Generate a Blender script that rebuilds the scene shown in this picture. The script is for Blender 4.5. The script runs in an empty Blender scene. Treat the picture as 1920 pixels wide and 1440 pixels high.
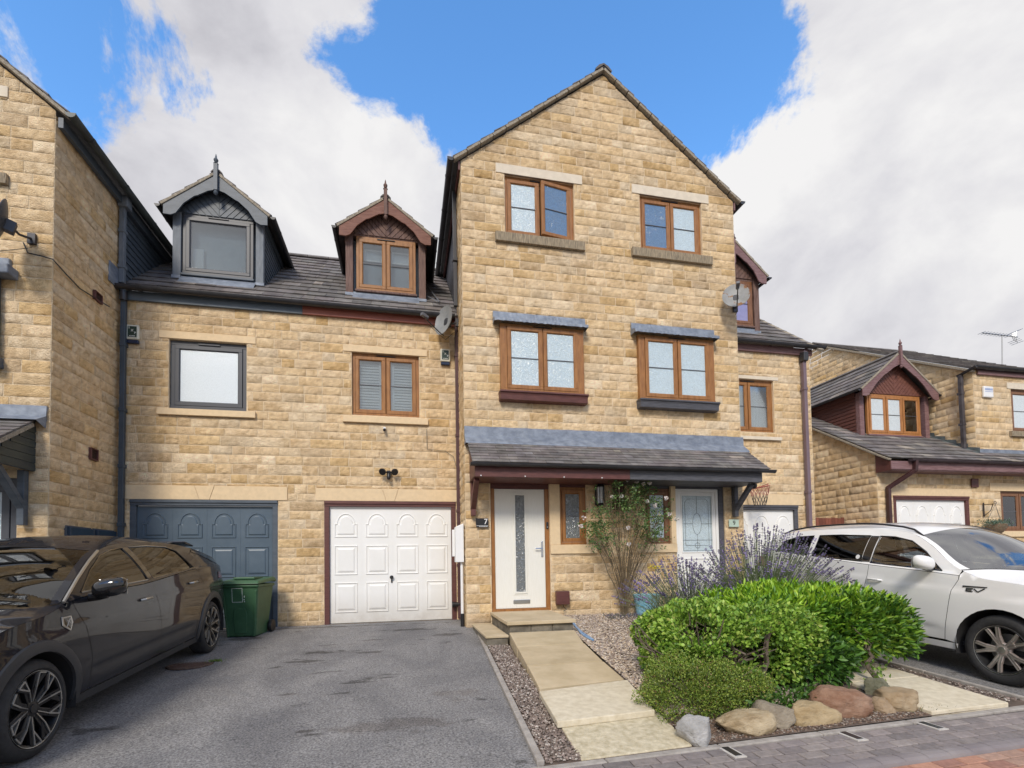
import bpy, bmesh, math, random
import numpy as np
from mathutils import Vector, Matrix
from mathutils.geometry import delaunay_2d_cdt
R = math.radians
SC = bpy.context.scene
COL = SC.collection

# ------------------------------------------------------------------ camera
# world: X along the terrace, Y into the street front (depth), Z up; the garage wall stands on Y = 9.3, z = 0
FPX, YAW, PITCH, ROLL, CX, CY = 940.0, .2112, .0381, -.0165, 960.0, 1018.2
CAM = np.array([0., 0., 1.04])
_fw = np.array([math.sin(YAW)*math.cos(PITCH), math.cos(YAW)*math.cos(PITCH), math.sin(PITCH)])
_r = np.array([math.cos(YAW), -math.sin(YAW), 0.]); _u = np.cross(_r, _fw)
_c, _s = math.cos(ROLL), math.sin(ROLL)
RR, UU = _c*_r+_s*_u, -_s*_r+_c*_u
cd = bpy.data.cameras.new('camera'); cam = bpy.data.objects.new('camera', cd); COL.objects.link(cam)
m3 = Matrix((RR.tolist(), UU.tolist(), (-_fw).tolist())).transposed()
cam.matrix_world = Matrix.Translation(CAM.tolist()) @ m3.to_4x4()
cd.sensor_width = 36; cd.lens = FPX/1920*36; cd.shift_y = (CY-720)/1920; cd.clip_end = 2000; cd.clip_start = .05
SC.camera = cam
def ray(x, y): return _fw*FPX+RR*(x-CX)-UU*(y-CY)
def P(x, y, Y):                       # the point of the wall plane Y = const that the photo shows at pixel x, y
    d = ray(x, y); return CAM+d*(Y/d[1])
def PX(x, y, X): d = ray(x, y); return CAM+d*(X/d[0])
def G(x, y, dz=0.):                   # the same for the sloping front ground
    d = ray(x, y); return CAM+d*((-.055*9.3+dz-CAM[2])/(d[2]-.055*d[1]))
def PR(x, y, p0, sl):                 # and for a roof slope rising backwards
    d = ray(x, y); return CAM+d*((p0[2]-sl*p0[1]-CAM[2])/(d[2]-sl*d[1]))
def gz(Y):
    if Y > 9.3: return 0.
    if Y > -1: return -.055*(9.3-Y)
    return -.055*10.3

# ------------------------------------------------------------------ world, sun, exposure
SUN = Vector((-.30, -.72, .62)).normalized()
w = bpy.data.worlds.new('World'); SC.world = w; w.use_nodes = True
N = w.node_tree.nodes; Lk = w.node_tree.links
for n in list(N): N.remove(n)
def wn(t, **k):
    n = N.new(t)
    for a, b in k.items(): setattr(n, a, b)
    return n
sky = wn('ShaderNodeTexSky'); sky.sky_type = 'NISHITA'; sky.sun_disc = False
sky.sun_elevation = math.asin(SUN.z); sky.sun_rotation = math.atan2(SUN.x, SUN.y)
sky.air_density = 1.0; sky.dust_density = .3; sky.ozone_density = 2.0
tc = wn('ShaderNodeTexCoord')
def wmath(op, a, b=None, c=None):
    n = wn('ShaderNodeMath', operation=op)
    for i, v in enumerate((a, b, c)):
        if v is None: continue
        if isinstance(v, (int, float)): n.inputs[i].default_value = v
        else: Lk.new(v, n.inputs[i])
    return n.outputs[0]
def wnoise(scale, detail, rough, dist=0., off=(0, 0, 0), sc=(1, 1, 1)):
    mp = wn('ShaderNodeMapping'); mp.inputs['Location'].default_value = off; mp.inputs['Scale'].default_value = sc
    Lk.new(tc.outputs['Generated'], mp.inputs['Vector'])
    n = wn('ShaderNodeTexNoise'); Lk.new(mp.outputs[0], n.inputs['Vector'])
    n.inputs['Scale'].default_value = scale; n.inputs['Detail'].default_value = detail
    n.inputs['Roughness'].default_value = rough; n.inputs['Distortion'].default_value = dist
    return n.outputs[0]
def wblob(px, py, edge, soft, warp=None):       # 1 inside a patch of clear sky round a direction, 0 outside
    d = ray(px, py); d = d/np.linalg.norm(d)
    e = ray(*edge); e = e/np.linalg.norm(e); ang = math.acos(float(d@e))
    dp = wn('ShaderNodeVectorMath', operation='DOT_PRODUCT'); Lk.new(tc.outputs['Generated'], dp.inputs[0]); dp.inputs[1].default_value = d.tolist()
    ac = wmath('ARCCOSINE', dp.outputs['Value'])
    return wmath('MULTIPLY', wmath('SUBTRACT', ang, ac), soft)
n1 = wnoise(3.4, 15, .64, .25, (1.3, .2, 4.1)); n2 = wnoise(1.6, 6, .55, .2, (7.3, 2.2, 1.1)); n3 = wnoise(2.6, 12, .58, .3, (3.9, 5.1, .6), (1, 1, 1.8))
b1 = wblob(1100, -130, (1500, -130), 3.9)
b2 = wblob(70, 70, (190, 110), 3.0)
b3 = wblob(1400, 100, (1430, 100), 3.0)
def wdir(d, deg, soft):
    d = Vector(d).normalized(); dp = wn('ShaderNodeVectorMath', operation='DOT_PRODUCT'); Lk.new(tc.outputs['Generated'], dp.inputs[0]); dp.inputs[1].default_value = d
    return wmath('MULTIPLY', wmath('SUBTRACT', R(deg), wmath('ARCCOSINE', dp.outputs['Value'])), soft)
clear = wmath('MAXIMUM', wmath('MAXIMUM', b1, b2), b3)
for d_, g_, s_ in (((.38, -1, .85), 16, 3), ((.85, -.02, .58), 14, 3), ((-.50, -.45, .62), 15, 3)): clear = wmath('MAXIMUM', clear, wdir(d_, g_, s_))  # clear patches added out of view so panes and windscreens reflect blue
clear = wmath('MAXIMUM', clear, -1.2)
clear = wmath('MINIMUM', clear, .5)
# cloud density: noise pushed down where the sky is clear
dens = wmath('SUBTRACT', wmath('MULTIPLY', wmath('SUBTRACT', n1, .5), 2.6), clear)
mr = wn('ShaderNodeMapRange', interpolation_type='SMOOTHSTEP'); Lk.new(dens, mr.inputs['Value'])
mr.inputs['From Min'].default_value = -.03; mr.inputs['From Max'].default_value = .17
ramp = wn('ShaderNodeValToRGB')
sh = wmath('ADD', wmath('MULTIPLY', n3, .65), wmath('MULTIPLY', n2, .35)); Lk.new(sh, ramp.inputs[0])
CL = ramp.color_ramp.elements
CL[0].position = .37; CL[0].color = (.56, .56, .61, 1); CL[1].position = .59; CL[1].color = (1.0, 1.0, 1.0, 1)
e_ = CL.new(.48); e_.color = (.80, .80, .84, 1)
hsv = wn('ShaderNodeHueSaturation'); hsv.inputs['Saturation'].default_value = 1.22; hsv.inputs['Value'].default_value = 2.2
Lk.new(sky.outputs[0], hsv.inputs['Color'])
cs = wn('ShaderNodeMix', data_type='RGBA', blend_type='MULTIPLY'); cs.inputs['Factor'].default_value = 1
Lk.new(ramp.outputs[0], cs.inputs['A']); cs.inputs['B'].default_value = (5.7, 5.65, 5.65, 1)
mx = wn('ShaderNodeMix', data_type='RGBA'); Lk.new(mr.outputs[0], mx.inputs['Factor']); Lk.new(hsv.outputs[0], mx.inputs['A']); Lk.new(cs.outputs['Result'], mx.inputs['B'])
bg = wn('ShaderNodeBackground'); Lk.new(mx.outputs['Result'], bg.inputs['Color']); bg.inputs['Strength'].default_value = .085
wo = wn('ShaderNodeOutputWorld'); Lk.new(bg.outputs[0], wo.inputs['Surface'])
ld = bpy.data.lights.new('sun', 'SUN'); ld.energy = 1.5; ld.angle = R(14); ld.color = (1, .91, .78)
lo = bpy.data.objects.new('sun', ld); COL.objects.link(lo); lo.rotation_euler = (-SUN).to_track_quat('-Z', 'Y').to_euler(); lo.location = (-10, -12, 20)
VS = SC.view_settings; VS.view_transform = 'Standard'; VS.look = 'None'; VS.gamma = 1; VS.exposure = .90
SC.cycles.use_denoising = True

# ------------------------------------------------------------------ materials
MATS = {}
def mat(name, col, rough=.6, var=.12, scale=6., bump=0., bscale=60., metal=0., coat=0., spec=.5, col2=None, stretch=(1, 1, 1), tint=False, dirt=None, detail=5., bdist=.01, sheen=0):
    if name in MATS: return MATS[name]
    m = bpy.data.materials.new(name); m.use_nodes = True; t = m.node_tree; b = t.nodes['Principled BSDF']; MATS[name] = m
    tcn = t.nodes.new('ShaderNodeTexCoord'); mp = t.nodes.new('ShaderNodeMapping'); t.links.new(tcn.outputs['Object'], mp.inputs[0]); mp.inputs['Scale'].default_value = stretch
    ns = t.nodes.new('ShaderNodeTexNoise'); ns.inputs['Scale'].default_value = scale; ns.inputs['Detail'].default_value = detail; ns.inputs['Roughness'].default_value = .6; t.links.new(mp.outputs[0], ns.inputs['Vector'])
    rp = t.nodes.new('ShaderNodeValToRGB'); t.links.new(ns.outputs[0], rp.inputs[0])
    c2 = col2 or tuple(min(1, c*(1+var)) for c in col); c1 = col if col2 else tuple(c*(1-var) for c in col)
    rp.color_ramp.elements[0].position = .33; rp.color_ramp.elements[0].color = (*c1, 1); rp.color_ramp.elements[1].position = .67; rp.color_ramp.elements[1].color = (*c2, 1)
    out = rp.outputs[0]
    if tint:
        at = t.nodes.new('ShaderNodeAttribute'); at.attribute_name = 'tint'
        mm = t.nodes.new('ShaderNodeMix'); mm.data_type = 'RGBA'; mm.blend_type = 'MULTIPLY'; mm.inputs['Factor'].default_value = 1
        t.links.new(out, mm.inputs['A']); t.links.new(at.outputs['Color'], mm.inputs['B']); out = mm.outputs['Result']
    if dirt:                        # splash dirt low down: its own noisy outline, fading by the given height
        sx = t.nodes.new('ShaderNodeSeparateXYZ'); t.links.new(tcn.outputs['Object'], sx.inputs[0]); mr_ = t.nodes.new('ShaderNodeMapRange'); mr_.inputs['From Min'].default_value = dirt[0]; mr_.inputs['From Max'].default_value = 0; t.links.new(sx.outputs['Z'], mr_.inputs['Value'])
        nd = t.nodes.new('ShaderNodeTexNoise'); nd.inputs['Scale'].default_value = 5; nd.inputs['Detail'].default_value = 9; nd.inputs['Roughness'].default_value = .7; t.links.new(tcn.outputs['Object'], nd.inputs['Vector'])
        m1_ = t.nodes.new('ShaderNodeMath'); m1_.operation = 'MULTIPLY'; t.links.new(mr_.outputs[0], m1_.inputs[0]); t.links.new(nd.outputs[0], m1_.inputs[1]); m2_ = t.nodes.new('ShaderNodeMath'); m2_.operation = 'MULTIPLY'; m2_.use_clamp = True; m2_.inputs[1].default_value = dirt[1]; t.links.new(m1_.outputs[0], m2_.inputs[0])
        md_ = t.nodes.new('ShaderNodeMix'); md_.data_type = 'RGBA'; t.links.new(m2_.outputs[0], md_.inputs['Factor']); t.links.new(out, md_.inputs['A']); md_.inputs['B'].default_value = (*dirt[2], 1); out = md_.outputs['Result']
    t.links.new(out, b.inputs['Base Color'])
    b.inputs['Roughness'].default_value = rough; b.inputs['Metallic'].default_value = metal; b.inputs['Coat Weight'].default_value = coat; b.inputs['Coat Roughness'].default_value = .03
    b.inputs['Specular IOR Level'].default_value = spec
    if bump:
        n2 = t.nodes.new('ShaderNodeTexNoise'); n2.inputs['Scale'].default_value = bscale; n2.inputs['Detail'].default_value = 6; n2.inputs['Roughness'].default_value = .65; t.links.new(mp.outputs[0], n2.inputs['Vector'])
        bp = t.nodes.new('ShaderNodeBump'); bp.inputs['Strength'].default_value = bump; bp.inputs['Distance'].default_value = bdist
        t.links.new(n2.outputs[0], bp.inputs['Height']); t.links.new(bp.outputs[0], b.inputs['Normal'])
    return m
def glassmat(name, tintc=(.8, .85, .85), refl=.25, rough=.02, bump=0., bscale=30.):
    m = bpy.data.materials.new(name); m.use_nodes = True; t = m.node_tree; MATS[name] = m
    for n in list(t.nodes): t.nodes.remove(n)
    o = t.nodes.new('ShaderNodeOutputMaterial'); mx = t.nodes.new('ShaderNodeMixShader'); tr = t.nodes.new('ShaderNodeBsdfTransparent'); gl = t.nodes.new('ShaderNodeBsdfGlossy')
    tr.inputs[0].default_value = (*tintc, 1); gl.inputs['Roughness'].default_value = rough
    fr = t.nodes.new('ShaderNodeFresnel'); fr.inputs[0].default_value = 1.5
    ad = t.nodes.new('ShaderNodeMath'); ad.operation = 'ADD'; ad.inputs[1].default_value = refl; ad.use_clamp = True; t.links.new(fr.outputs[0], ad.inputs[0])
    t.links.new(ad.outputs[0], mx.inputs[0]); t.links.new(tr.outputs[0], mx.inputs[1]); t.links.new(gl.outputs[0], mx.inputs[2]); t.links.new(mx.outputs[0], o.inputs[0])
    if bump:
        tcn = t.nodes.new('ShaderNodeTexCoord'); n2 = t.nodes.new('ShaderNodeTexNoise'); n2.inputs['Scale'].default_value = bscale; n2.inputs['Distortion'].default_value = 1.2; t.links.new(tcn.outputs['Object'], n2.inputs['Vector'])
        bp = t.nodes.new('ShaderNodeBump'); bp.inputs['Strength'].default_value = bump; bp.inputs['Distance'].default_value = .01; t.links.new(n2.outputs[0], bp.inputs['Height']); t.links.new(bp.outputs[0], gl.inputs['Normal'])
    return m
def obscure(name, col, rough=.12, bscale=28., bump=.5):      # patterned (frosted) glass: pale body, swirly relief, glossy face
    m = bpy.data.materials.new(name); m.use_nodes = True; t = m.node_tree; b = t.nodes['Principled BSDF']; MATS[name] = m
    tcn = t.nodes.new('ShaderNodeTexCoord'); n2 = t.nodes.new('ShaderNodeTexNoise'); n2.inputs['Scale'].default_value = bscale; n2.inputs['Distortion'].default_value = 2.5; n2.inputs['Detail'].default_value = 1.5; t.links.new(tcn.outputs['Object'], n2.inputs['Vector'])
    bp = t.nodes.new('ShaderNodeBump'); bp.inputs['Strength'].default_value = bump; bp.inputs['Distance'].default_value = .02; t.links.new(n2.outputs[0], bp.inputs['Height']); t.links.new(bp.outputs[0], b.inputs['Normal'])
    rp = t.nodes.new('ShaderNodeValToRGB'); t.links.new(n2.outputs[0], rp.inputs[0]); rp.color_ramp.elements[0].position = .38; rp.color_ramp.elements[1].position = .62
    rp.color_ramp.elements[0].color = (*[c*.90 for c in col], 1); rp.color_ramp.elements[1].color = (*[min(1, c*1.08) for c in col], 1); t.links.new(rp.outputs[0], b.inputs['Base Color'])
    b.inputs['Roughness'].default_value = rough; b.inputs['Specular IOR Level'].default_value = .9
    return m

# ------------------------------------------------------------------ mesh helpers
def tag(o, label=None, cat=None, group=None, kind=None):
    if label: o['label'] = label
    if cat: o['category'] = cat
    if group: o['group'] = group
    if kind: o['kind'] = kind
    return o
def thing(name, loc, label, cat, group=None, rz=0.):
    o = bpy.data.objects.new(name, None); COL.objects.link(o); o.location = loc; o.rotation_euler = (0, 0, rz); o.empty_display_size = .2
    return tag(o, label, cat, group)
ORG = {}
def origin_of(p):
    v = Vector((0, 0, 0))
    while p is not None: v += p.location; p = p.parent
    return v
class MB:
    def __init__(s): s.v = []; s.f = []; s.t = None
    def add(s, vs, fs):
        n = len(s.v); s.v += [tuple(float(c) for c in a) for a in vs]; s.f += [tuple(i+n for i in f) for f in fs]; return s
    def box(s, x0, x1, y0, y1, z0, z1):
        if x0 > x1: x0, x1 = x1, x0
        if y0 > y1: y0, y1 = y1, y0
        if z0 > z1: z0, z1 = z1, z0
        return s.add([(x0, y0, z0), (x1, y0, z0), (x1, y1, z0), (x0, y1, z0), (x0, y0, z1), (x1, y0, z1), (x1, y1, z1), (x0, y1, z1)],
                     [(0, 3, 2, 1), (4, 5, 6, 7), (0, 1, 5, 4), (1, 2, 6, 5), (2, 3, 7, 6), (3, 0, 4, 7)])
    def obox(s, c, ax, ay, az, hx, hy, hz):           # oriented box
        c, ax, ay, az = (np.array(q, float) for q in (c, ax, ay, az))
        vs = [c+ax*hx*i+ay*hy*j+az*hz*k for k in (-1, 1) for i, j in ((-1, -1), (1, -1), (1, 1), (-1, 1))]
        return s.add(vs, [(0, 3, 2, 1), (4, 5, 6, 7), (0, 1, 5, 4), (1, 2, 6, 5), (2, 3, 7, 6), (3, 0, 4, 7)])
    def bar(s, a, b, wd, h, up=(0, 0, 1)):            # rectangular bar from a to b
        a, b = np.array(a, float), np.array(b, float); d = b-a; L = np.linalg.norm(d); d /= L
        sd = np.cross(d, up); sd /= np.linalg.norm(sd); u2 = np.cross(sd, d)
        return s.obox((a+b)/2, d, sd, u2, L/2, wd/2, h/2)
    def prism(s, poly, fn, d0, d1):                   # 2-D outline swept between depths; fn(u, v, d) -> xyz
        n = len(poly); vs = [fn(u, v, d0) for u, v in poly]+[fn(u, v, d1) for u, v in poly]
        fs = [tuple(range(n)), tuple(range(2*n-1, n-1, -1))]+[(i, i+n, (i+1) % n+n, (i+1) % n) for i in range(n)]
        return s.add(vs, fs)
    def tube(s, path, r, n=8, cap=True, taper=None):
        path = [np.array(p, float) for p in path]; m = len(path); rings = []; prev = None
        for i, p in enumerate(path):
            d = path[min(i+1, m-1)]-path[max(i-1, 0)]; d = d/(np.linalg.norm(d)+1e-9)
            if prev is None: a = np.cross(d, (0, 0, 1) if abs(d[2]) < .9 else (1, 0, 0))
            else: a = prev-d*(prev@d)
            a = a/(np.linalg.norm(a)+1e-9); prev = a; b = np.cross(d, a); rr = r if taper is None else r*(1+(taper-1)*i/(m-1))
            if isinstance(r, (list, tuple)): rr = r[i]
            rings.append([p+rr*(math.cos(2*math.pi*k/n)*a+math.sin(2*math.pi*k/n)*b) for k in range(n)])
        vs = [q for g in rings for q in g]; fs = [(i*n+k, i*n+(k+1) % n, (i+1)*n+(k+1) % n, (i+1)*n+k) for i in range(m-1) for k in range(n)]
        if cap: fs += [tuple(range(n-1, -1, -1)), tuple((m-1)*n+k for k in range(n))]
        return s.add(vs, fs)
    def lathe(s, prof, c, axis=(0, 0, 1), n=16, cap=True):      # profile of (radius, height)
        ax = np.array(axis, float); ax /= np.linalg.norm(ax); a = np.cross(ax, (1, 0, 0) if abs(ax[0]) < .9 else (0, 1, 0)); a /= np.linalg.norm(a); b = np.cross(ax, a); c = np.array(c, float)
        vs = [c+ax*h+r*(math.cos(2*math.pi*k/n)*a+math.sin(2*math.pi*k/n)*b) for r, h in prof for k in range(n)]
        m = len(prof); fs = [(i*n+k, i*n+(k+1) % n, (i+1)*n+(k+1) % n, (i+1)*n+k) for i in range(m-1) for k in range(n)]
        if cap: fs += [tuple(range(n-1, -1, -1)), tuple((m-1)*n+k for k in range(n))]
        return s.add(vs, fs)
    def build(s, name, m, parent=None, smooth=False, bevel=0., kind=None, label=None, tint=None, local=False, seg=2, recalc=True, angle=35):
        me = bpy.data.meshes.new(name)
        v = np.array(s.v, float).reshape(-1, 3)
        if parent is not None and not local: v = v-np.array(origin_of(parent))
        me.from_pydata(v.tolist(), [], s.f)
        if recalc:
            bm = bmesh.new(); bm.from_mesh(me); bmesh.ops.recalc_face_normals(bm, faces=bm.faces); bm.to_mesh(me); bm.free()
        me.update()
        if tint is not None:
            at = me.attributes.new('tint', 'FLOAT_COLOR', 'POINT'); a = np.ones((len(v), 4), np.float32); a[:, :3] = np.asarray(tint); at.data.foreach_set('color', a.ravel())
        if smooth: me.polygons.foreach_set('use_smooth', [True]*len(me.polygons))
        me.materials.append(m)
        o = bpy.data.objects.new(name, me); COL.objects.link(o)
        if parent is not None: o.parent = parent
        if smooth and smooth != 'all':
            try: me.set_sharp_from_angle(angle=R(angle))
            except Exception: pass
        if bevel:
            md = o.modifiers.new('bevel', 'BEVEL'); md.width = bevel; md.segments = seg; md.limit_method = 'ANGLE'; md.angle_limit = R(40)
        if kind: o['kind'] = kind
        if label: o['label'] = label
        return o

def hash2(i, j, s=0):
    h = (np.asarray(i).astype(np.int64)*374761393+np.asarray(j).astype(np.int64)*668265263+s*982451653) & 0xffffffff
    h = ((h ^ (h >> 13))*1274126177) & 0xffffffff; h = h ^ (h >> 16)
    return (h & 0xffffff)/float(0xffffff)
def vnoise(x, y, s=0):
    x = np.asarray(x, float); y = np.asarray(y, float); i = np.floor(x); j = np.floor(y); fx, fy = x-i, y-j; fx = fx*fx*(3-2*fx); fy = fy*fy*(3-2*fy)
    a, b, c, d = hash2(i, j, s), hash2(i+1, j, s), hash2(i, j+1, s), hash2(i+1, j+1, s)
    return (a*(1-fx)+b*fx)*(1-fy)+(c*(1-fx)+d*fx)*fy
def fbm(x, y, s=0, o=3):
    r = 0; a = .5
    for k in range(o): r = r+a*vnoise(x, y, s+k*7); x = x*2.1; y = y*2.1; a *= .5
    return r/(1-.5**o)
def inside(poly, x, y):
    c = False; n = len(poly)
    for i in range(n):
        x1, y1 = poly[i]; x2, y2 = poly[i-1]
        if (y1 > y) != (y2 > y) and x < (x2-x1)*(y-y1)/(y2-y1)+x1: c = not c
    return c
def clip_poly(sub, clip):             # Sutherland-Hodgman, clip convex and anticlockwise
    out = list(sub)
    for i in range(len(clip)):
        a, b = clip[i-1], clip[i]; inp = out; out = []
        if not inp: break
        side = lambda p: (b[0]-a[0])*(p[1]-a[1])-(b[1]-a[1])*(p[0]-a[0])
        for k in range(len(inp)):
            p, q = inp[k-1], inp[k]; sp, sq = side(p), side(q)
            if sq >= 0:
                if sp < 0: t = sp/(sp-sq); out.append((p[0]+t*(q[0]-p[0]), p[1]+t*(q[1]-p[1])))
                out.append(q)
            elif sp >= 0: t = sp/(sp-sq); out.append((p[0]+t*(q[0]-p[0]), p[1]+t*(q[1]-p[1])))
    return out
# ------------------------------------------------------------------ stone walls
STONE = mat('pitched_sandstone', (.93, .90, .84), .93, scale=9., bump=1.0, bscale=58., col2=(1.08, 1.06, 1.02), tint=True, spec=.12, bdist=.042)
ASHLAR = mat('sawn_sandstone', (.72, .555, .35), .85, var=.06, scale=14, bump=.15, bscale=160, spec=.2)
ASHLAR_PALE = mat('pale_sandstone', (.68, .60, .48), .85, var=.07, scale=10, bump=.15, bscale=160, spec=.2)
SILLDARK = mat('weathered_sill_stone', (.13, .11, .085), .9, scale=22, col2=(.42, .34, .23), stretch=(5, 1, .4), bump=.3, bscale=80, spec=.2)
PAL = [((.88, .67, .43), 7), ((.84, .62, .365), 7), ((.78, .54, .265), 2.2), ((.66, .43, .175), .9), ((.80, .66, .48), 2.4), ((.64, .475, .30), 1.4), ((.92, .75, .53), 2.4)]
MEANC = np.array([.83, .64, .415]); PAL = [(tuple(MEANC+(np.array(c)-MEANC)*.62), w) for c, w in PAL]
PW = np.array([p[1] for p in PAL]); PW = PW/PW.sum()
def planefn(kind, c):
    if kind == 'F': return lambda u, v, d: (u, c-d, v)       # faces -Y; d is the distance out of the wall
    if kind == 'R': return lambda u, v, d: (c+d, u, v)       # faces +X, u = Y
    if kind == 'L': return lambda u, v, d: (c-d, u, v)       # faces -X, u = Y
def rect_sub(rs, h):
    out = []
    for (a, b, c, d) in rs:
        x0, x1, z0, z1 = h
        if x1 <= a or x0 >= b or z1 <= c or z0 >= d: out.append((a, b, c, d)); continue
        if a < x0: out.append((a, x0, c, d))
        if x1 < b: out.append((x1, b, c, d))
        m0, m1 = max(a, x0), min(b, x1)
        if c < z0: out.append((m0, m1, c, z0))
        if z1 < d: out.append((m0, m1, z1, d))
    return out
def stone_wall(kind, c, u0, u1, z0, z1, holes, masks, owners, top=None, bot=None, seed=1, course=.158, reveal=.11, cell=.027, darken=1., dark_mask=None, quoin=(True, True)):
    """holes: openings through the wall; masks: lintels and sills set in it; owners: [(parent, from_u)]"""
    fn = planefn(kind, c); rg = random.Random(seed); nr = np.random.RandomState(seed)
    cuts = holes+masks; stones = []
    z = z0; k = 0
    while z < z1:
        h = course*rg.choice((.82, 1, 1, 1.0, 1.14)); 
        if kind != 'F' or True: h = course*(.86, 1.04, 1, 1.12, 1, .94, 1.06)[k % 7]   # courses run level round the corners
        zt = min(z+h, z1)
        if zt-z < .03: break
        u = u0-.0; first = True
        while u < u1:
            L = rg.choice((.2, .27, .33, .38, .44, .5, .56))*rg.uniform(.9, 1.1)
            if first: L = (.22, .42)[k % 2] if quoin[0] else rg.uniform(.12, .5)
            first = False
            e = u+L
            if u1-e < .16: e = u1
            col = np.array(PAL[nr.choice(len(PAL), p=PW)][0])*rg.uniform(.94, 1.06)
            stones.append((u, e, z, zt, col, rg.random())); u = e
        z = zt; k += 1
    per = {o[0].name: [[], [], [], 0] for o in owners}
    def owner(u):
        r = owners[0][0]
        for o, f in owners:
            if u >= f: r = o
        return r
    for (a, b, cc, d, col, rn) in stones:
        if top is not None:
            tm = max(top(a), top(b), top((a+b)/2))
            if cc >= tm: continue
        if bot is not None and d <= min(bot(a), bot(b)): continue
        own = owner((a+b)/2); V, F, T, n0 = per[own.name]
        rs = [(a, b, cc, d)]
        for h in cuts: rs = rect_sub(rs, h)
        for (x0, x1, y0, y1) in rs:
            if x1-x0 < .02 or y1-y0 < .02: continue
            g = .007; x0 += g; x1 -= g; y0 += g; y1 -= g
            nx = max(2, int(round((x1-x0)/cell))); ny = max(3, int(round((y1-y0)/cell)))
            uu = np.linspace(x0, x1, nx+1); vv = np.linspace(y0, y1, ny+1)
            # pull the outer rows towards the edge so that the face stands up steeply
            if nx > 3: uu[1] = x0+.008; uu[-2] = x1-.008
            if ny > 2: vv[1] = y0+.007; vv[-2] = y1-.008
            U, W = np.meshgrid(uu, vv)
            if top is not None:
                tt = np.vectorize(top)(U); W = np.minimum(W, tt)
            if bot is not None:
                tt = np.vectorize(bot)(U); W = np.maximum(W, tt)
            s = int(rn*9999)
            hgt = .003+.011*fbm(U*12+W*5, W*19+rn*40, s, 3)+.022*np.abs(fbm(U*19+W*13, W*34, s+5, 2)-.5)*2-.010
            tilt = (rn-.5)*.012*(W-y0)/(y1-y0+1e-6)
            ex = np.minimum((U-x0)/.009, (x1-U)/.009); ey = np.minimum((W-y0)/.008, (y1-W)/.009); e = np.clip(np.minimum(ex, ey), 0, 1); e = np.sqrt(e)
            D = .003+np.maximum(hgt+tilt, .003)*e
            if kind == 'F': pts = np.stack([U, c-D, W], -1)
            elif kind == 'R': pts = np.stack([c+D, U, W], -1)
            else: pts = np.stack([c-D, U, W], -1)
            pts = pts.reshape(-1, 3)
            ti = col*darken
            tt = np.repeat(ti[None, :], len(pts), 0)
            st = fbm(U*3.1, W*5+s, 77, 3).reshape(-1, 1); st2 = fbm(U*24+W*9, W*44+s, 78, 2).reshape(-1, 1); tt = tt*(1+(st-.5)*np.array([[.45, .58, .8]])+(st2-.5)*np.array([[.60, .70, .82]]))
            if dark_mask is not None:
                gm = dark_mask(U.reshape(-1), W.reshape(-1)).reshape(-1, 1); tt = tt*(1-gm*np.array([[.5, .5, .45]]))
            n0 = per[own.name][3]; V.append(pts); T.append(tt)
            idx = n0+np.arange((nx+1)*(ny+1)).reshape(ny+1, nx+1)
            q = np.stack([idx[:-1, :-1], idx[:-1, 1:], idx[1:, 1:], idx[1:, :-1]], -1).reshape(-1, 4)
            F.append(q); per[own.name][3] = n0+len(pts)
    objs = {}
    for i, (o, f) in enumerate(owners):
        lo_, hi_ = max(u0, f), (owners[i+1][1] if i+1 < len(owners) else u1)
        # mortar backing and the sides of the openings
        mb = MB()
        us = sorted({lo_, hi_}|{x for h in holes for x in h[:2] if lo_ < x < hi_}|({(u0+u1)/2} if top is not None and lo_ < (u0+u1)/2 < hi_ else set())); 
        for a, b in zip(us[:-1], us[1:]):
            cols = [(z0, z1)]
            for h in holes:
                if h[0] < b-1e-6 and h[1] > a+1e-6: cols = [q for r in cols for q in ([(r[0], min(r[1], h[2]))] if h[2] > r[0] else [])+([(max(r[0], h[3]), r[1])] if h[3] < r[1] else []) if q[1] > q[0]] if True else cols
            for q in cols:
                za, zb = q; ta, tb = zb, zb; ba, bb = za, za
                if top is not None: ta, tb = min(zb, top(a)-.004), min(zb, top(b)-.004)
                if bot is not None: ba, bb = max(za, bot(a)), max(za, bot(b))
                if max(ta-ba, tb-bb) <= .001: continue
                mb.add([fn(a, ba, 0), fn(b, bb, 0), fn(b, max(tb, bb), 0), fn(a, max(ta, ba), 0)], [(0, 1, 2, 3)])
        for h in holes:
            if h[0] >= lo_-1e-6 and h[0] < hi_:
                x0, x1, y0, y1 = h
                for (p, q) in (((x0, y0), (x0, y1)), ((x0, y1), (x1, y1)), ((x1, y1), (x1, y0)), ((x1, y0), (x0, y0))):
                    mb.add([fn(p[0], p[1], 0), fn(q[0], q[1], 0), fn(q[0], q[1], -reveal-.15), fn(p[0], p[1], -reveal-.15)], [(0, 1, 2, 3)])
        V, F, T, n0 = per[o.name]
        bv = np.array(mb.v).reshape(-1, 3); bt = np.repeat(np.array([[.95, .78, .56]])*darken, len(bv), 0)
        allv = np.concatenate(V+[bv]) if V else bv; allt = np.concatenate(T+[bt]) if T else bt
        fs = [tuple(r) for q in F for r in q.tolist()]+[tuple(j+n0 for j in f_) for f_ in mb.f]
        m2 = MB(); m2.v = allv; m2.f = fs
        ob = m2.build('wall', STONE, o, tint=allt, recalc=False)
        me = ob.data; sm = [True]*len(me.polygons); me.polygons.foreach_set('use_smooth', sm)
        objs[o.name] = ob
    return objs

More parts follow.
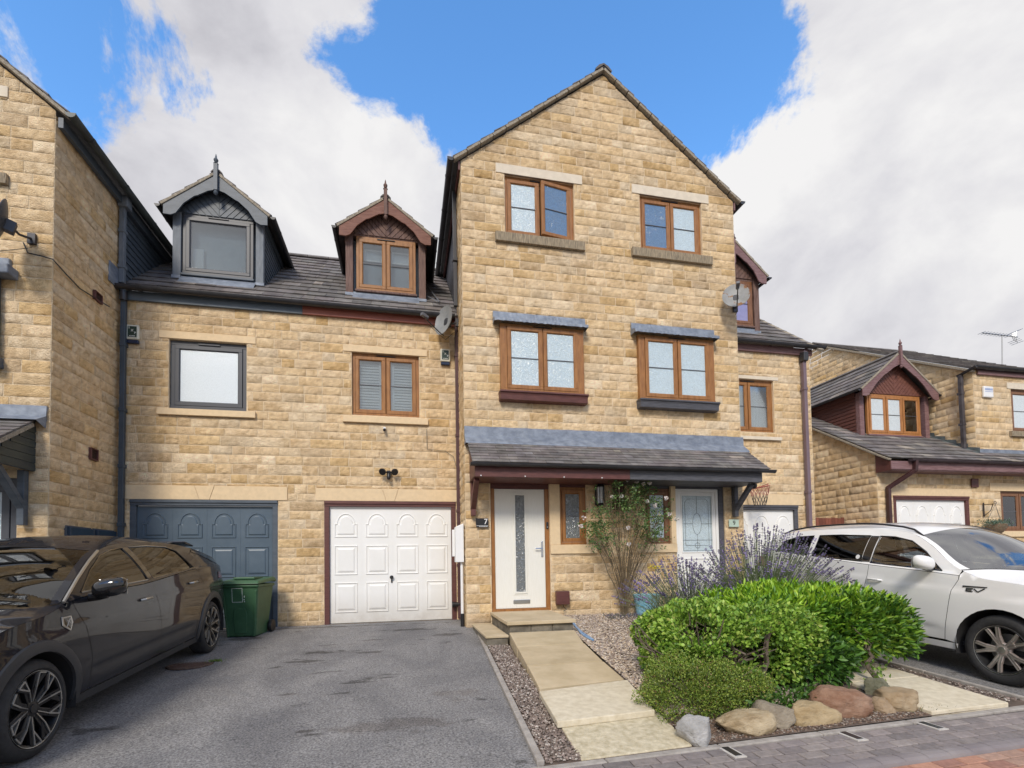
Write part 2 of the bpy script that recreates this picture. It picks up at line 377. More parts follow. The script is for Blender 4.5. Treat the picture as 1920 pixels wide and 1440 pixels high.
# ------------------------------------------------------------------ roofs
TILE = mat('dark_roof_tile', (.105, .095, .092), .8, scale=5, col2=(.20, .185, .175), tint=True, bump=.4, bscale=70, spec=.3)
VERGE = mat('verge_mortar', (.22, .19, .15), .95, scale=30, col2=(.42, .37, .29), bump=.6, bscale=60, spec=.1)
LEAD = mat('grey_lead', (.15, .175, .22), .6, scale=5, col2=(.27, .305, .36), bump=.35, bscale=18, metal=.25, stretch=(1.5, 1, 2.2))
def tiles(name, parent, o, e, s, W, L, gauge=.31, tw=.33, seed=1, thick=.018, extra=.0, mt=None, lichen=.03):
    """tiled slope: o origin at the eave, e along the eave, s up the slope (unit vectors), W wide, L long"""
    rg = random.Random(seed); o = np.array(o, float); e = np.array(e, float); s_ = np.array(s, float); n = np.cross(e, s_); n /= np.linalg.norm(n)
    if n[2] < 0: n = -n
    mb = MB(); T = []
    rows = int(math.ceil(L/gauge))
    for r in range(rows):
        a0 = r*gauge; a1 = min(L, a0+gauge+.06); x = -(tw/2 if r % 2 else 0)
        while x < W:
            x0, x1 = max(0, x+.003), min(W, x+tw-.003); x += tw
            if x1-x0 < .03: continue
            j = rg.uniform(-.004, .004); lift = thick*1.55+rg.uniform(-.002, .003); 
            p = lambda u, v, h: o+e*u+s_*v+n*h
            vs = [p(x0, a0+j, lift), p(x1, a0+j, lift), p(x1, a1, .004), p(x0, a1, .004), p(x0, a0+j, lift-thick), p(x1, a0+j, lift-thick), p(x1, a1, -.006), p(x0, a1, -.006)]
            mb.add(vs, [(0, 1, 2, 3), (4, 7, 6, 5), (0, 4, 5, 1), (1, 5, 6, 2), (3, 7, 4, 0), (2, 6, 7, 3)])
            c = rg.uniform(.8, 1.15); cc = np.array([c*rg.uniform(.97, 1.05), c, c*rg.uniform(.96, 1.06)])
            if rg.random() < lichen: cc = cc*np.array([1.7, 1.65, 1.5])
            T += [cc]*8
    mb.v += [tuple(o+n*-.01), tuple(o+e*W+n*-.01), tuple(o+e*W+s_*L+n*-.01), tuple(o+s_*L+n*-.01)]; k = len(mb.v); mb.f.append((k-4, k-3, k-2, k-1)); T += [np.array([.6, .6, .6])]*4
    return mb.build(name, mt or TILE, parent, tint=np.array(T), recalc=False)
def verge(mb, a, b, w=.07, h=.05):                 # rough mortar bedding and tile ends along a verge
    mb.bar(a, b, w, h)
def ridge_tiles(name, parent, a, b, rad=.12, mt=None, seed=4):
    a, b = np.array(a, float), np.array(b, float); L = np.linalg.norm(b-a); d = (b-a)/L; sd = np.cross(d, (0, 0, 1)); sd /= np.linalg.norm(sd); n = max(1, int(L/.45)); mb = MB(); rg = random.Random(seed); T = []
    for i in range(n):
        p, q = a+d*(i*L/n+.004), a+d*((i+1)*L/n-.004); up = np.array([0, 0, 1.]); vs = []
        for pt in (p, q):
            for (x, z) in ((-1.15, -.75), (-.62, -.18), (0, .12), (.62, -.18), (1.15, -.75)): vs.append(pt+sd*x*rad+up*z*rad)
            for (x, z) in ((1.05, -.9), (0, -.1), (-1.05, -.9)): vs.append(pt+sd*x*rad+up*z*rad)
        mb.add(vs, [(k, (k+1) % 8, (k+1) % 8+8, k+8) for k in range(8)]+[tuple(range(7, -1, -1)), tuple(range(8, 16))]); c = rg.uniform(.85, 1.3); T += [np.array([c, c, c])]*16
    return mb.build(name, mt or TILE, parent, tint=np.array(T))

# ------------------------------------------------------------------ joinery materials
OAK = mat('golden_oak_upvc', (.235, .10, .03), .42, scale=7, col2=(.36, .165, .052), stretch=(3, 3, .6), spec=.4)
OAKD = mat('brown_oak_upvc', (.17, .075, .035), .45, scale=7, col2=(.25, .12, .06), stretch=(3, 3, .6), spec=.4)
MAROON = mat('maroon_painted_timber', (.085, .028, .024), .5, scale=6, col2=(.135, .048, .04), stretch=(1, 1, 5), bump=.25, bscale=40)
RUST = mat('weathered_red_brown_timber', (.15, .058, .038), .7, scale=9, col2=(.25, .12, .085), stretch=(.6, 1, 5), bump=.4, bscale=50)
RUSTV = mat('weathered_brown_timber_upright', (.10, .05, .038), .75, scale=9, col2=(.21, .13, .105), stretch=(5, 1, .5), bump=.4, bscale=50)
PLUM = mat('faded_plum_timber', (.15, .075, .075), .65, scale=9, col2=(.25, .15, .15), stretch=(.6, 1, 5), bump=.3, bscale=50)
SLATEP = mat('blue_grey_paint', (.055, .072, .092), .5, scale=5, col2=(.085, .105, .13), stretch=(1, 1, 4), bump=.15, bscale=50)
SLATEL = mat('faded_blue_grey_paint', (.11, .13, .155), .6, scale=8, col2=(.17, .19, .215), stretch=(3, 1, .7), bump=.2, bscale=50)
GREYF = mat('anthracite_upvc', (.055, .060, .072), .45, var=.06, scale=4)
DOORBLUE = mat('blue_grey_garage_paint', (.066, .10, .135), .42, scale=3, col2=(.088, .125, .162), bump=.05, bscale=9, dirt=(.8, .8, (.16, .16, .16)))
CHAR = mat('charcoal_painted_timber', (.05, .052, .06), .55, scale=8, col2=(.10, .10, .115), stretch=(.7, 1, 5), bump=.2, bscale=50)
GUTTER = mat('dark_grey_plastic', (.030, .030, .034), .45, var=.25, scale=5)
BLKPL = mat('black_plastic', (.014, .014, .016), .4, var=.1)
WHITED = mat('white_painted_steel', (.79, .785, .75), .42, scale=2.5, col2=(.84, .835, .81), bump=.06, bscale=9, dirt=(.55, 1.0, (.36, .31, .24)))
CREAM = mat('cream_white_door', (.74, .73, .66), .5, scale=30, col2=(.80, .79, .73), stretch=(5, 1, .25), bump=.25, bscale=40)
WHITEP = mat('white_plastic', (.80, .80, .79), .35, var=.03)
CHROME = mat('polished_metal', (.62, .62, .62), .2, metal=1., var=.05)
SILVER = mat('satin_silver', (.45, .45, .44), .35, metal=.9, var=.05)
GLASS = glassmat('clear_window_glass', (.92, .96, .97), .12)
GLASSD = glassmat('dark_window_glass', (.30, .34, .36), .22)
FROST = obscure('frosted_blue_white_glass', (.50, .60, .64), .16, 24., .45)
FROSTW = obscure('frosted_pale_glass', (.62, .68, .70), .2, 24., .3)
FROSTD = obscure('patterned_dark_glass', (.16, .175, .18), .12, 14., 1.0)
SKYG = obscure('sky_painted_glass', (.12, .20, .32), .08, 20., .5)  # blue of the reflected sky is put into the pane colour
BLIND = mat('white_blind_fabric', (.62, .68, .72), .8, var=.02, scale=1.5)
CURT = mat('net_curtain', (.62, .66, .68), .9, scale=5, col2=(.80, .83, .85), stretch=(6, 1, .3))
ROOM = mat('dim_room_plaster', (.40, .47, .52), .9, var=.04)
SHUT = mat('white_shutter_paint', (.88, .90, .90), .5, var=.02)
LEADLINE = mat('glazing_bar_lead', (.10, .10, .11), .5, var=.1)
def ringrect(mb, x0, x1, z0, z1, wd, y0, y1, fn=None):      # four members butted end to end
    mb.box(x0, x1, y0, y1, z1-wd, z1); mb.box(x0, x1, y0, y1, z0, z0+wd); mb.box(x0, x0+wd, y0, y1, z0+wd, z1-wd); mb.box(x1-wd, x1, y0, y1, z0+wd, z1-wd)
def window(parent, x0, x1, z0, z1, Y, n=2, frame=OAK, pane=FROST, fw=.055, sw=.058, backing=None, bars=True, vent=True, openp=None, name='window', reveal=.06, wide=None, barpos=.5, panes=None):
    """casement window: outer frame (the part), sashes and panes as sub-parts; Y is the face of the outer frame"""
    mb = MB(); d = .07; cw = fw
    sl = wide or 0
    mb.box(x0, x1, Y, Y+d, z1-fw, z1); mb.box(x0, x1, Y-.012, Y+d, z0, z0+fw*.9); mb.box(x0, x0+fw+sl, Y, Y+d, z0+fw*.9, z1-fw); mb.box(x1-fw-sl, x1, Y, Y+d, z0+fw*.9, z1-fw)
    ix0, ix1, iz0, iz1 = x0+fw+sl, x1-fw-sl, z0+fw*.9, z1-fw; wds = (ix1-ix0)/n
    for i in range(1, n): mb.box(ix0+i*wds-.008, ix0+i*wds+.008, Y+.004, Y+d, iz0, iz1)
    fo = mb.build(name, frame, parent, bevel=.006)
    if vent:
        v = MB(); xc = (x0+x1)/2; v.box(xc-.17, xc+.17, Y-.018, Y, z1-fw*.75, z1-fw*.45); v.build('trickle_vent', BLKPL if frame is not GREYF else GREYF, fo, bevel=.003)
    for i in range(n):
        a, b = ix0+i*wds+(.008 if i else 0), ix0+(i+1)*wds-(.008 if i < n-1 else 0); g = .003
        s = MB(); a += g; b -= g; c0, c1 = iz0+g, iz1-g; ys, ye = Y-.016, Y+.045
        ringrect(s, a, b, c0, c1, sw, ys, ye)
        # bead sloping in to the glass
        t = .014; q = (a+sw, b-sw, c0+sw, c1-sw)
        for (p1, p2, p3, p4) in (((q[0], q[2]), (q[1], q[2]), (q[1]-t, q[2]+t), (q[0]+t, q[2]+t)), ((q[1], q[2]), (q[1], q[3]), (q[1]-t, q[3]-t), (q[1]-t, q[2]+t)), ((q[1], q[3]), (q[0], q[3]), (q[0]+t, q[3]-t), (q[1]-t, q[3]-t)), ((q[0], q[3]), (q[0], q[2]), (q[0]+t, q[2]+t), (q[0]+t, q[3]-t))):
            s.add([(p1[0], ys+.004, p1[1]), (p2[0], ys+.004, p2[1]), (p3[0], ys+.02, p3[1]), (p4[0], ys+.02, p4[1])], [(0, 1, 2, 3)])
        pm = MB(); pm.box(q[0]+.002, q[1]-.002, ys+.024, ys+.034, q[2]+.002, q[3]-.002)
        lb = MB(); zb = c0+(c1-c0)*barpos; lb.box(q[0], q[1], ys+.012, ys+.022, zb-.006, zb+.006)
        rot = None
        if openp is not None and openp[0] == i:
            hx, an = (b, openp[1]); 
            def rf(M):
                vv = np.array(M.v); dx = vv[:, 0]-hx; dy = vv[:, 1]-ys; ca, sa = math.cos(an), math.sin(an)
                M.v = [tuple(r) for r in np.stack([hx+dx*ca-dy*sa, ys+dx*sa+dy*ca, vv[:, 2]], 1)]
            for M in (s, pm, lb): rf(M)
        pn = (panes[i] if panes else pane)
        so = s.build('sash', frame, fo, bevel=.004); 
        pm.build('pane', pn, fo)
        if bars: lb.build('glazing_bar', LEADLINE, fo)
    return fo
def lintel(parent, x0, x1, z0, z1, Y, m=None, proud=.018, name='lintel', keystone=None):
    mb = MB(); cuts = [x0, x1] if keystone is None else None
    if keystone is None: mb.box(x0, x1, Y-proud, Y+.02, z0, z1)
    else:
        kx, w1, w0 = keystone; g = .004; f = planefn('F', Y)
        mb.prism([(x0, z0), (kx-w0/2-g, z0), (kx-w1/2-g, z1), (x0, z1)], f, -.02, proud); mb.prism([(kx+w0/2+g, z0), (x1, z0), (x1, z1), (kx+w1/2+g, z1)], f, -.02, proud)
        mb.prism([(kx-w0/2, z0), (kx+w0/2, z0), (kx+w1/2, z1), (kx-w1/2, z1)], f, -.02, proud+.006)
    return mb.build(name, m or ASHLAR, parent, bevel=.004)
def wrect(a, b, Y):                     # rectangle of a wall plane from two opposite photo corners
    p, q = P(*a, Y), P(*b, Y); return (min(p[0], q[0]), max(p[0], q[0]), min(p[2], q[2]), max(p[2], q[2]))
def wr4(tl, tr, bl, br, Y):             # from four photo corners, averaged
    a, b, c, d = P(*tl, Y), P(*tr, Y), P(*bl, Y), P(*br, Y); return ((a[0]+c[0])/2, (b[0]+d[0])/2, (c[2]+d[2])/2, (a[2]+b[2])/2)
def gutter(parent, a, b, name='gutter', m=None, r=.056, joints=2.0):      # half-round gutter with brackets from a to b
    a, b = np.array(a, float), np.array(b, float); L = np.linalg.norm(b-a); d = (b-a)/L; sd = np.cross(d, (0, 0, 1)); sd /= np.linalg.norm(sd); mb = MB(); K = 8
    pr = [(-math.cos(math.pi*k/K)*r, -math.sin(math.pi*k/K)*r) for k in range(K+1)]; pr2 = [(x*.9, z*.9) for x, z in reversed(pr)]; pf = pr+pr2; n = len(pf)
    mb.add([p+sd*x+np.array([0, 0, z]) for p in (a, b) for x, z in pf], [(k, (k+1) % n, (k+1) % n+n, k+n) for k in range(n)]+[tuple(range(n-1, -1, -1)), tuple(range(n, 2*n))])
    i = .4
    while i < L:
        p = a+d*i; q = p+d*.05; pf2 = [(x*1.1, z*1.1) for x, z in pr]+[(x*1.02, z*1.02) for x, z in reversed(pr)]; n = len(pf2)
        mb.add([t+sd*x+np.array([0, 0, z]) for t in (p, q) for x, z in pf2], [(k, (k+1) % n, (k+1) % n+n, k+n) for k in range(n)]+[tuple(range(n-1, -1, -1)), tuple(range(n, 2*n))]); i += joints*.45
    for p, s in ((a, -1), (b, 1)):
        pf3 = [(x*1.06, z*1.06) for x, z in pr]; n = len(pf3); mb.add([t+sd*x+np.array([0, 0, z]) for t in (p, p+d*s*.012) for x, z in pf3], [(k, (k+1) % n, (k+1) % n+n, k+n) for k in range(n)]+[tuple(range(n-1, -1, -1)), tuple(range(n, 2*n))])
    return mb.build(name, m or GUTTER, parent, smooth=True)
def downpipe(parent, path, m, s=.034, square=True, clips=(), name='downpipe'):
    mb = MB()
    for p, q in zip(path[:-1], path[1:]):
        p, q = np.array(p, float), np.array(q, float); d = q-p; d /= np.linalg.norm(d)
        up = (0, 1, 0) if abs(d[2]) > .5 or abs(d[0]) > .5 else (0, 0, 1)
        mb.bar(p-d*s*.6, q+d*s*.6, s*2, s*2, up) if square else mb.tube([p, q], s, 12)
    x, y, _ = path[-1]
    for zc in clips: mb.box(x-s*1.25, x+s*1.25, y-s*1.25, y+s*1.7, zc-.03, zc+.03)
    return mb.build(name, m, parent, bevel=.006)
# ------------------------------------------------------------------ the terrace
D1, D0, DW, XL = 9.3, 8.45, 7.7, -4.578
SL = .84; EAVE = np.array([0, 9.15, 5.6]); RIDGE_Y, RIDGE_Z = 12.55, 5.6+.84*3.4
hA = thing('terraced_house', (-4.5, 9.3, 0), 'stone house at the left end with blue-grey trim, blue-grey garage door and grey dormer', 'house', 'stone houses of the close')
hB = thing('terraced_house', (0, 9.3, 0), 'stone house with brown dormer, white garage door and cream front door numbered 7', 'house', 'stone houses of the close')
hC = thing('terraced_house', (5.5, 9.3, 0), 'stone house with leaded-glass white front door numbered 9 under the dark porch end', 'house', 'stone houses of the close')
hD = thing('detached_house', (13, 9.67, 0), 'detached stone house at the right with plum dormer, behind the white car', 'house', 'stone houses of the close')
XS = P(568, 589, D1)[0]          # where the blue-grey fascia gives way to the brown one
XM = P(1182, 880, 7.75)[0]       # where the porch fascia changes colour
def grow(r, g): return (r[0]-g, r[1]+g, r[2]-g, r[3]+g)

def damp(u, v): return np.clip((.16-v)/.22, 0, .6)*(.4+fbm(u*3, v*6, 9, 2))
# windows, as rectangles of their walls
wA = wr4((319, 638.5), (464, 646.5), (319, 768), (464, 772.5), D1+.05)
wB = wr4((660, 661.5), (785.5, 669.5), (660.5, 778.5), (786, 785), D1+.05)
gA = (P(243, 1000, D1)[0], P(521, 1000, D1)[0], -.02, P(380, 937, D1)[2])
gB = (P(608, 1000, D1)[0], P(855, 1000, D1)[0], -.02, P(730, 940, D1)[2])
gC = (P(1496, 960, D1)[0]-2.3, P(1496, 960, D1)[0], -.02, P(1440, 947, D1)[2])
wC = wr4((1350, 709), (1446.5, 716), (1350, 806), (1449.5, 815), D1+.05)
wC = (wC[1]-1.22, wC[1], wC[2], wC[3])
lA = wrect((299, 619), (480, 645.5), D1); sA = wrect((296.5, 765.7), (480, 785), D1)
lB = wrect((643.5, 645.5), (800.5, 669), D1); sB = wrect((643, 780), (802.7, 798), D1)
lC = wrect((1330, 699), (1458, 714.5), D1); sC = wrect((1330, 815.5), (1463, 827), D1); lC = (wC[0]-.12, lC[1], lC[2], lC[3]); sC = (wC[0]-.12, sC[1], sC[2], sC[3])
glA = (P(230, 912, D1)[0], P(539, 915, D1)[0], gA[3]+.0, P(380, 911, D1)[2]); glB = (P(592, 916, D1)[0], P(857, 918, D1)[0], gB[3], P(720, 917, D1)[2]); glC = (gC[0]-.1, P(1505, 928, D1)[0], gC[3], P(1450, 927, D1)[2])
XT0, XT1, XE = 1.01, 6.362, 8.785
stone_wall('F', D1, XL, XT0+.05, -.06, 5.50, [wA, wB, gA, gB], [lA, sA, lB, sB, glA, glB], [(hA, XL), (hB, XS)], seed=3, dark_mask=lambda u, v: damp(u, v), quoin=(False, False))
stone_wall('F', D1, XT1-.05, XE, -.06, 5.50, [wC, gC], [lC, sC, glC], [(hC, XT1)], seed=5, quoin=(False, True))
# gabled tower, its front and the two narrow returns
apx = P(1130, 131, D0); topT = lambda u: 8.02+.772*(2.70-abs(u-3.685))
t1 = wr4((944.3, 330), (1074, 348.3), (946.7, 441.7), (1076, 458.3), D0+.05); t2 = wr4((1196, 368.3), (1311.7, 384), (1200, 469.3), (1314.3, 486.7), D0+.05)
m1 = wr4((936.7, 605), (1095, 618.3), (940, 733.3), (1095, 740), D0-.10); m2 = wr4((1197.3, 627.3), (1339.3, 637.3), (1200, 750), (1340, 753.3), D0-.10)
tl1 = wrect((929, 309.3), (1091, 348), D0); tl1 = (tl1[0], tl1[1], t1[3], t1[3]+.17); tl2 = wrect((1184, 348), (1328, 384), D0); tl2 = (tl2[0], tl2[1], t2[3], t2[3]+.17)
ts1 = wrect((928, 441), (1095, 470), D0); ts1 = (ts1[0], ts1[1], t1[2]-.165, t1[2]-.005); ts2 = wrect((1183.3, 473), (1333, 500), D0); ts2 = (ts2[0], ts2[1], t2[2]-.165, t2[2]-.005)
d7 = (P(922, 1100, D0)[0], P(1033, 1100, D0)[0], P(980, 1146, D0)[2], P(980, 903, D0)[2]+.02)
d9 = (P(1268, 1000, D0)[0], P(1360, 1000, D0)[0], .2, d7[3])
s7 = wr4((1048.5, 905), (1097, 905), (1048.5, 1021), (1099.5, 1021.5), D0+.04); s9 = wr4((1207, 908), (1254, 908), (1208, 1019.5), (1257, 1020), D0+.04)
s7 = (s7[0], s7[1], s7[2], d7[3]); s9 = (s9[0], s9[1], s9[2], d7[3])
a7 = (P(1029, 1000, D0)[0]+.01, s7[0]-.003, s7[2]-.0, d7[3]); a9 = (s9[1]+.003, d9[0]-.003, s9[2], d7[3])        # sawn stone uprights beside the slit windows
ss7 = (d7[1]+.003, P(1119, 1030, D0)[0], s7[2]-.16, s7[2]-.002); ss9 = (P(1190, 1030, D0)[0], d9[0]-.003, s9[2]-.16, s9[2]-.002)
a7 = (d7[1]+.003, s7[0]-.003, s7[2], d7[3])
fl_z0, fl_z1 = 3.10, 3.37
def tower_tone(u, v): return np.clip(.75-np.hypot((u-2.9)/1.2, (v-6.5)/.3), 0, .5)*.6+np.clip(.8-np.hypot((u-5.6)/1.0, (v-6.35)/.3), 0, .5)*.6+np.clip((v-(8.02+.772*(2.70-np.abs(u-3.685))-.32))/.32, 0, 1)*.35+np.clip((.18-v)/.3, 0, .6)  # darker in two patches, along the gable edge and at the foot
stone_wall('F', D0, XT0, XT1, -.12, 10.2, [t1, t2, d7, d9, s7, s9, (m1[0]+.06, m1[1]-.06, m1[2]+.05, m1[3]-.05), (m2[0]+.06, m2[1]-.06, m2[2]+.05, m2[3]-.05)], [tl1, tl2, ts1, ts2, a7, a9, ss7, ss9],
           [(hB, XT0), (hC, 3.685)], top=topT, seed=7, dark_mask=tower_tone)
stone_wall('L', XT0, D0, D1+.02, -.12, 8.0, [], [], [(hB, 0)], seed=8); stone_wall('R', XT1, D0, D1+.02, 0, 8.0, [], [], [(hC, 0)], seed=9)
stone_wall('R', XE, D1, 12.8, -.06, 8.6, [], [], [(hC, 0)], seed=10, top=lambda u: min(5.5+SL*(u-9.3), 8.4), cell=.05)
mb = MB(); mb.box(XT0+.01, XT0+.05, D1, 12.5, 5.2, 8.05); mb.build('upper_side_wall', CHAR, hB)
mb = MB(); mb.box(XT1-.05, XT1-.01, D1, 12.5, 5.2, 8.05); mb.build('upper_side_wall', CHAR, hC)
# projecting wing of the left house
topW = lambda u: 7.26+.805*(2.75-abs(u-(XL-2.75)))
wlz = [P(8, 172, DW)[2], P(5, 337, DW)[2], P(5, 505, DW)[2], P(3, 683, DW)[2]]
ww1 = (-6.35, -5.25, wlz[1]+.06, wlz[0]-.08); ww2 = (-6.35, -5.13, wlz[3]+.08, wlz[2]-.14)
dw = (-5.95, P(33, 905, DW)[0], .1, P(20, 900, DW)[2]+.03)
stone_wall('F', DW, -7.9, XL, -.15, 9.4, [ww1, (ww2[0]+.05, ww2[1]-.05, ww2[2]+.04, ww2[3]-.04), dw], [(ww1[0]-.13, -5.12, ww1[3], ww1[3]+.15), (ww1[0]-.13, -5.09, ww1[2]-.14, ww1[2])], [(hA, -9)], top=topW, seed=12)
stone_wall('R', XL, DW, D1+.02, -.15, 7.2, [], [], [(hA, 0)], seed=13)

# lintels and sills
KS = lambda g, l, px: (P(px, 925, D1)[0], .30, .16)
lintel(hA, *lA, D1); lintel(hA, *sA, D1, proud=.06, name='window_sill'); lintel(hB, *lB, D1); lintel(hB, *sB, D1, proud=.06, name='window_sill'); lintel(hC, *lC, D1, ASHLAR_PALE); lintel(hC, *sC, D1, ASHLAR_PALE, proud=.06, name='window_sill')
lintel(hA, *glA, D1, keystone=(P(384, 925, D1)[0], .30, .15)); lintel(hB, *glB, D1, keystone=(P(732, 925, D1)[0], .28, .14)); lintel(hC, *glC, D1, ASHLAR, keystone=((gC[0]+gC[1])/2, .28, .14))
lintel(hB, *tl1, D0, ASHLAR_PALE); lintel(hC, *tl2, D0, ASHLAR_PALE); lintel(hB, *ts1, D0, SILLDARK, proud=.07, name='window_sill'); lintel(hC, *ts2, D0, SILLDARK, proud=.07, name='window_sill')
lintel(hB, *a7, D0, name='stone_jamb'); lintel(hC, *a9, D0, name='stone_jamb'); lintel(hB, *ss7, D0, proud=.035, name='window_sill'); lintel(hC, *ss9, D0, proud=.035, name='window_sill')
lintel(hA, ww1[0]-.13, -5.12, ww1[3], ww1[3]+.15, DW, ASHLAR_PALE); lintel(hA, ww1[0]-.13, -5.09, ww1[2]-.14, ww1[2], DW, SILLDARK, proud=.06, name='window_sill')

# windows
def interior(parent, r, Y, m, dz=.0, depth=.25):
    mb = MB(); mb.box(r[0]+.02, r[1]-.02, Y+depth, Y+depth+.02, r[2]+.02, r[3]-.02); return mb.build('room_backdrop', m, parent)
fo = window(hA, *wA, D1+.05, n=1, frame=GREYF, pane=FROSTW, bars=False, fw=.075, sw=.062); 
MATS['plain_pale'] = obscure('plain_pale_glass', (.70, .77, .81), .14, 90., .12)
for c in fo.children:
    if c.name.startswith('pane'): c.data.materials[0] = MATS['plain_pale']
fo = window(hB, *wB, D1+.05, n=2, pane=GLASS); 
for i in range(2):                                        # slatted shutters behind the glass
    a = wB[0]+.12+i*(wB[1]-wB[0])/2-(.05*i); b = a+(wB[1]-wB[0])/2-.17; mb = MB(); z = wB[2]+.1
    while z < wB[3]-.1: mb.obox(((a+b)/2, D1+.15, z), (1, 0, 0), (0, .45, .89), (0, -.89, .45), (b-a)/2, .026, .004); z += .052
    mb.box(a+.0, a+.035, D1+.13, D1+.15, wB[2]+.07, wB[3]-.07) if i else None
    xx = (b-.075) if i == 0 else (a+.03); mb.box(xx, xx+.045, D1+.128, D1+.14, wB[2]+.07, wB[3]-.07); mb.box(b-.04, b, D1+.13, D1+.15, wB[2]+.07, wB[3]-.07) if i else None
    mb.build('shutter', SHUT, fo)
interior(hB, wB, D1, ROOM, depth=.22)
window(hB, *t1, D0+.05, n=2, pane=FROST, panes=[FROST, SKYG], openp=(1, R(9)))
window(hC, *t2, D0+.05, n=2, panes=[SKYG, FROST])
fo = window(hC, *wC, D1+.05, n=2, pane=GLASS); interior(hC, wC, D1, CURT, depth=.16)
def boxwin(parent, r, sill_m, Y=D0-.10, hoodx=.11):
    fo = window(parent, *r, Y, n=2, pane=FROST, wide=.07, fw=.05, sw=.06)
    for xa_, xb_ in ((r[0]+.003, r[0]+.03), (r[1]-.03, r[1]-.003)): mb = MB(); mb.box(xa_, xb_, Y+.07, D0+.08, r[2], r[3]); mb.build('side_lining', OAK, fo)
    f = planefn('F', D0)
    mb = MB(); x0, x1 = r[0]-.03, r[1]+.05; z = r[2]-.006
    prof = [(-.02, z-.0), (.185, z-.0), (.185, z-.03), (.165, z-.035), (.155, z-.07), (.145, z-.155), (-.02, z-.165)]
    g = [(x0+(0.01 if k > 3 else 0), D0-d, zz) for k, (d, zz) in enumerate(prof)]; h = [(x1-(0.01 if k > 3 else 0), D0-d, zz) for k, (d, zz) in enumerate(prof)]; n = len(prof)
    mb.add(g+h, [(k, (k+1) % n, (k+1) % n+n, k+n) for k in range(n)]+[tuple(range(n-1, -1, -1)), tuple(range(n, 2*n))]); mb.build('sill_board', sill_m, fo, bevel=.006)
    # dressed lead hood with a scalloped lower edge
    mb = MB(); x0, x1 = r[0]-hoodx, r[1]+.06; zt = r[3]+.245; n = 46; rg = random.Random(int(r[0]*100)); V = []; Fc = []
    cols = [(.004, zt), (.03, zt-.015), (.05, zt-.13), (.17, zt-.185), (.20, zt-.20)]
    for i in range(n+1):
        x = x0+(x1-x0)*i/n; sc = .008*abs(math.sin(i*.9))+rg.uniform(-.003, .003)
        for d, zz in cols: V.append((x, D0-d-rg.uniform(0, .006), zz+rg.uniform(-.003, .003)))
        V.append((x, D0-.205-rg.uniform(0, .004)-.005*(i % 2), r[3]-.01+sc)); V.append((x, D0-.195, r[3]-.008+sc))
    m = len(cols)+2
    for i in range(n):
        for k in range(m-1): Fc.append((i*m+k, i*m+k+1, (i+1)*m+k+1, (i+1)*m+k))
    mb.add(V, Fc); 
    for x in (x0, x1): mb.add([(x, D0, zt), (x, D0-.05, zt-.13), (x, D0-.2, zt-.2), (x, D0-.205, r[3]-.0), (x, D0, r[3]-.0)], [(0, 1, 2, 3, 4)])
    mb.build('lead_hood', LEAD, fo)
    return fo
boxwin(hB, m1, MAROON); boxwin(hC, m2, CHAR)
interior(hA, ww1, DW, BLIND); window(hA, *ww1, DW+.05, n=2, frame=GREYF, pane=FROSTW)
fo = window(hA, *ww2, DW-.1, n=2, frame=GREYF, pane=FROSTW, wide=.06)
mb = MB(); mb.box(ww2[0]-.1, P(14, 505, DW-.2)[0], DW-.2, DW, ww2[3], ww2[3]+.13); mb.box(ww2[0]-.1, P(13, 485, DW-.1)[0], DW-.06, DW, ww2[3]+.13, ww2[3]+.27); mb.build('lead_hood', LEAD, fo, bevel=.015)
mb = MB(); mb.box(ww2[0]-.05, ww2[1]+.03, DW-.17, DW, ww2[2]-.15, ww2[2]-.01); mb.build('sill_board', SLATEP, fo, bevel=.01)
for r, p in ((s7, hB), (s9, hC)):
    fo = window(p, r[0], r[1], r[2], r[3]-.10, D0+.04, n=1, pane=FROSTD if p is hB else FROST, vent=False, frame=OAK if p is hB else OAKD, fw=.05, sw=.055)
    mb = MB(); mb.box(r[0], r[1], D0+.03, D0+.1, r[3]-.099, r[3]); mb.build('head_board', MAROON if p is hB else CHAR, fo)

# garage doors
def arch_outline(x0, x1, z0, z1):
    xc = (x0+x1)/2; w2 = (x1-x0)/2; zs = z0+(z1-z0)*.56; sh = w2*.18; r = w2-sh; pts = [(x0, z0), (x1, z0), (x1, zs), (x1-sh, zs)]
    h = z1-zs
    for k in range(1, 12): a = math.pi*k/12; pts.append((xc+r*math.cos(a), zs+h*math.sin(a)))
    return pts+[(x0+sh, zs), (x0, zs)]
def inset(poly, t):
    n = len(poly); out = []
    for i in range(n):
        p0, p1, p2 = (np.array(poly[j % n]) for j in (i-1, i, i+1)); d1 = p1-p0; d2 = p2-p1; d1 = d1/np.linalg.norm(d1); d2 = d2/np.linalg.norm(d2); n1 = np.array([-d1[1], d1[0]]); n2 = np.array([-d2[1], d2[0]]); b = n1+n2; b = b/max(.5, (1+n1@n2)); out.append(tuple(p1+b*t))
    return out
def mould(mb, poly, Y, prof):                     # prof: list of (inset, out distance) swept round the outline
    loops = [inset(poly, t) for t, _ in prof]; n = len(poly); V = [(x, Y-d, z) for lp, (_, d) in zip(loops, prof) for x, z in lp]
    F = [(k*n+i, k*n+(i+1) % n, (k+1)*n+(i+1) % n, (k+1)*n+i) for k in range(len(prof)-1) for i in range(n)]+[tuple((len(prof)-1)*n+i for i in range(n))]
    mb.add(V, F)
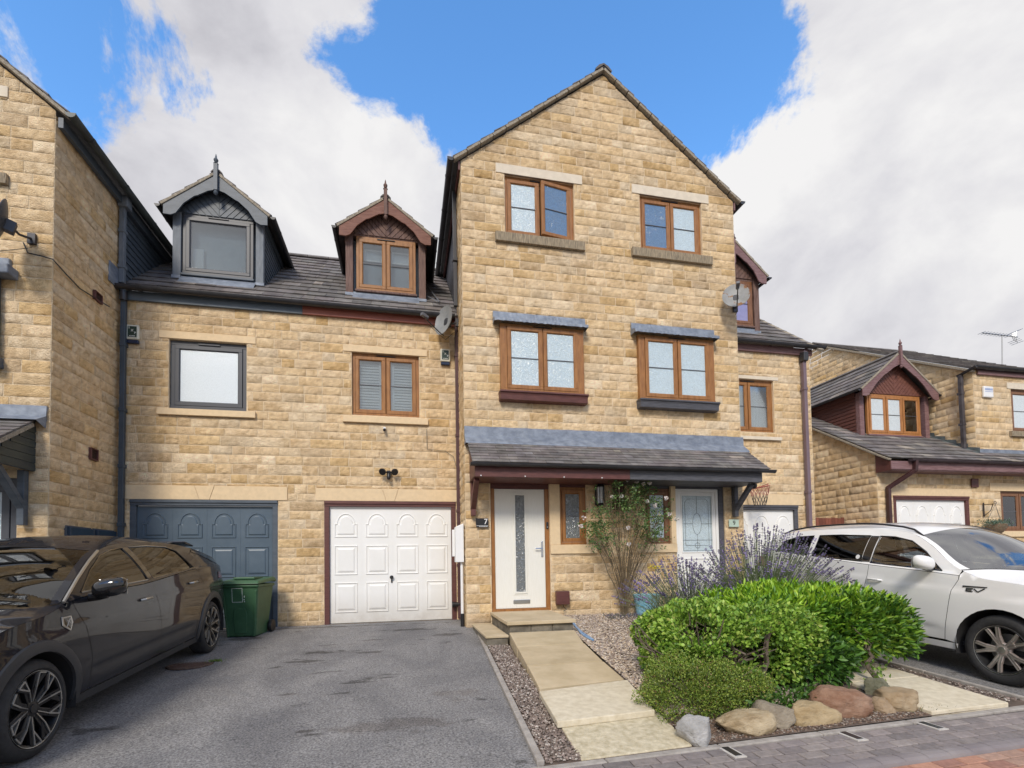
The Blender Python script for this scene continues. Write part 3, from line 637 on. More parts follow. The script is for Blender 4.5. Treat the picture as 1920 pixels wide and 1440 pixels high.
def garage(parent, r, fm, dm, fw=.085, handle=True, Y=D1, hm=None, bolts=True, z0=.0, ft=.1):
    x0, x1, _, z1 = r; mb = MB(); mb.box(x0, x1, Y-.012, Y+.09, z1-ft, z1); mb.box(x0, x0+fw, Y-.006, Y+.09, z0-.02, z1-ft); mb.box(x1-fw, x1, Y-.006, Y+.09, z0-.02, z1-ft)
    mb.box(x0+.002, x1-.002, Y-.03, Y-.012, z1-ft*.55, z1-.004)
    gd = mb.build('garage_door', fm, parent, bevel=.006)
    a, b, c, d = x0+fw+.004, x1-fw-.004, z0+.012, z1-ft-.006
    mb = MB(); yd = Y+.045; mb.box(a, b, yd, yd+.03, c, d); w4 = (b-a)/4
    mrg = .05; rows = [(d-.13-(d-c)*.215, d-.13), None, None]; H = d-c
    zr = [(c+H*.09, c+H*.345), (c+H*.415, c+H*.665), (c+H*.74, c+H*.945)]
    for i in range(4):
        u0, u1 = a+i*w4+w4*.15, a+(i+1)*w4-w4*.13
        for k, (q0, q1) in enumerate(zr):
            pl = arch_outline(u0, u1, q0, q1) if k == 2 else [(u0, q0), (u1, q0), (u1, q1), (u0, q1)]
            mould(mb, pl, yd, [(-.004, .0), (0.002, .013), (.010, .013), (.018, .001)])
            ip = inset(pl, .045) if k < 2 else arch_outline(u0+.05, u1-.05, q0+.045, q1-.045)
            mould(mb, ip, yd, [(0, .0005), (.004, .010), (.026, .017), (.03, .017)] if k < 2 else [(0, .0005), (.005, .010), (.016, .015)])
        if i: mb.box(a+i*w4-.004, a+i*w4+.004, yd-.003, yd, c, d)
    mb.build('door_leaf', dm, gd, bevel=0, recalc=True)
    if handle:
        h = MB(); xc = (a+b)/2-.01; zc = c+H*.385; h.lathe([(.022, 0), (.022, .012), (.012, .016), (.012, .03), (.03, .034), (.034, .045), (.02, .055)], (xc, yd, zc), (0, -1, 0), 14); h.box(xc-.012, xc+.014, yd-.012, yd, zc-.1, zc-.04); h.build('handle', hm or BLKPL, gd, smooth=True)
    return gd
garage(hA, gA, SLATEP, DOORBLUE); garage(hB, gB, MAROON, WHITED); garage(hC, gC, CHAR, WHITED)

# front doors
def door7(parent, r):
    x0, x1, z0, z1 = r; Y = D0+.06; mb = MB(); hz = P(980, 917, Y)[2]; fw = .075
    mb.box(x0, x0+fw, Y-.02, Y+.07, z0, hz); mb.box(x1-fw, x1, Y-.02, Y+.07, z0, hz); mb.box(x0, x1, Y-.03, Y+.07, z0-.002, z0+.045)
    fd = mb.build('front_door', OAKD if False else OAK, parent, bevel=.006)
    mb = MB(); mb.box(x0, x1, Y-.02, Y+.07, hz, z1); mb.build('head_board', MAROON, fd)
    a, b, c, d = x0+fw+.003, x1-fw-.003, z0+.05, hz-.004; yl = Y; gx0, gx1, gz0, gz1 = a+(b-a)*.40, a+(b-a)*.60, c+(d-c)*.135, d-(d-c)*.05
    mb = MB(); mb.box(a, gx0, yl, yl+.045, c, d); mb.box(gx1, b, yl, yl+.045, c, d); mb.box(gx0, gx1, yl, yl+.045, c, gz0); mb.box(gx0, gx1, yl, yl+.045, gz1, d)
    mb.build('door_leaf', CREAM, fd, bevel=.003)
    mb = MB(); ringrect(mb, gx0-.025, gx1+.025, gz0-.03, gz1+.03, .032, yl-.014, yl); ringrect(mb, gx0-.055, gx1+.055, gz0-.06, gz1+.06, .006, yl-.004, yl+.001); mb.build('glazing_cassette', CREAM, fd, bevel=.004)
    mb = MB(); mb.box(gx0+.004, gx1-.004, yl+.006, yl+.016, gz0, gz1); mb.build('pane', FROSTD, fd)
    mb = MB(); mb.box(gx0-.05, gx0+.22+.03, yl-.012, yl, c+.075, c+.145); lo_ = mb.build('letterbox', SILVER, fd, bevel=.01)
    mb = MB(); mb.box(b-.075, b-.035, yl-.012, yl, c+.88, c+1.16); mb.tube([(b-.055, yl-.012, c+1.03), (b-.055, yl-.05, c+1.03)], .011, 10); mb.tube([(b-.055, yl-.05, c+1.03), (b-.19, yl-.052, c+1.03)], .010, 10); mb.build('handle', CHROME, fd, bevel=.004)
    return fd
door7(hB, d7)
def door9(parent, r):
    x0, x1, z0, z1 = r; Y = D0+.06; hz = P(1310, 917, Y)[2]; mb = MB(); mb.box(x0, x0+.025, Y-.03, Y+.07, z0, hz); mb.box(x1-.10, x1, Y-.03, Y+.07, z0, hz); mb.box(x0, x1, Y-.03, Y+.07, hz, z1)
    fd = mb.build('front_door', CHAR, parent, bevel=.006); x0 += .026; x1 -= .101
    mb = MB(); ringrect(mb, x0, x1, z0+.0, hz-.002, .055, Y-.01, Y+.06); mb.build('inner_frame', WHITED, fd, bevel=.006)
    a, b, c, d = x0+.06, x1-.06, z0+.06, hz-.06; gx0, gx1, gz0, gz1 = a+.075, b-.075, c+.92, d-.07
    mb = MB(); mb.box(a, gx0, Y, Y+.05, c, d); mb.box(gx1, b, Y, Y+.05, c, d); mb.box(gx0, gx1, Y, Y+.05, c, gz0); mb.box(gx0, gx1, Y, Y+.05, gz1, d); ringrect(mb, gx0-.02, gx1+.02, gz0-.02, gz1+.02, .022, Y-.01, Y); ringrect(mb, gx0, gx1, c+.12, c+.8, .02, Y-.012, Y); mb.build('door_leaf', WHITED, fd, bevel=.004)
    mb = MB(); mb.box(gx0, gx1, Y+.01, Y+.02, gz0, gz1); mb.build('pane', FROST, fd)
    mb = MB(); y = Y+.004; w2, h2, xc, zc = gx1-gx0, gz1-gz0, (gx0+gx1)/2, (gz0+gz1)/2
    L = [[(gx0+.02, gz0+.02), (gx1-.02, gz0+.02), (gx1-.02, gz1-.02), (gx0+.02, gz1-.02), (gx0+.02, gz0+.02)], [(gx0+.07, gz0+.12), (gx0+.07, gz1-.12), (gx0+.13, gz1-.06), (gx1-.13, gz1-.06), (gx1-.07, gz1-.12), (gx1-.07, gz0+.12), (gx0+.07, gz0+.12)], [(xc, gz1), (xc, zc+.2)], [(xc, gz0), (xc, zc-.2)], [(gx0, zc), (xc-.09, zc)], [(xc+.09, zc), (gx1, zc)], [(gx0, gz0+.22), (gx1, gz0+.22)]]
    L.append([(xc+.09*math.cos(t*math.pi/12), zc+.2*math.sin(t*math.pi/12)) for t in range(25)]); L.append([(xc+.05*math.cos(t*math.pi/8), gz0+.12+.05*math.sin(t*math.pi/8)) for t in range(17)])
    for l in L: mb.tube([(u, y, v) for u, v in l], .0026, 5)
    mb.build('lead_pattern', LEADLINE, fd)
door9(hC, d9)
# glazed grey door of the left wing
x0, x1, z0, z1 = dw; mb = MB(); ringrect(mb, x0, x1, z0, z1, .09, DW+.03, DW+.11); fd = mb.build('front_door', GREYF, hA, bevel=.006)
mb = MB(); ringrect(mb, x0+.095, x1-.095, z0+.09, z1-.095, .09, DW+.02, DW+.08); mb.build('door_leaf', GREYF, fd, bevel=.006); mb = MB(); mb.box(x0+.18, x1-.18, DW+.05, DW+.06, z0+.18, z1-.18); mb.build('pane', FROST, fd)

# main roofs between the gables: everything runs in one plane, split between owners
CO = 1/math.hypot(1, SL); up = np.array([0, CO, SL*CO]); e = np.array([1, 0, 0]); LR = (RIDGE_Y-9.08)/CO
for p, a, b, sd in ((hA, XL+.0, XS, 21), (hB, XS, XT0, 22), (hC, XT1, XE+.16, 23)):
    oo = np.array([a, 9.165, 5.6+.015*SL]); tiles('roof', p, oo, e, up, b-a, (RIDGE_Y-9.165)/CO, seed=sd)
    ridge_tiles('ridge', p, (a, RIDGE_Y, oo[2]+SL*(RIDGE_Y-9.165)+.05), (b, RIDGE_Y, oo[2]+SL*(RIDGE_Y-9.165)+.05), seed=sd)
    mb = MB(); mb.add([(a, RIDGE_Y, 8.42), (b, RIDGE_Y, 8.42), (b, RIDGE_Y+3.4, 5.6), (a, RIDGE_Y+3.4, 5.6)], [(0, 1, 2, 3)]); mb.build('rear_roof', TILE, p, tint=np.ones((4, 3)))
mb = MB(); verge(mb, (XE+.10, 9.06, 5.52), (XE+.10, RIDGE_Y, 5.52+SL*(RIDGE_Y-9.06)), .12, .05); mb.build('verge', VERGE, hC)
# fascias and gutters
mb = MB(); mb.box(XL+.02, XS, D1-.06, D1-.02, 5.475, 5.63); mb.build('fascia', mat('fascia_blue_grey', (.085, .115, .145), .5, scale=5, col2=(.12, .15, .18), stretch=(1, 1, 4)), hA, bevel=.004)
mb = MB(); mb.box(XS+.002, XT0-.02, D1-.06, D1-.02, 5.475, 5.62); mb.build('fascia', mat('red_brown_fascia', (.25, .07, .045), .5, scale=6, col2=(.33, .11, .075), stretch=(.5, 1, 5), bump=.15), hB, bevel=.004)
mb = MB(); mb.box(XT1, XE+.03, D1-.06, D1-.02, 5.47, 5.62); mb.build('fascia', PLUM, hC, bevel=.004)
gutter(hA, (XL-.06, D1-.155, 5.655), (XS, D1-.155, 5.645), r=.064); gutter(hB, (XS+.01, D1-.155, 5.645), (.93, D1-.155, 5.635), r=.064); gutter(hC, (XT1+.02, D1-.155, 5.655), (XE+.25, D1-.155, 5.645), r=.064)
# downpipes
GBL = mat('blue_grey_pipe_paint', (.045, .065, .088), .45, var=.15, scale=3)
xp = P(230, 700, D1-.1)[0]; downpipe(hA, [(xp+.02, D1-.13, 5.6), (xp, D1-.09, 5.4), (xp, D1-.09, 0.02)], GBL, .036, clips=(4.7, 3.62, 2.7, 1.75, .8))
mb = MB(); mb.lathe([(.05, 0), (.055, .1), (.04, .18)], (xp+.01, D1-.12, 5.42), n=14); mb.build('gutter_outlet', GUTTER, hA, smooth=True)
xq = P(859, 800, D1-.09)[0]-.01; PIPEM = mat('maroon_brown_plastic', (.075, .035, .038), .4, var=.2, scale=3)
downpipe(hB, [(xq-.03, D1-.25, 7.9), (xq-.03, D1-.3, 5.75)], GUTTER, .034, clips=(6.6,)); downpipe(hB, [(xq, D1-.1, 5.6), (xq, D1-.1, .05)], PIPEM, .034, clips=(4.9, 3.4, 2.0, 1.0))
xr = P(1511, 800, D1-.1)[0]; PIPEP = mat('faded_plum_plastic', (.17, .12, .14), .4, var=.12, scale=2)
downpipe(hC, [(xr, D1-.13, 5.5), (xr, D1-.1, 5.3), (xr, D1-.1, 0)], PIPEP, .04, clips=(4.7, 2.45)); mb = MB(); mb.box(xr-.06, xr+.06, D1-.19, D1-.05, 5.30, 5.5); mb.build('hopper', GUTTER, hC, bevel=.015)

# tower roof: two slopes running back, verges, eaves gutters
SG = .772; cg = 1/math.hypot(1, SG); HW = 2.80; zr = 8.02+.772*2.70+.10; L2 = HW/cg; yb = 13.2; yf = D0-.07
tiles('roof', hB, (3.685-HW, yf, zr-SG*HW), (0, 1, 0), (cg, 0, SG*cg), yb-yf, L2, seed=31); tiles('roof', hC, (3.685+HW, yf, zr-SG*HW), (0, 1, 0), (-cg, 0, SG*cg), yb-yf, L2, seed=32)
ridge_tiles('ridge', hB, (3.685, yf-.02, zr+.04), (3.685, yb, zr+.04), .14)
for p, s in ((hB, -1), (hC, 1)):
    mb = MB(); rg = random.Random(5)
    for k in range(12):
        t0, t1 = k/12, (k+1)/12-.004; a = (3.685+s*HW*(1-t0), D0-.035, zr-SG*HW*(1-t0)-.035+rg.uniform(-.004, .004)); b = (3.685+s*HW*(1-t1), D0-.035, zr-SG*HW*(1-t1)-.035+rg.uniform(-.004, .004)); mb.bar(a, b, .09+rg.uniform(-.008, .012), .045, (0, 0, 1))
    mb.build('verge', VERGE, p, bevel=.006)
    xg = 3.685+s*(HW+.05); zg = zr-SG*HW-.0; gutter(p, (xg, D0-.05, zg), (xg, yb, zg), r=.06); mb = MB(); mb.box(3.685+s*2.69, 3.685+s*2.72, D0-.01, yb, zg-.17, zg-.02); mb.build('fascia', MAROON if s < 0 else PLUM, p)
# wing roof, eaves and cheek
SW = .805; cw_ = 1/math.hypot(1, SW); HWW = 2.93; xw = XL-2.75; zw = 7.26+.805*2.75+.09
tiles('roof', hA, (xw+HWW, DW-.07, zw-SW*HWW), (0, 1, 0), (-cw_, 0, SW*cw_), 6.0, HWW/cw_, seed=41); tiles('roof', hA, (xw-HWW, DW-.07, zw-SW*HWW), (0, 1, 0), (cw_, 0, SW*cw_), 6.0, HWW/cw_, seed=42)
mb = MB()
for s in (-1, 1): mb.bar((xw+s*HWW, DW-.035, zw-SW*HWW-.035), (xw, DW-.035, zw-.035), .09, .045)
mb.build('verge', VERGE, hA, bevel=.008)
GREEN = mat('algae_stained_gutter', (.035, .04, .042), .5, scale=3, col2=(.07, .085, .08)); zg = zw-SW*HWW; gutter(hA, (xw+HWW+.04, DW-.08, zg-.01), (xw+HWW+.04, 11.3, zg-.01), m=GREEN, r=.062)
mb = MB(); mb.box(XL+.03, XL+.09, DW, 11.3, zg-.17, zg-.03); mb.build('fascia', SLATEP, hA)
mb = MB()                                                     # shiplap cheek above the lower roof
nb = 16
for k in range(nb):
    z0_, z1_ = 5.55+k*.11, 5.55+(k+1)*.11; ye = 9.15+(z1_-5.6)/SL+.15
    mb.add([(XL+.028, 9.33, z0_), (XL+.028, ye, z0_), (XL+.012, ye, z1_), (XL+.012, 9.33, z1_), (XL, 9.33, z0_), (XL, ye, z0_)], [(0, 1, 2, 3), (0, 4, 5, 1)])
mb.build('cheek_boarding', SLATEP, hA)
downpipe(hA, [(XL+.09, 9.27, zg-.1), (XL+.07, 9.22, zg-.22), (XL+.07, 9.22, 5.75)], SLATEL, .038, clips=(6.6, 6.0)); mb = MB(); mb.box(XL+.02, XL+.17, 9.14, 9.30, zg-.22, zg-.03); mb.build('hopper', SLATEL, hA, bevel=.02)
mb = MB(); mb.box(XL+.006, XL+.03, 8.95, 9.32, 5.62, 5.95); mb.build('lead_flashing', LEAD, hA, bevel=.006)

# dormers
def dormer(parent, px, zb, zeave, xl, xr, yf, zap, ohang, tm, pm, frame, pane, wrectv, n, seed, zf0, zf1, slope=SL, roofpt=EAVE, panes=None, chev=None, backdrop=None, bars=True, cheekm=None, yback=None, gext=.10, vent=True):
    """px unused; posts xl..xr, eave height zeave, apex zap, bargeboards standing ohang in front"""
    chev = chev or pm; xc = (xl+xr)/2; hw = (xr-xl)/2; ye = lambda z: roofpt[1]+(z-roofpt[2])/slope
    mb = MB(); pw = .135; mb.box(xl, xl+pw, yf-.03, yf+.12, zb, zeave); mb.box(xr-pw, xr, yf-.03, yf+.12, zb, zeave); mb.box(xl+pw, xr-pw, yf, yf+.1, wrectv[3], zeave+.02)
    dm = mb.build('dormer', pm, parent, bevel=.006)
    fo_ = window(dm, *wrectv, yf+.0, n=n, frame=frame, pane=pane, panes=panes, bars=bars, vent=vent)
    # depth is limited to thing > part > sub-part: merge the window pieces as direct sub-parts of the dormer
    for c in list(fo_.children): c.parent = dm
    mb = MB(); mb.box(wrectv[0]-.02, wrectv[1]+.02, yf-.05, yf+.02, wrectv[2]-.045, wrectv[2]-.004); mb.build('sill', pm if frame is not GREYF else SLATEP, dm, bevel=.008)
    mb = MB(); zl = wrectv[2]-.05; zq = roofpt[2]+slope*(yf-.22-roofpt[1])+.035
    mb.add([(xl+pw, yf-.012, zl), (xr-pw, yf-.012, zl), (xr-pw, yf-.03, zb+.02), (xl+pw, yf-.03, zb+.02), (xl+pw, yf-.20, zq), (xr-pw, yf-.20, zq)], [(0, 1, 2, 3), (3, 2, 5, 4)]); mb.box(xl-.01, xl+pw, yf-.045, yf-.03, zb-.02, zb+.035); mb.box(xr-pw, xr+.01, yf-.045, yf-.03, zb-.02, zb+.035); mb.build('lead_apron', LEAD, dm)
    # chevron boarding in the gable
    tri = [(xl+.02, zeave+.0), (xr-.02, zeave+.0), (xc, zap-.10)]; mb = MB(); f = planefn('F', yf); bw = .085
    for s in (-1, 1):
        half = clip_poly(tri, [(xc-3, zb-3), (xc-.003, zb-3), (xc-.003, zb+9), (xc-3, zb+9)]) if s < 0 else clip_poly(tri, [(xc+.003, zb-3), (xc+3, zb-3), (xc+3, zb+9), (xc+.003, zb+9)])
        a = R(48); d = np.array([-s*math.cos(a)*-1, math.sin(a)]); d = np.array([s*math.cos(a), math.sin(a)]); nn = np.array([-d[1], d[0]]); o0 = np.array([xc, zeave])
        for k in range(-16, 17):
            c = o0+nn*k*bw; q = [c-d*3, c-d*3+nn*(bw-.012), c+d*3+nn*(bw-.012), c+d*3]; q = [tuple(t) for t in q]
            ar = sum(q[i][0]*q[(i+1) % 4][1]-q[(i+1) % 4][0]*q[i][1] for i in range(4)); q = q if ar > 0 else q[::-1]
            pl = clip_poly(half, q)
            if len(pl) > 2: mb.prism(pl, f, 0, .02)
    mb.prism([(xl+.01, zeave-.01), (xr-.01, zeave-.01), (xc, zap-.09)], f, -.03, .004); mb.build('gable_boarding', chev, dm)
    # shaped bargeboards
    yb_ = yf-ohang; f = planefn('F', yb_); oh = .10; zl0 = zeave+.03; bx = hw+oh; pitch = (zap-zl0)/bx; mb = MB(); wd = .185
    for s in (-1, 1):
        out = [(xc+s*.0, zap), (xc+s*bx, zap-pitch*bx), (xc+s*bx, zap-pitch*bx-wd)]
        inner = [(xc+s*(bx-.12), zap-pitch*bx-wd-.005), (xc+s*(bx-.20), zap-pitch*bx-wd+.035), (xc+s*(bx*.62), zap-pitch*bx*.62-wd-.02), (xc+s*(bx*.42), zap-pitch*bx*.42-wd-.0), (xc+s*(bx*.36), zap-pitch*bx*.36-wd-.02), (xc+s*(bx*.16), zap-pitch*bx*.16-wd-.045), (xc+s*0, zap-wd-.11)]
        pl = out+inner; mb.prism(pl, f, 0, .03)
    mb.build('bargeboard', tm, dm, bevel=.003)
    # finial: square post, turned tip and drop
    mb = MB(); fy = yb_-.055; zt, zb2 = zf1, zf0; mb.box(xc-.032, xc+.032, fy-.032, fy+.032, zb2+.09, zt-.19)
    mb.lathe([(.045, 0), (.02, .02), (.036, .05), (.04, .075), (.018, .11), (.012, .15), (.001, .19)], (xc, fy, zt-.19), n=10); mb.lathe([(.01, 0), (.035, .025), (.04, .05), (.025, .075), (.034, .09)], (xc, fy, zb2), n=10); mb.build('finial', tm if tm is not RUST else RUSTV, dm, smooth=True)
    # roof slopes back into the main roof
    cz = 1/math.hypot(1, pitch); W = yback if yback else (ye(zap)-yf+.1); bx2 = bx+.06; off = .045
    for s in (-1, 1):
        tiles('dormer_roof', dm, (xc+s*bx2, yb_-.03, zap-pitch*bx2+off), (0, 1, 0), (-s*cz, 0, pitch*cz), W+ohang, bx2/cz, gauge=.26, seed=seed+s)
        yg = (yback+yf) if yback else ye(zap-pitch*bx2)+.05; gutter(dm, (xc+s*(bx2+.035), yb_-.02, zap-pitch*bx2+.03), (xc+s*(bx2+.035), yg, zap-pitch*bx2+.03), r=.045)
        mb = MB(); mb.bar((xc+s*(bx2-.02), yb_-.015, zap-pitch*(bx2-.02)+.02), (xc+s*.05, yb_-.015, zap-pitch*.05+.02), .06, .045); mb.build('verge', VERGE, dm, bevel=.006)
        # cheek of lapped boards
        mb = MB(); X = xl if s < 0 else xr; z = zb-.02
        while z < zeave+.0:
            z2 = min(z+.095, zeave); y2 = ye(z2)+.12 if not yback else yf+yback
            y0c = yf+.08
            mb.add([(X+s*.014, y0c, z), (X+s*.014, y2, z), (X-s*.002, y2, z2), (X-s*.002, y0c, z2), (X-s*.01, y0c, z), (X-s*.01, y2, z)], [(0, 1, 2, 3), (0, 4, 5, 1)]); z = z2
        mb.box(X-s*.0, X+s*.03, y0c, yg, zeave-.10, zeave+.04); mb.build('cheek', cheekm or pm, dm)
    ridge_tiles('dormer_ridge', dm, (xc, yb_-.04, zap+.09), (xc, yf+W, zap+.09), .085)
    if backdrop: mb = MB(); mb.box(xl+.1, xr-.1, yf+.22, yf+.24, zb+.1, zeave); mb.build('room_backdrop', backdrop, dm)
    return dm
yA = PR(330, 524, EAVE, SL)[1]
def dz(px, py, y): return P(px, py, y)[2]
wd = wr4((343.5, 401.5), (473.7, 414), (341.5, 511.4), (476.7, 526), yA)
dA = dormer(hA, 0, PR(408, 530, EAVE, SL)[2], dz(330, 398, yA), P(324.6, 480, yA)[0], P(495, 480, yA)[0], yA, P(407, 328, yA-.14)[2], .14, SLATEP, SLATEL, GREYF, GLASS, wd, 1, 51, P(407, 366, yA-.2)[2], P(407, 288, yA-.2)[2], bars=False, chev=SLATEP, cheekm=SLATEP)
mb = MB(); mb.box(wd[0], wd[1], yA+.2, yA+.22, wd[2], wd[3]+.2); bd = mb.build('room_ceiling', ROOM, dA)
mb = MB(); mb.box(wd[0]+.02, wd[0]+.3, yA+.12, yA+.19, wd[2], wd[2]+.55); mb.build('curtain', BLIND, dA)
yB = PR(655, 554, EAVE, SL)[1]
wd = wr4((667, 441.9), (779.2, 454.4), (668.8, 544), (779.6, 552.3), yB)
dB = dormer(hB, 0, PR(725, 560, EAVE, SL)[2], dz(650, 437, yB), P(648.3, 500, yB)[0], P(798, 500, yB)[0], yB, P(722, 374, yB-.14)[2], .14, RUST, RUSTV, OAK, GLASS, wd, 2, 54, P(722, 411, yB-.2)[2], P(722, 336, yB-.2)[2], backdrop=ROOM)
mb = MB()
for i in range(2):
    a = wd[0]+.14+i*(wd[1]-wd[0])/2-(.04*i); ringrect(mb, a, a+.36, wd[3]-.40, wd[3]-.16, .03, yB+.14, yB+.16)
mb.build('folded_blind', SHUT, dB); mb = MB(); mb.box(wd[0]+.08, wd[1]-.08, yB+.17, yB+.18, wd[3]-.37, wd[3]-.17); mb.build('folded_blind', BLIND, dB)
q = PR(1423, 625, EAVE, SL); yC = q[1]; xrC = P(1422, 570, yC)[0]; xlC = xrC-1.5
wd = (xlC+.17, P(1410.5, 560, yC)[0], P(1405, 612, yC)[2], dz(1400, 528, yC)-.0)
dC = dormer(hC, 0, q[2], dz(1424, 529, yC)+.03, xlC, xrC, yC, P(1424, 517, yC-.14)[2]+.05+(1.5/2+.1)*.83, .14, PLUM, RUSTV, OAKD, mat('lilac_curtained_glass', (.28, .26, .45), .15, spec=.9), wd, 2, 57, q[2]+1.35, q[2]+2.2)

# porch roof along both houses
zE, yE, zT = 2.60, 7.70, 3.16; sp = (zT-zE)/(D0-yE); cp = 1/math.hypot(1, sp)
for p, a, b, sd, fm in ((hB, 1.04, XM, 61, MAROON), (hC, XM, 6.36, 62, CHAR)):
    po = MB(); po.box(a+.05 if p is hB else a+.002, b-.0 if p is hB else b-.1, yE+.07, yE+.105, 2.395, 2.575); pr_ = po.build('porch', fm, p, bevel=.005)
    tiles('porch_roof', pr_, (a, yE-.02, zE+.005), e, (0, cp, sp*cp), b-a, (D0-yE+.02)/cp, gauge=.105, tw=.30, seed=sd, thick=.012, mt=TILE)
    mb = MB(); n = 30; rg = random.Random(sd); V = []
    for i in range(n+1):
        x = a-.03+(b-a+.06)*i/n if p is hB else a+(b-a+.03)*i/n
        V += [(x, D0-.034, 3.37+rg.uniform(-.004, .004)), (x, D0-.04-rg.uniform(0, .008), 3.2), (x, D0-.2, zE+sp*(D0-.2-yE)+.055+rg.uniform(-.004, .006)), (x, D0-.21, zE+sp*(D0-.2-yE)+.03)]
    mb.add(V, [(i*4+k, i*4+k+1, i*4+k+5, i*4+k+4) for i in range(n) for k in range(3)]); mb.add([(V[0][0], D0, 3.37), V[0], V[1], V[2], V[3], (V[0][0], D0, 3.05)], [(0, 1, 2, 3, 4, 5)]); q = V[-4:]; mb.add([(q[0][0], D0, 3.37), q[0], q[1], q[2], q[3], (q[0][0], D0, 3.05)], [(0, 1, 2, 3, 4, 5)])
    mb.build('lead_flashing', LEAD, pr_)
    gutter(pr_, (a-.02 if p is hB else a, yE-.0, zE+.0), (b if p is hB else b+.09, yE-.0, zE+.0), r=.052, joints=2.2)
    mb = MB(); mb.box(a+.05 if p is hB else a+.002, b-.002 if p is hB else b-.1, yE+.105, D0-.002, 2.40, 2.415); mb.build('soffit', MAROON if p is hB else CHAR, pr_)
    xe = a+.05 if p is hB else b-.1; f = planefn('R', xe); mb = MB(); f2 = lambda u, v, d: (xe+d, u, v); mb.prism([(yE+.105, 2.395), (D0, 2.395), (D0, 3.1), (yE+.105, 2.57)], f2, 0, .02 if p is hB else -.02); mb.build('end_board', fm, pr_)
    # gallows bracket
    xb = xe+.045 if p is hB else xe-.13; mb = MB(); mb.box(xb-.04, xb+.04, D0-.13, D0-.035, 1.83, 2.40); mb.bar((xb, D0-.10, 1.96), (xb, D0-.55, 2.37), .07, .085, (1, 0, 0)); mb.build('bracket', fm, pr_, bevel=.006)
mb = MB()
for px in (902, 985, 1058, 1129): q = P(px, 897, yE+.06); mb.lathe([(.008, 0), (.012, .006), (.004, .014)], (q[0], yE+.068, 2.41), (0, -1, 0), 8)
mb.build('screw_caps', WHITEP, hB)
xr2 = P(1146, 900, D0)[0]; mb = MB(); mb.box(P(1148, 900, D0)[0], P(1168, 900, D0)[0], D0-.06, D0+.0, 1.95, 2.40); mb.build('party_post', MAROON, hB)
# wing porch
sw = .62; ye0, ze0 = 6.95, 2.55; mb = MB(); f2 = lambda u, v, d: (-4.74+d, u, v)
mb.prism([(6.98, 2.33), (DW, 2.33), (DW, 3.02), (6.98, 2.50)], f2, -.02, .0); pw_ = mb.build('porch', CHAR if False else SLATEP, hA)
mb = MB()
for k in range(6): mb.box(-4.741, -4.728, 6.99+max(0, (k-1))*.14, DW-.002, 2.335+k*.1, 2.335+k*.1+.092)
mb.build('end_board', mat('mossy_dark_boarding', (.028, .036, .04), .6, scale=4, col2=(.055, .065, .05), stretch=(1, .6, 4)), pw_)
cq = 1/math.hypot(1, sw); tiles('porch_roof', pw_, (-7.6, 6.93, 2.55), e, (0, cq, sw*cq), 2.9, (DW-6.93)/cq, gauge=.13, tw=.3, seed=71, thick=.014)
mb = MB(); mb.add([(-7.6, DW-.034, 3.2), (-4.60, DW-.034, 3.2), (-4.60, DW-.04, 3.06), (-7.6, DW-.04, 3.06), (-7.6, DW-.17, 2.98), (-4.64, DW-.17, 2.98)], [(0, 1, 2, 3), (3, 2, 5, 4)]); mb.add([(-4.60, DW, 3.2), (-4.60, DW-.034, 3.2), (-4.60, DW-.04, 3.06), (-4.64, DW-.17, 2.98), (-4.62, DW, 2.9)], [(0, 1, 2, 3, 4)]); mb.build('lead_flashing', LEAD, pw_)
mb = MB(); mb.bar((-4.72, 6.95, 2.52), (-4.72, DW-.1, 2.52+sw*.66), .05, .05); mb.build('verge', VERGE, pw_); gutter(pw_, (-7.6, 6.88, 2.54), (-4.72, 6.88, 2.54), r=.05)
mb = MB(); mb.box(-7.6, -4.762, 6.97, 7.0, 2.33, 2.5); mb.build('fascia', SLATEP, pw_, bevel=.004)
mb = MB(); mb.box(-4.86, -4.78, DW-.12, DW-.034, 1.62, 2.33); mb.bar((-4.82, DW-.09, 1.85), (-4.82, DW-.52, 2.31), .07, .09, (1, 0, 0)); mb.build('bracket', SLATEP, pw_, bevel=.006)
# ------------------------------------------------------------------ detached house at the right
D2 = 9.67; XD = 10.885; XU = 14.2; YU = 9.86; RP = np.array([0, 9.605, 3.446]); SR = .60; topL = lambda u: 3.44+SR*(u-9.605)-.06
gD = (P(1677, 990, D2)[0], P(1819, 990, D2)[0], -.02, P(1750, 930, D2)[2])
wD = (P(1877, 950, D2)[0], P(1877, 950, D2)[0]+1.3, P(1890, 996, D2)[2], P(1890, 921, D2)[2]); lD = (wD[0]-.35, wD[1]+.2, wD[3], wD[3]+.20)
sD = (wD[0]-.15, wD[1]+.15, wD[2]-.14, wD[2])
stone_wall('F', D2, XD, 18.5, -.1, 3.5, [gD, wD], [lD, sD, (gD[0]-.1, gD[1]+.1, gD[3], gD[3]+.18)], [(hD, 0)], seed=101, cell=.045)
stone_wall('L', XD, D2, 15.5, -.1, 7.0, [], [], [(hD, 0)], top=topL, seed=102, cell=.045)
wU = wr4((1892, 731), (1960, 735), (1893.5, 811), (1960, 812), YU+.05); lU = (wU[0]-.13, wU[1]+.1, wU[3], wU[3]+.16); sU = (wU[0]-.13, wU[1]+.1, wU[2]-.14, wU[2])
zUe = 5.82; stone_wall('F', YU, XU, 18.5, 3.3, zUe, [wU], [lU, sU], [(hD, 0)], seed=103, cell=.045)
topU = lambda u: 5.86+.568*(4.6-abs(u-14.7))
stone_wall('L', XU, YU, 18.0, 3.2, 8.6, [], [], [(hD, 0)], top=topU, seed=104, cell=.05)
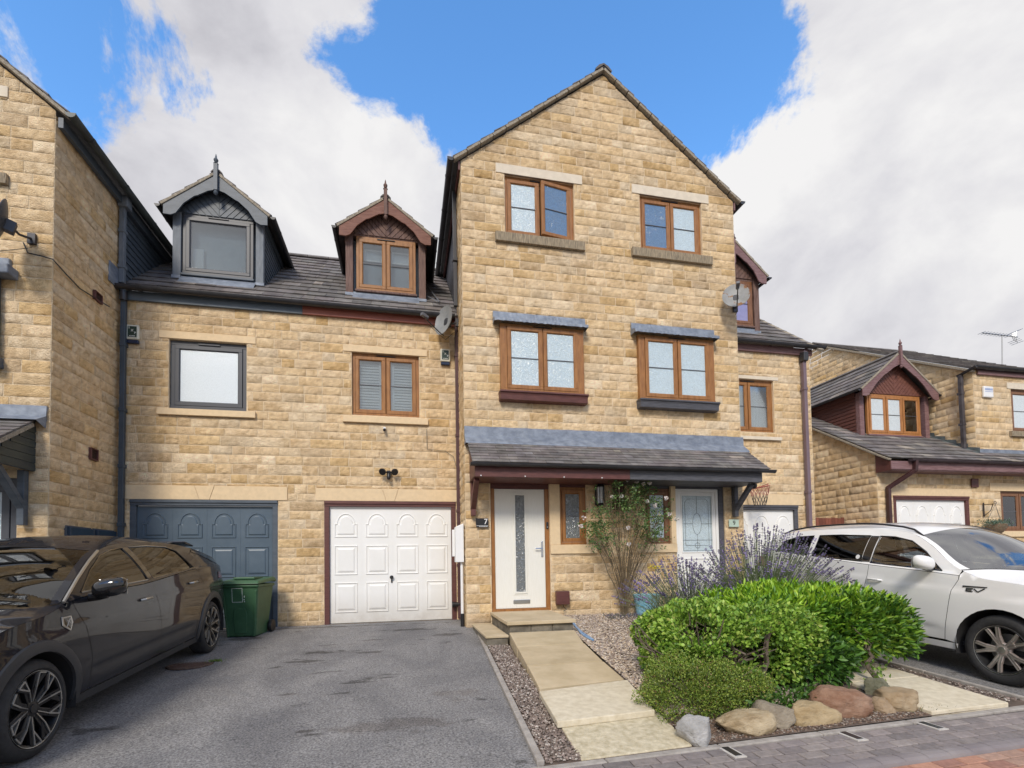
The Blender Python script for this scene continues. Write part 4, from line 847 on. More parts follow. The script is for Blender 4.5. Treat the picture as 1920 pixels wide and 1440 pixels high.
lintel(hD, *lD, D2, ASHLAR); lintel(hD, *sD, D2, ASHLAR, proud=.05, name='window_sill'); lintel(hD, gD[0]-.1, gD[1]+.1, gD[3], gD[3]+.18, D2, ASHLAR, proud=.006); lintel(hD, *lU, YU, ASHLAR_PALE); lintel(hD, *sU, YU, SILLDARK, proud=.07, name='window_sill')
garage(hD, gD, MAROON, WHITED, Y=D2, handle=False); fo = window(hD, *wD, D2+.05, n=2, pane=GLASS, frame=OAKD, vent=False); interior(hD, wD, D2, CURT, depth=.25)
window(hD, *wU, YU+.05, n=1, pane=FROSTW, frame=OAKD, vent=False)
cr = 1/math.hypot(1, SR); upR = np.array([0, cr, SR*cr]); ye_ = 9.60; LRR = (15.3-ye_)/cr
tiles('roof', hD, (XD-.09, ye_, RP[2]+SR*(ye_-RP[1])+.03), e, upR, XU-XD+.09, LRR, gauge=.30, seed=81, lichen=.09)
tiles('roof', hD, (XU, ye_, RP[2]+SR*(ye_-RP[1])+.03), e, upR, 18.5-XU, (YU-ye_+.12)/cr, gauge=.30, seed=82, lichen=.09)
# the flatter sprocketed foot of the roof
p0_, p1_ = np.array([XD-.09, 9.27, 3.27]), np.array([XD-.09, ye_+.02, RP[2]+SR*(ye_-RP[1])+.045]); v_ = p1_-p0_; tiles('roof', hD, p0_, e, v_/np.linalg.norm(v_), 18.5-XD+.09, np.linalg.norm(v_), gauge=.17, seed=83, lichen=.09)
mb = MB(); mb.bar((XD-.07, ye_, RP[2]+SR*(ye_-RP[1])-.02), (XD-.07, 15.2, RP[2]+SR*(15.2-RP[1])-.02), .08, .05); mb.bar((XD-.07, 9.27, 3.235), (XD-.07, ye_, RP[2]+SR*(ye_-RP[1])-.02), .08, .045); mb.build('verge', VERGE, hD, bevel=.01)
f2 = lambda u, v, d: (XD+d, u, v); mb = MB(); mb.prism([(9.30, 3.0), (D2-.005, 3.0), (D2-.005, 3.42), (9.56, 3.36), (9.30, 3.20)], f2, -.035, 0); mb.build('end_board', MAROON, hD)
mb = MB(); mb.box(XD-.03, 18.5, 9.28, 9.30, 3.02, 3.21); mb.build('fascia', PLUM, hD, bevel=.004); mb = MB(); mb.box(XD, 18.5, 9.301, D2, 3.0, 3.015); mb.build('soffit', PLUM, hD)
gutter(hD, (XD+.45, 9.22, 3.25), (18.5, 9.22, 3.235), m=mat('weathered_brown_gutter', (.05, .035, .04), .5, var=.25), r=.056)
xa = P(1719, 870, 9.2)[0]; xb = P(1664, 915, D2-.06)[0]; downpipe(hD, [(xa, 9.22, 3.2), (xa, 9.24, 3.0), (xb, D2-.08, P(1664, 915, D2-.06)[2]), (xb, D2-.08, 0)], mat('dark_maroon_plastic', (.055, .022, .022), .4, var=.2), .04)
fz = P(1870, 852, YU)[2]; mb = MB(); mb.add([(XU-.02, YU-.036, fz+.12), (18.5, YU-.036, fz+.12), (18.5, YU-.04, fz-.06), (XU-.02, YU-.04, fz-.06), (18.5, YU-.19, fz-.10), (XU-.0, YU-.19, fz-.10)], [(0, 1, 2, 3), (3, 2, 4, 5)]); mb.build('lead_flashing', LEAD, hD)
mb = MB(); n = 9
for k in range(n):
    ya = YU-.1+k*.27; za = RP[2]+SR*(ya-RP[1]); mb.add([(XU-.036, ya, za+.02), (XU-.036, ya+.31, za+.02+SR*.31), (XU-.04, ya+.29, za+.21+SR*.1), (XU-.036, ya, za+.19)], [(0, 1, 2, 3)]); mb.add([(XU-.036, ya, za+.06), (XU-.036, ya+.31, za+.06+SR*.31), (XU-.16, ya+.31, za+.05+SR*.31), (XU-.16, ya, za+.05)], [(0, 1, 2, 3)])
mb.build('stepped_flashing', mat('dull_dark_lead', (.07, .085, .09), .6, scale=6, col2=(.15, .18, .18), bump=.4, bscale=15), hD)
# upper roof, eaves, verge
cu = 1/math.hypot(1, .568); tiles('roof', hD, (XU-.1, 9.75, 5.86+.568*(9.75-10.1)+.06), e, np.array([0, cu, .568*cu]), 18.5-XU+.1, 5.0/cu, seed=84); zt = 5.86+.568*4.6
ridge_tiles('ridge', hD, (XU-.1, 14.75, zt+.12), (18.5, 14.75, zt+.12))
mb = MB(); mb.bar((XU-.05, 9.80, 5.86+.568*(9.8-10.1)+.0), (XU-.05, 14.7, zt+.0), .10, .06); mb.build('verge', VERGE, hD, bevel=.01)
mb = MB(); mb.box(XU+.10, 18.5, YU-.06, YU-.01, 5.62, 5.80); mb.build('fascia', PLUM, hD, bevel=.005); gutter(hD, (XU-.08, YU-.13, 5.80), (18.5, YU-.13, 5.79)); gutter(hD, (XU-.10, YU-.16, 5.79), (XU-.10, YU+.25, 5.70), r=.05)
downpipe(hD, [(XU-.10, YU+.22, 5.65), (XU-.10, YU+.22, 3.75)], mat('weathered_black_plastic', (.035, .03, .033), .45, col2=(.09, .085, .095), scale=6), .042, clips=(5.2, 4.4))
# dormer
yD = 10.85; wd = wr4((1625, 738), (1724.5, 744), (1627.5, 812), (1727, 820), yD)
dD = dormer(hD, 0, 4.14, 5.36, P(1611, 790, yD)[0]+.0, P(1740, 800, yD)[0]+.02, yD, P(1685, 663, yD-.2)[2], .2, PLUM, PLUM, mat('orange_oak_upvc', (.33, .135, .04), .42, scale=7, col2=(.45, .20, .065), stretch=(3, 3, .6)), FROSTW, wd, 3, 86,
            P(1685, 690, yD-.25)[2], P(1684, 635, yD-.25)[2], slope=SR, roofpt=RP, panes=[FROSTW, FROSTW, GLASSD], chev=mat('red_brown_boarding', (.13, .045, .03), .6, scale=6, col2=(.20, .08, .055), stretch=(1, 1, 3), bump=.2), cheekm=mat('dark_red_boarding', (.085, .028, .02), .6, scale=5, col2=(.13, .045, .032), stretch=(1, .6, 4), bump=.2), vent=False, backdrop=ROOM)
mb = MB(); mb.box(P(1818, 905, D2)[0], P(1831, 905, D2)[0], D2-.05, D2-.03, P(1824, 914, D2)[2], P(1824, 898, D2)[2]); mb.build('air_vent', MAROON, hD, bevel=.004)

# ------------------------------------------------------------------ the ground
def sheet(name, m, poly, dz, kind='structure', ys=None, thick=None, zf=gz, parent=None, tint=None):
    """flat outline (x, y) laid on the sloping ground; split across the depth where the slope changes"""
    mb = MB(); mb.add([(x, y, zf(y)+dz) for x, y in poly], [tuple(range(len(poly)))])
    if thick: n = len(poly); mb.v += [(x, y, zf(y)+dz-thick) for x, y in poly]; mb.f += [(i, (i+1) % n, (i+1) % n+n, i+n) for i in range(n)]
    return mb.build(name, m, parent, kind=kind)
SOIL = mat('dark_soil', (.07, .05, .038), .95, scale=9, col2=(.15, .11, .085), bump=.8, bscale=50)
mb = MB(); ys = [-220, -60, -1, 9.3, 60, 260]
for a, b in zip(ys[:-1], ys[1:]): mb.add([(-260, a, gz(a)-.035), (260, a, gz(a)-.035), (260, b, gz(b)-.035), (-260, b, gz(b)-.035)], [(0, 1, 2, 3)])
mb.build('ground', mat('far_ground', (.09, .09, .085), .95, scale=.6, col2=(.15, .15, .14), bump=.2, bscale=90), kind='structure')
def asphalt():
    m = bpy.data.materials.new('worn_asphalt'); m.use_nodes = True; t = m.node_tree; b = t.nodes['Principled BSDF']
    tcn = t.nodes.new('ShaderNodeTexCoord')
    def ns(s, d=4, r=.6, st=(1, 1, 1), dist=0):
        mp = t.nodes.new('ShaderNodeMapping'); mp.inputs['Scale'].default_value = st; t.links.new(tcn.outputs['Object'], mp.inputs[0]); n = t.nodes.new('ShaderNodeTexNoise'); n.inputs['Scale'].default_value = s; n.inputs['Detail'].default_value = d; n.inputs['Roughness'].default_value = r; n.inputs['Distortion'].default_value = dist; t.links.new(mp.outputs[0], n.inputs['Vector']); return n.outputs[0]
    def ramp_(i, p0, c0, p1, c1):
        r = t.nodes.new('ShaderNodeValToRGB'); t.links.new(i, r.inputs[0]); r.color_ramp.elements[0].position = p0; r.color_ramp.elements[0].color = (*c0, 1); r.color_ramp.elements[1].position = p1; r.color_ramp.elements[1].color = (*c1, 1); return r.outputs[0]
    def mul(a, b_):
        mm = t.nodes.new('ShaderNodeMix'); mm.data_type = 'RGBA'; mm.blend_type = 'MULTIPLY'; mm.inputs['Factor'].default_value = 1; t.links.new(a, mm.inputs['A']); t.links.new(b_, mm.inputs['B']); return mm.outputs['Result']
    c = ramp_(ns(62, 4, .75), .34, (.07, .07, .073), .66, (.37, .364, .36))
    c = mul(c, ramp_(ns(1.1, 6, .62, (1, .6, 1), .6), .34, (.66, .66, .68), .62, (1.05, 1.04, 1.03)))
    c = mul(c, ramp_(ns(2.6, 4, .55, (.8, 1.6, 1), .4), .29, (.42, .41, .40), .36, (1, 1, 1)))
    warp = ns(5, 6, .65, (1, 2.2, 1))
    for px_, py_, rx, ry, k_ in ((600, 1224, .42, .13, .42), (575, 1240, .25, .08, .45), (690, 1223, .22, .06, .5), (455, 1198, .45, .15, .5), (760, 1181, .55, .10, .45), (835, 1190, .25, .12, .5), (545, 1302, .12, .05, .6), (580, 1370, .13, .03, .45), (700, 1200, .3, .05, .6), (740, 1360, .5, .16, .75), (860, 1300, .25, .2, .82), (560, 1178, 2.6, .06, .45)):
        q_ = G(px_, py_); mp = t.nodes.new('ShaderNodeMapping'); mp.vector_type = 'POINT'; mp.inputs['Location'].default_value = (-q_[0]/rx, -q_[1]/ry, 0); mp.inputs['Scale'].default_value = (1/rx, 1/ry, 0); t.links.new(tcn.outputs['Object'], mp.inputs[0])
        ln = t.nodes.new('ShaderNodeVectorMath'); ln.operation = 'LENGTH'; t.links.new(mp.outputs[0], ln.inputs[0]); ad = t.nodes.new('ShaderNodeMath'); ad.operation = 'MULTIPLY_ADD'; ad.inputs[1].default_value = 3.4; t.links.new(warp, ad.inputs[0]); sb = t.nodes.new('ShaderNodeMath'); sb.operation = 'ADD'; sb.inputs[1].default_value = -1.7; t.links.new(ln.outputs['Value'], sb.inputs[0]); t.links.new(sb.outputs[0], ad.inputs[2])
        c = mul(c, ramp_(ad.outputs[0], .55, (k_, k_*.96, k_*.93), .95, (1, 1, 1)))
    t.links.new(c, b.inputs['Base Color']); b.inputs['Roughness'].default_value = .82; b.inputs['Specular IOR Level'].default_value = .35
    bp = t.nodes.new('ShaderNodeBump'); bp.inputs['Strength'].default_value = .5; bp.inputs['Distance'].default_value = .005; t.links.new(ns(110, 3, .7), bp.inputs['Height']); t.links.new(bp.outputs[0], b.inputs['Normal'])
    return m
ASPH = asphalt()
kx = lambda y: .885+.25*(y-3.3)/4.75+.0       # the kerb beside the drive runs very slightly askew
EY = lambda x: 3.30+.044*(x-.94)              # front edge of the plots
sheet('driveway', ASPH, [(-10.5, EY(-10.5)-.0), (kx(3.3)-.03, EY(.9)), (kx(9.3)-.03, 9.3), (-10.5, 9.3)], 0)
sheet('driveway', ASPH, [(5.68, EY(5.68)), (10.8, EY(10.8)), (10.8, 9.3), (5.70, 9.3)], 0); sheet('driveway', ASPH, [(10.9, EY(10.8)), (18.5, EY(18.5)), (18.5, 9.66), (10.9, 9.66)], 0)
CONC = mat('pale_concrete_edging', (.27, .245, .22), .9, scale=12, col2=(.40, .37, .335), bump=.3, bscale=90)
def kerb(name, pts, wd, up_, label=None, seg=.9):
    mb = MB()
    for (x0, y0), (x1, y1) in zip(pts[:-1], pts[1:]):
        L = math.hypot(x1-x0, y1-y0); n = max(1, round(L/seg))
        for i in range(n):
            a = np.array([x0+(x1-x0)*(i+.004)/n, y0+(y1-y0)*(i+.004)/n]); b = np.array([x0+(x1-x0)*(i+.996)/n, y0+(y1-y0)*(i+.996)/n]); mb.bar((a[0], a[1], gz(a[1])+up_-.05), (b[0], b[1], gz(b[1])+up_-.05), wd, .10)
    o = mb.build(name, CONC, bevel=.008, kind='structure'); return o
kerb('kerb', [(kx(3.32), 3.32), (kx(8.1), 8.1)], .055, .03); kerb('kerb', [(5.60, 3.58), (5.70, 9.2)], .05, .03)
kerb('plot_edging', [(-10.4, EY(-10.4)-.03), (18.5, EY(18.5)-.03)], .07, .004)
# block paving in rows
def paving(name, y_of, rows, pitch, L, cols, m, x0, x1, dz, seed, skip=()):
    rg = random.Random(seed); mb = MB(); T = []
    for r in range(rows):
        x = x0+(L/2 if r % 2 else 0)+rg.uniform(-.01, .01)
        while x < x1:
            g = .004; xa, xb = x+g, x+L-g; ch = .006; base = np.array(cols[rg.randrange(len(cols))])*rg.uniform(.85, 1.12)
            ok = not any(r in s[0] and xa < s[2] and xb > s[1] for s in skip)
            if ok:
                V = []
                for (dx, dy, zz) in ((0, 0, -.02), (0, 0, -.004), (ch, ch, 0)):
                    for (px_, py_) in ((xa+dx, 0), (xb-dx, 0), (xb-dx, 1), (xa+dx, 1)):
                        yy = y_of(px_)-r*pitch-(g+dy if py_ == 1 else pitch-g-dy); V.append((px_, yy, gz(yy)+dz+zz))
                mb.add(V, [(8, 9, 10, 11)]+[(k*4+i, k*4+(i+1) % 4, (k+1)*4+(i+1) % 4, (k+1)*4+i) for k in range(2) for i in range(4)]); T += [base]*12
            x += L
    return mb.build(name, m, kind='structure', tint=np.array(T))
BRK = mat('block_paving', (.8, .8, .8), .85, scale=25, col2=(1.15, 1.15, 1.15), tint=True, bump=.5, bscale=140)
GREYS = [(.225, .195, .19), (.25, .215, .205), (.205, .18, .175), (.27, .235, .22)]; REDS = [(.36, .175, .12), (.42, .22, .15), (.31, .16, .12), (.38, .24, .18)]
paving('road', lambda x: EY(x)-.07-.012*(x-2), 4, .098, .20, GREYS, BRK, -2.5, 12, .002, 201)
mb = MB(); rg = random.Random(3); x = -2.5
while x < 12:                                         # laid-flat bullnosed kerb between the two colours
    a, b = x+.003, x+.197; yk = EY(x)-.07-.012*(x-2)-4*.098
    prof = [(0, .0), (.012, .014), (.05, .020), (.09, .018), (.115, .008), (.125, -.02)]
    V = [(xx, yk-d, gz(yk-d)+z) for xx in (a, b) for d, z in prof]; n = len(prof); mb.add(V, [(i, i+1, i+1+n, i+n) for i in range(n-1)]+[tuple(range(n)), tuple(range(2*n-1, n-1, -1))]); x += .2
mb.build('kerb', mat('grey_kerb_block', (.19, .165, .17), .85, scale=3, col2=(.27, .24, .235), bump=.4, bscale=110), kind='structure')
paving('road', lambda x: EY(x)-.07-.012*(x-2)-4*.098-.125, 26, .10, .20, REDS, BRK, -2.5, 12, -.006, 203)
sheet('road_bed', mat('jointing_sand', (.09, .08, .075), .95, scale=30, col2=(.17, .15, .135)), [(-30, -1), (30, -1), (30, EY(30)-.02), (-30, EY(-30)-.02)], -.014)
# studs in the paving
q = 0
for x, y in ((2.262, 3.217), (3.331, 3.286-.02), (4.128, 3.328-.03)):
    st = thing('marker_plate', (x, y, gz(y)), ('black marker plate set in the paving nearest the pale path', 'black marker plate set in the paving below the yellow block boulder', 'black marker plate set in the paving below the right-hand boulder')[q], 'marker plate', 'black plates in the block paving'); q += 1
    mb = MB(); mb.box(x-.047, x+.047, y-.105, y+.10, gz(y)-.005, gz(y)+.005); o = mb.build('mortar_bed', mat('white_mortar', (.42, .40, .37), .9, scale=20, col2=(.55, .52, .48)), st, bevel=.002)
    mb = MB(); mb.box(x-.027, x+.027, y-.08, y+.08, gz(y)+.005, gz(y)+.009); mb.build('plate', mat('black_glass_plate', (.012, .014, .02), .3, var=.2), st, bevel=.003)
# garden bed with its chippings
bz = lambda y: .10-.08*(8.45-y)
def BED(px, py, dz=0): return PR(px, py, (0, 8.45, .10+dz), .08)
pz = lambda y: .05+.108*(y-6.95) if y > 4.75 else (-.187+.055*(y-4.75))
sheet('garden_bed', SOIL, [(2.06, EY(2.0)), (5.28, EY(5.3)), (5.28, 8.44), (2.40, 8.44), (2.40, 6.6), (2.2, 4.8)], -.012, zf=bz); sheet('soil_strip', SOIL, [(kx(3.3)+.02, EY(1)), (2.1, EY(2.1)), (2.44, 8.3), (kx(8.3), 8.3)], -.004)
def pebbles(name, n, fx, fz, size, cols, seed, label=None):
    nr = np.random.RandomState(seed); P_ = []
    while len(P_) < n:
        u = nr.rand(n*2, 2); pts = fx(u); P_ += pts.tolist()
    P_ = np.array(P_[:n]); oc = np.array([(1, 0, 0), (0, 1, 0), (-1, 0, 0), (0, -1, 0), (0, 0, 1), (.6, .6, .55), (-.6, .6, .5), (-.6, -.6, .55), (.6, -.6, .5)])
    fs = np.array([(0, 1, 5), (1, 2, 6), (2, 3, 7), (3, 0, 8), (5, 1, 6), (6, 2, 7), (7, 3, 8), (8, 0, 5), (4, 5, 6), (4, 6, 7), (4, 7, 8), (4, 8, 5)])
    s = size*nr.uniform(.55, 1.25, (n, 1, 1)); sc = nr.uniform(.6, 1.2, (n, 1, 3)); a = nr.rand(n)*6.28; V = oc[None]*sc*s+nr.uniform(-.18, .18, (n, 9, 3))*s; ca, sa = np.cos(a)[:, None], np.sin(a)[:, None]
    X = V[..., 0]*ca-V[..., 1]*sa+P_[:, None, 0]; Y = V[..., 0]*sa+V[..., 1]*ca+P_[:, None, 1]; Z = V[..., 2]*.7+fz(P_[:, 1])[:, None]+nr.uniform(-.25, .4, (n, 1))*size
    V = np.stack([X, Y, Z], -1).reshape(-1, 3); F = (fs[None]+np.arange(n)[:, None, None]*9).reshape(-1, 3)
    c = np.array(cols)[nr.randint(0, len(cols), n)]*nr.uniform(.75, 1.2, (n, 1)); T = np.repeat(c, 9, 0); mb = MB(); mb.v = V; mb.f = [tuple(r) for r in F.tolist()]
    o = mb.build(name, mat('stone_chippings', (.85, .85, .85), .8, scale=40, col2=(1.1, 1.1, 1.1), tint=True), tint=T, recalc=False, kind='stuff'); return tag(o, label, 'gravel')
vb = np.vectorize(bz)
PC = [(.50, .42, .34), (.40, .32, .25), (.33, .24, .17), (.62, .55, .47), (.28, .23, .20), (.45, .37, .32), (.55, .44, .31), (.22, .17, .14)]
def f1(u): y = 3.9+u[:, 0]*4.5; return np.stack([2.14+(y-3.9)*.09+u[:, 1]**1.15*2.0, y], 1)
pebbles('gravel', 26000, f1, lambda y: .10-.08*(8.45-y), .0155, PC, 301, 'pale pinkish stone chippings covering the bed between pale path and lavender')
DC = [(.16, .12, .10), (.22, .17, .14), (.28, .22, .19), (.12, .095, .08), (.19, .145, .12), (.46, .41, .36)]
def f2_(u): y = 3.34+u[:, 0]*3.5; x0 = .885+.25*(y-3.3)/4.75+.04; x1 = 1.19+.2*(y-3.3)/3.6; return np.stack([x0+u[:, 1]*(x1-x0), y], 1)
pebbles('gravel', 5200, f2_, lambda y: -.055*(9.3-y)+.0+.01*(y-3.3), .0125, DC, 302, 'dark soil and fine chippings in the strip between drive kerb and path')
def f3(u): y = 3.6+u[:, 0]*4.5; return np.stack([5.28+u[:, 1]*.30, y], 1)
pebbles('gravel', 2500, f3, lambda y: -.055*(9.3-y), .013, DC, 303, 'dark fine gravel beside the white car between slabs and kerb')
def f4(u): x = 2.07+u[:, 0]*2.28; return np.stack([x, 3.30+.044*(x-.94)+.02+u[:, 1]*.42], 1)
pebbles('gravel', 5200, f4, lambda y: .10-.08*(8.45-y)-.012, .010, [(.13, .08, .055), (.17, .11, .075), (.09, .06, .045), (.22, .15, .11), (.30, .26, .22)], 304, 'brown soil and fallen debris round the front boulders')
sheet('soil_strip', SOIL, [(5.26, EY(5.3)), (5.58, EY(5.5)), (5.64, 8.4), (5.26, 8.4)], -.004)
# path slabs (one paved path each)
SLAB = mat('buff_concrete_slab', (.45, .36, .225), .88, scale=3.2, col2=(.58, .475, .32), bump=.5, bscale=120, detail=8)
SLABL = mat('light_buff_concrete_slab', (.54, .47, .34), .85, scale=14, col2=(.68, .61, .47), bump=.4, bscale=120, detail=8)
SLABM = mat('mottled_buff_slab', (.40, .345, .225), .88, scale=18, col2=(.64, .57, .42), bump=.5, bscale=100, detail=8)
def slab(name, c, m, th=.05): 
    mb = MB(); n = 4; mb.add([tuple(p) for p in c]+[(p[0], p[1], p[2]-th) for p in c], [(0, 1, 2, 3), (7, 6, 5, 4)]+[(i, i+n, (i+1) % n+n, (i+1) % n) for i in range(n)]); return mb.build(name, m, bevel=.008, kind='structure')
SLABS = [SLAB, mat('buff_slab_darker', (.41, .325, .20), .9, scale=3.5, col2=(.54, .44, .29), bump=.5, bscale=120, detail=9), mat('buff_slab_stained', (.43, .345, .215), .9, scale=2.6, col2=(.56, .46, .305), bump=.5, bscale=120, detail=9)]
def LN(px, py): return PR(px, py, (0, 6.95, .05), .108)
rows = [((955, 1186), (1077, 1181)), ((970, 1213), (1096, 1206)), ((990, 1249), (1132, 1240)), ((1013, 1292), (1172, 1274))]
for (a, b), (c, d) in zip(rows[:-1], rows[1:]):
    q = [LN(*a), LN(*b), LN(*d), LN(*c)]; q[2] = q[2]+np.array([0, .028, 0]); q[3] = q[3]+np.array([0, .028, 0]); slab('path', q, SLABS[len(SLABS)-1-rows.index((a, b))], .16)
s4 = [G(1011, 1296, .085), G(1176, 1274, .085), G(1228, 1331, .08), G(1045, 1353, .08)]; slab('path', s4, SLABL, .055)
s5 = [G(1046, 1352, .03), G(1230, 1330, .03), G(1298, 1397, .006), G(1090, 1424, .006)]; slab('path', s5, SLABM, .05)
for c in ([(4.35, 3.50), (5.24, 3.53), (5.24, 4.28), (4.36, 4.26)], [(4.36, 4.27), (5.24, 4.29), (5.26, 5.20), (4.36, 5.20)], [(4.36, 5.21), (5.26, 5.21), (5.26, 6.1), (4.36, 6.1)], [(4.36, 6.11), (5.26, 6.11), (5.26, 7.0), (4.36, 7.0)], [(4.36, 7.01), (5.26, 7.01), (5.26, 8.4), (4.36, 8.4)]):
    c = [(x, y-.04 if y < 3.6 else y-.008) for x, y in c]; slab('path', [(x, y, max(gz(y), bz(y))+.018) for x, y in (c[3], c[2], c[1], c[0])], SLABM if c[0][1] > 4.5 else SLABL)
# door step and the small step beside it
DRK = mat('shaded_stone_blocks', (.10, .088, .068), .9, scale=5, col2=(.24, .21, .16), bump=.8, bscale=40)  # shade of the step risers is put into the stone colour
mb = MB(); mb.box(1.44, 2.39, 6.99, 8.44, -.16, .145); ds = thing('doorstep', (1.9, 7.7, 0), 'wide stone doorstep with slab top below the cream front door', 'doorstep'); mb.v = []; mb.f = []
for i in range(3): mb.box(1.445+i*.315, 1.445+i*.315+.31, 6.985, 7.2, -.16, .147)
for i in range(4): mb.box(1.44, 1.60, 7.2+i*.31, 7.2+i*.31+.305, -.16, .147)
mb.box(1.60, 2.38, 7.2, 8.42, -.16, .146); mb.build('blockwork', DRK, ds, bevel=.01)
mb = MB(); mb.box(1.40, 2.42, 6.94, 7.67, .15, .20); mb.build('top_slab', SLAB, ds, bevel=.008); mb = MB(); mb.box(1.41, 2.44, 7.675, 8.445, .15, .20); mb.build('top_slab', SLAB, ds, bevel=.008)
ss = thing('side_step', (1.25, 7.5, 0), 'small low stone step left of the wide doorstep beside the drive', 'step')
mb = MB(); mb.box(1.09, 1.395, 6.86, 8.30, -.17, -.005); mb.build('blockwork', DRK, ss, bevel=.012); mb = MB(); mb.box(1.075, 1.40, 6.84, 8.32, -.003, .032); mb.build('top_slab', SLAB, ss, bevel=.008)
# cast iron cover in the drive
mc = G(357, 1247); ch = thing('manhole_cover', tuple(mc), 'rusty brown round iron cover let into the asphalt drive', 'manhole cover')
mb = MB(); mb.lathe([(.25, -.01), (.25, .006), (.24, .010), (.22, .010), (.215, .004)], mc, n=36); mb.build('rim', mat('rusty_iron', (.055, .035, .028), .8, scale=20, col2=(.13, .08, .06), bump=.5), ch)
mb = MB(); rr = random.Random(2)
mb.lathe([(.214, -.004), (.213, .005)], mc, n=36)
for i in range(-6, 7):
    for j in range(-6, 7):
        x, y = i*.032, j*.032
        if math.hypot(x, y) < .195: mb.box(mc[0]+x-.012, mc[0]+x+.012, mc[1]+y-.008, mc[1]+y+.008, mc[2]+.004, mc[2]+.009)
mb.build('lid', mat('rusty_iron_lid', (.075, .045, .035), .85, scale=24, col2=(.16, .095, .07), bump=.6), ch)

# close-boarded fence between the houses
mb = MB(); fc = thing('timber_fence', (9.8, 10.6, 0), 'red-brown close-boarded fence between the two houses behind the white car', 'fence'); rg = random.Random(9); x = XE+.02
T = []
while x < XD-.02:
    h = 2.02+rg.uniform(-.012, .012); mb.box(x, x+.088, 10.6, 10.618, .02, h); T += [np.array([1, 1, 1])*rg.uniform(.75, 1.2)]*8; x += .094
FEN = mat('red_brown_fence_stain', (.16, .05, .032), .8, scale=5, col2=(.24, .085, .055), stretch=(4, 1, .5), tint=True, bump=.3); mb.build('boards', FEN, fc, tint=np.array(T)); mb = MB()
for z in (.3, 1.1, 1.85): mb.box(XE+.02, XD-.02, 10.62, 10.66, z, z+.07)
mb.build('rails', mat('brown_rail', (.14, .05, .035), .8), fc)
# ------------------------------------------------------------------ small things on the walls
def text(name, body, loc, size, m, parent, rot=(math.pi/2, 0, 0), ext=.001, align='CENTER', bold=0.):
    cu = bpy.data.curves.new(name, 'FONT'); cu.body = body; cu.size = size; cu.extrude = ext; cu.align_x = align; cu.align_y = 'CENTER'; cu.offset = bold
    o = bpy.data.objects.new(name, cu); COL.objects.link(o); bpy.context.view_layer.update(); dg = bpy.context.evaluated_depsgraph_get(); me = bpy.data.meshes.new_from_object(o.evaluated_get(dg)); bpy.data.objects.remove(o); 
    M = Matrix.Translation(Vector(loc)-origin_of(parent)) @ Matrix.Rotation(rot[2], 4, 'Z') @ Matrix.Rotation(rot[0], 4, 'X'); me.transform(M); me.materials.clear(); me.materials.append(m); o = bpy.data.objects.new(name, me); COL.objects.link(o); o.parent = parent; return o
DISH = mat('grey_dish_paint', (.20, .205, .20), .5, scale=5, col2=(.30, .30, .29), bump=.05); DISHR = mat('rust_blotched_dish_paint', (.22, .22, .21), .55, scale=7, col2=(.30, .30, .29)); DISHD = mat('dark_grey_dish', (.035, .038, .045), .45, scale=5, col2=(.06, .065, .075))
def rustify(m, c=(.22, .10, .035)):
    t = m.node_tree; b = t.nodes['Principled BSDF']; src = b.inputs['Base Color'].links[0].from_socket; tc_ = t.nodes.new('ShaderNodeTexCoord'); n = t.nodes.new('ShaderNodeTexNoise'); n.inputs['Scale'].default_value = 6; n.inputs['Detail'].default_value = 7; t.links.new(tc_.outputs['Object'], n.inputs['Vector'])
    mr_ = t.nodes.new('ShaderNodeMapRange'); mr_.inputs['From Min'].default_value = .56; mr_.inputs['From Max'].default_value = .60; t.links.new(n.outputs[0], mr_.inputs['Value']); mx_ = t.nodes.new('ShaderNodeMix'); mx_.data_type = 'RGBA'; t.links.new(mr_.outputs[0], mx_.inputs['Factor']); t.links.new(src, mx_.inputs['A']); mx_.inputs['B'].default_value = (*c, 1); t.links.new(mx_.outputs['Result'], b.inputs['Base Color'])
rustify(DISHR)
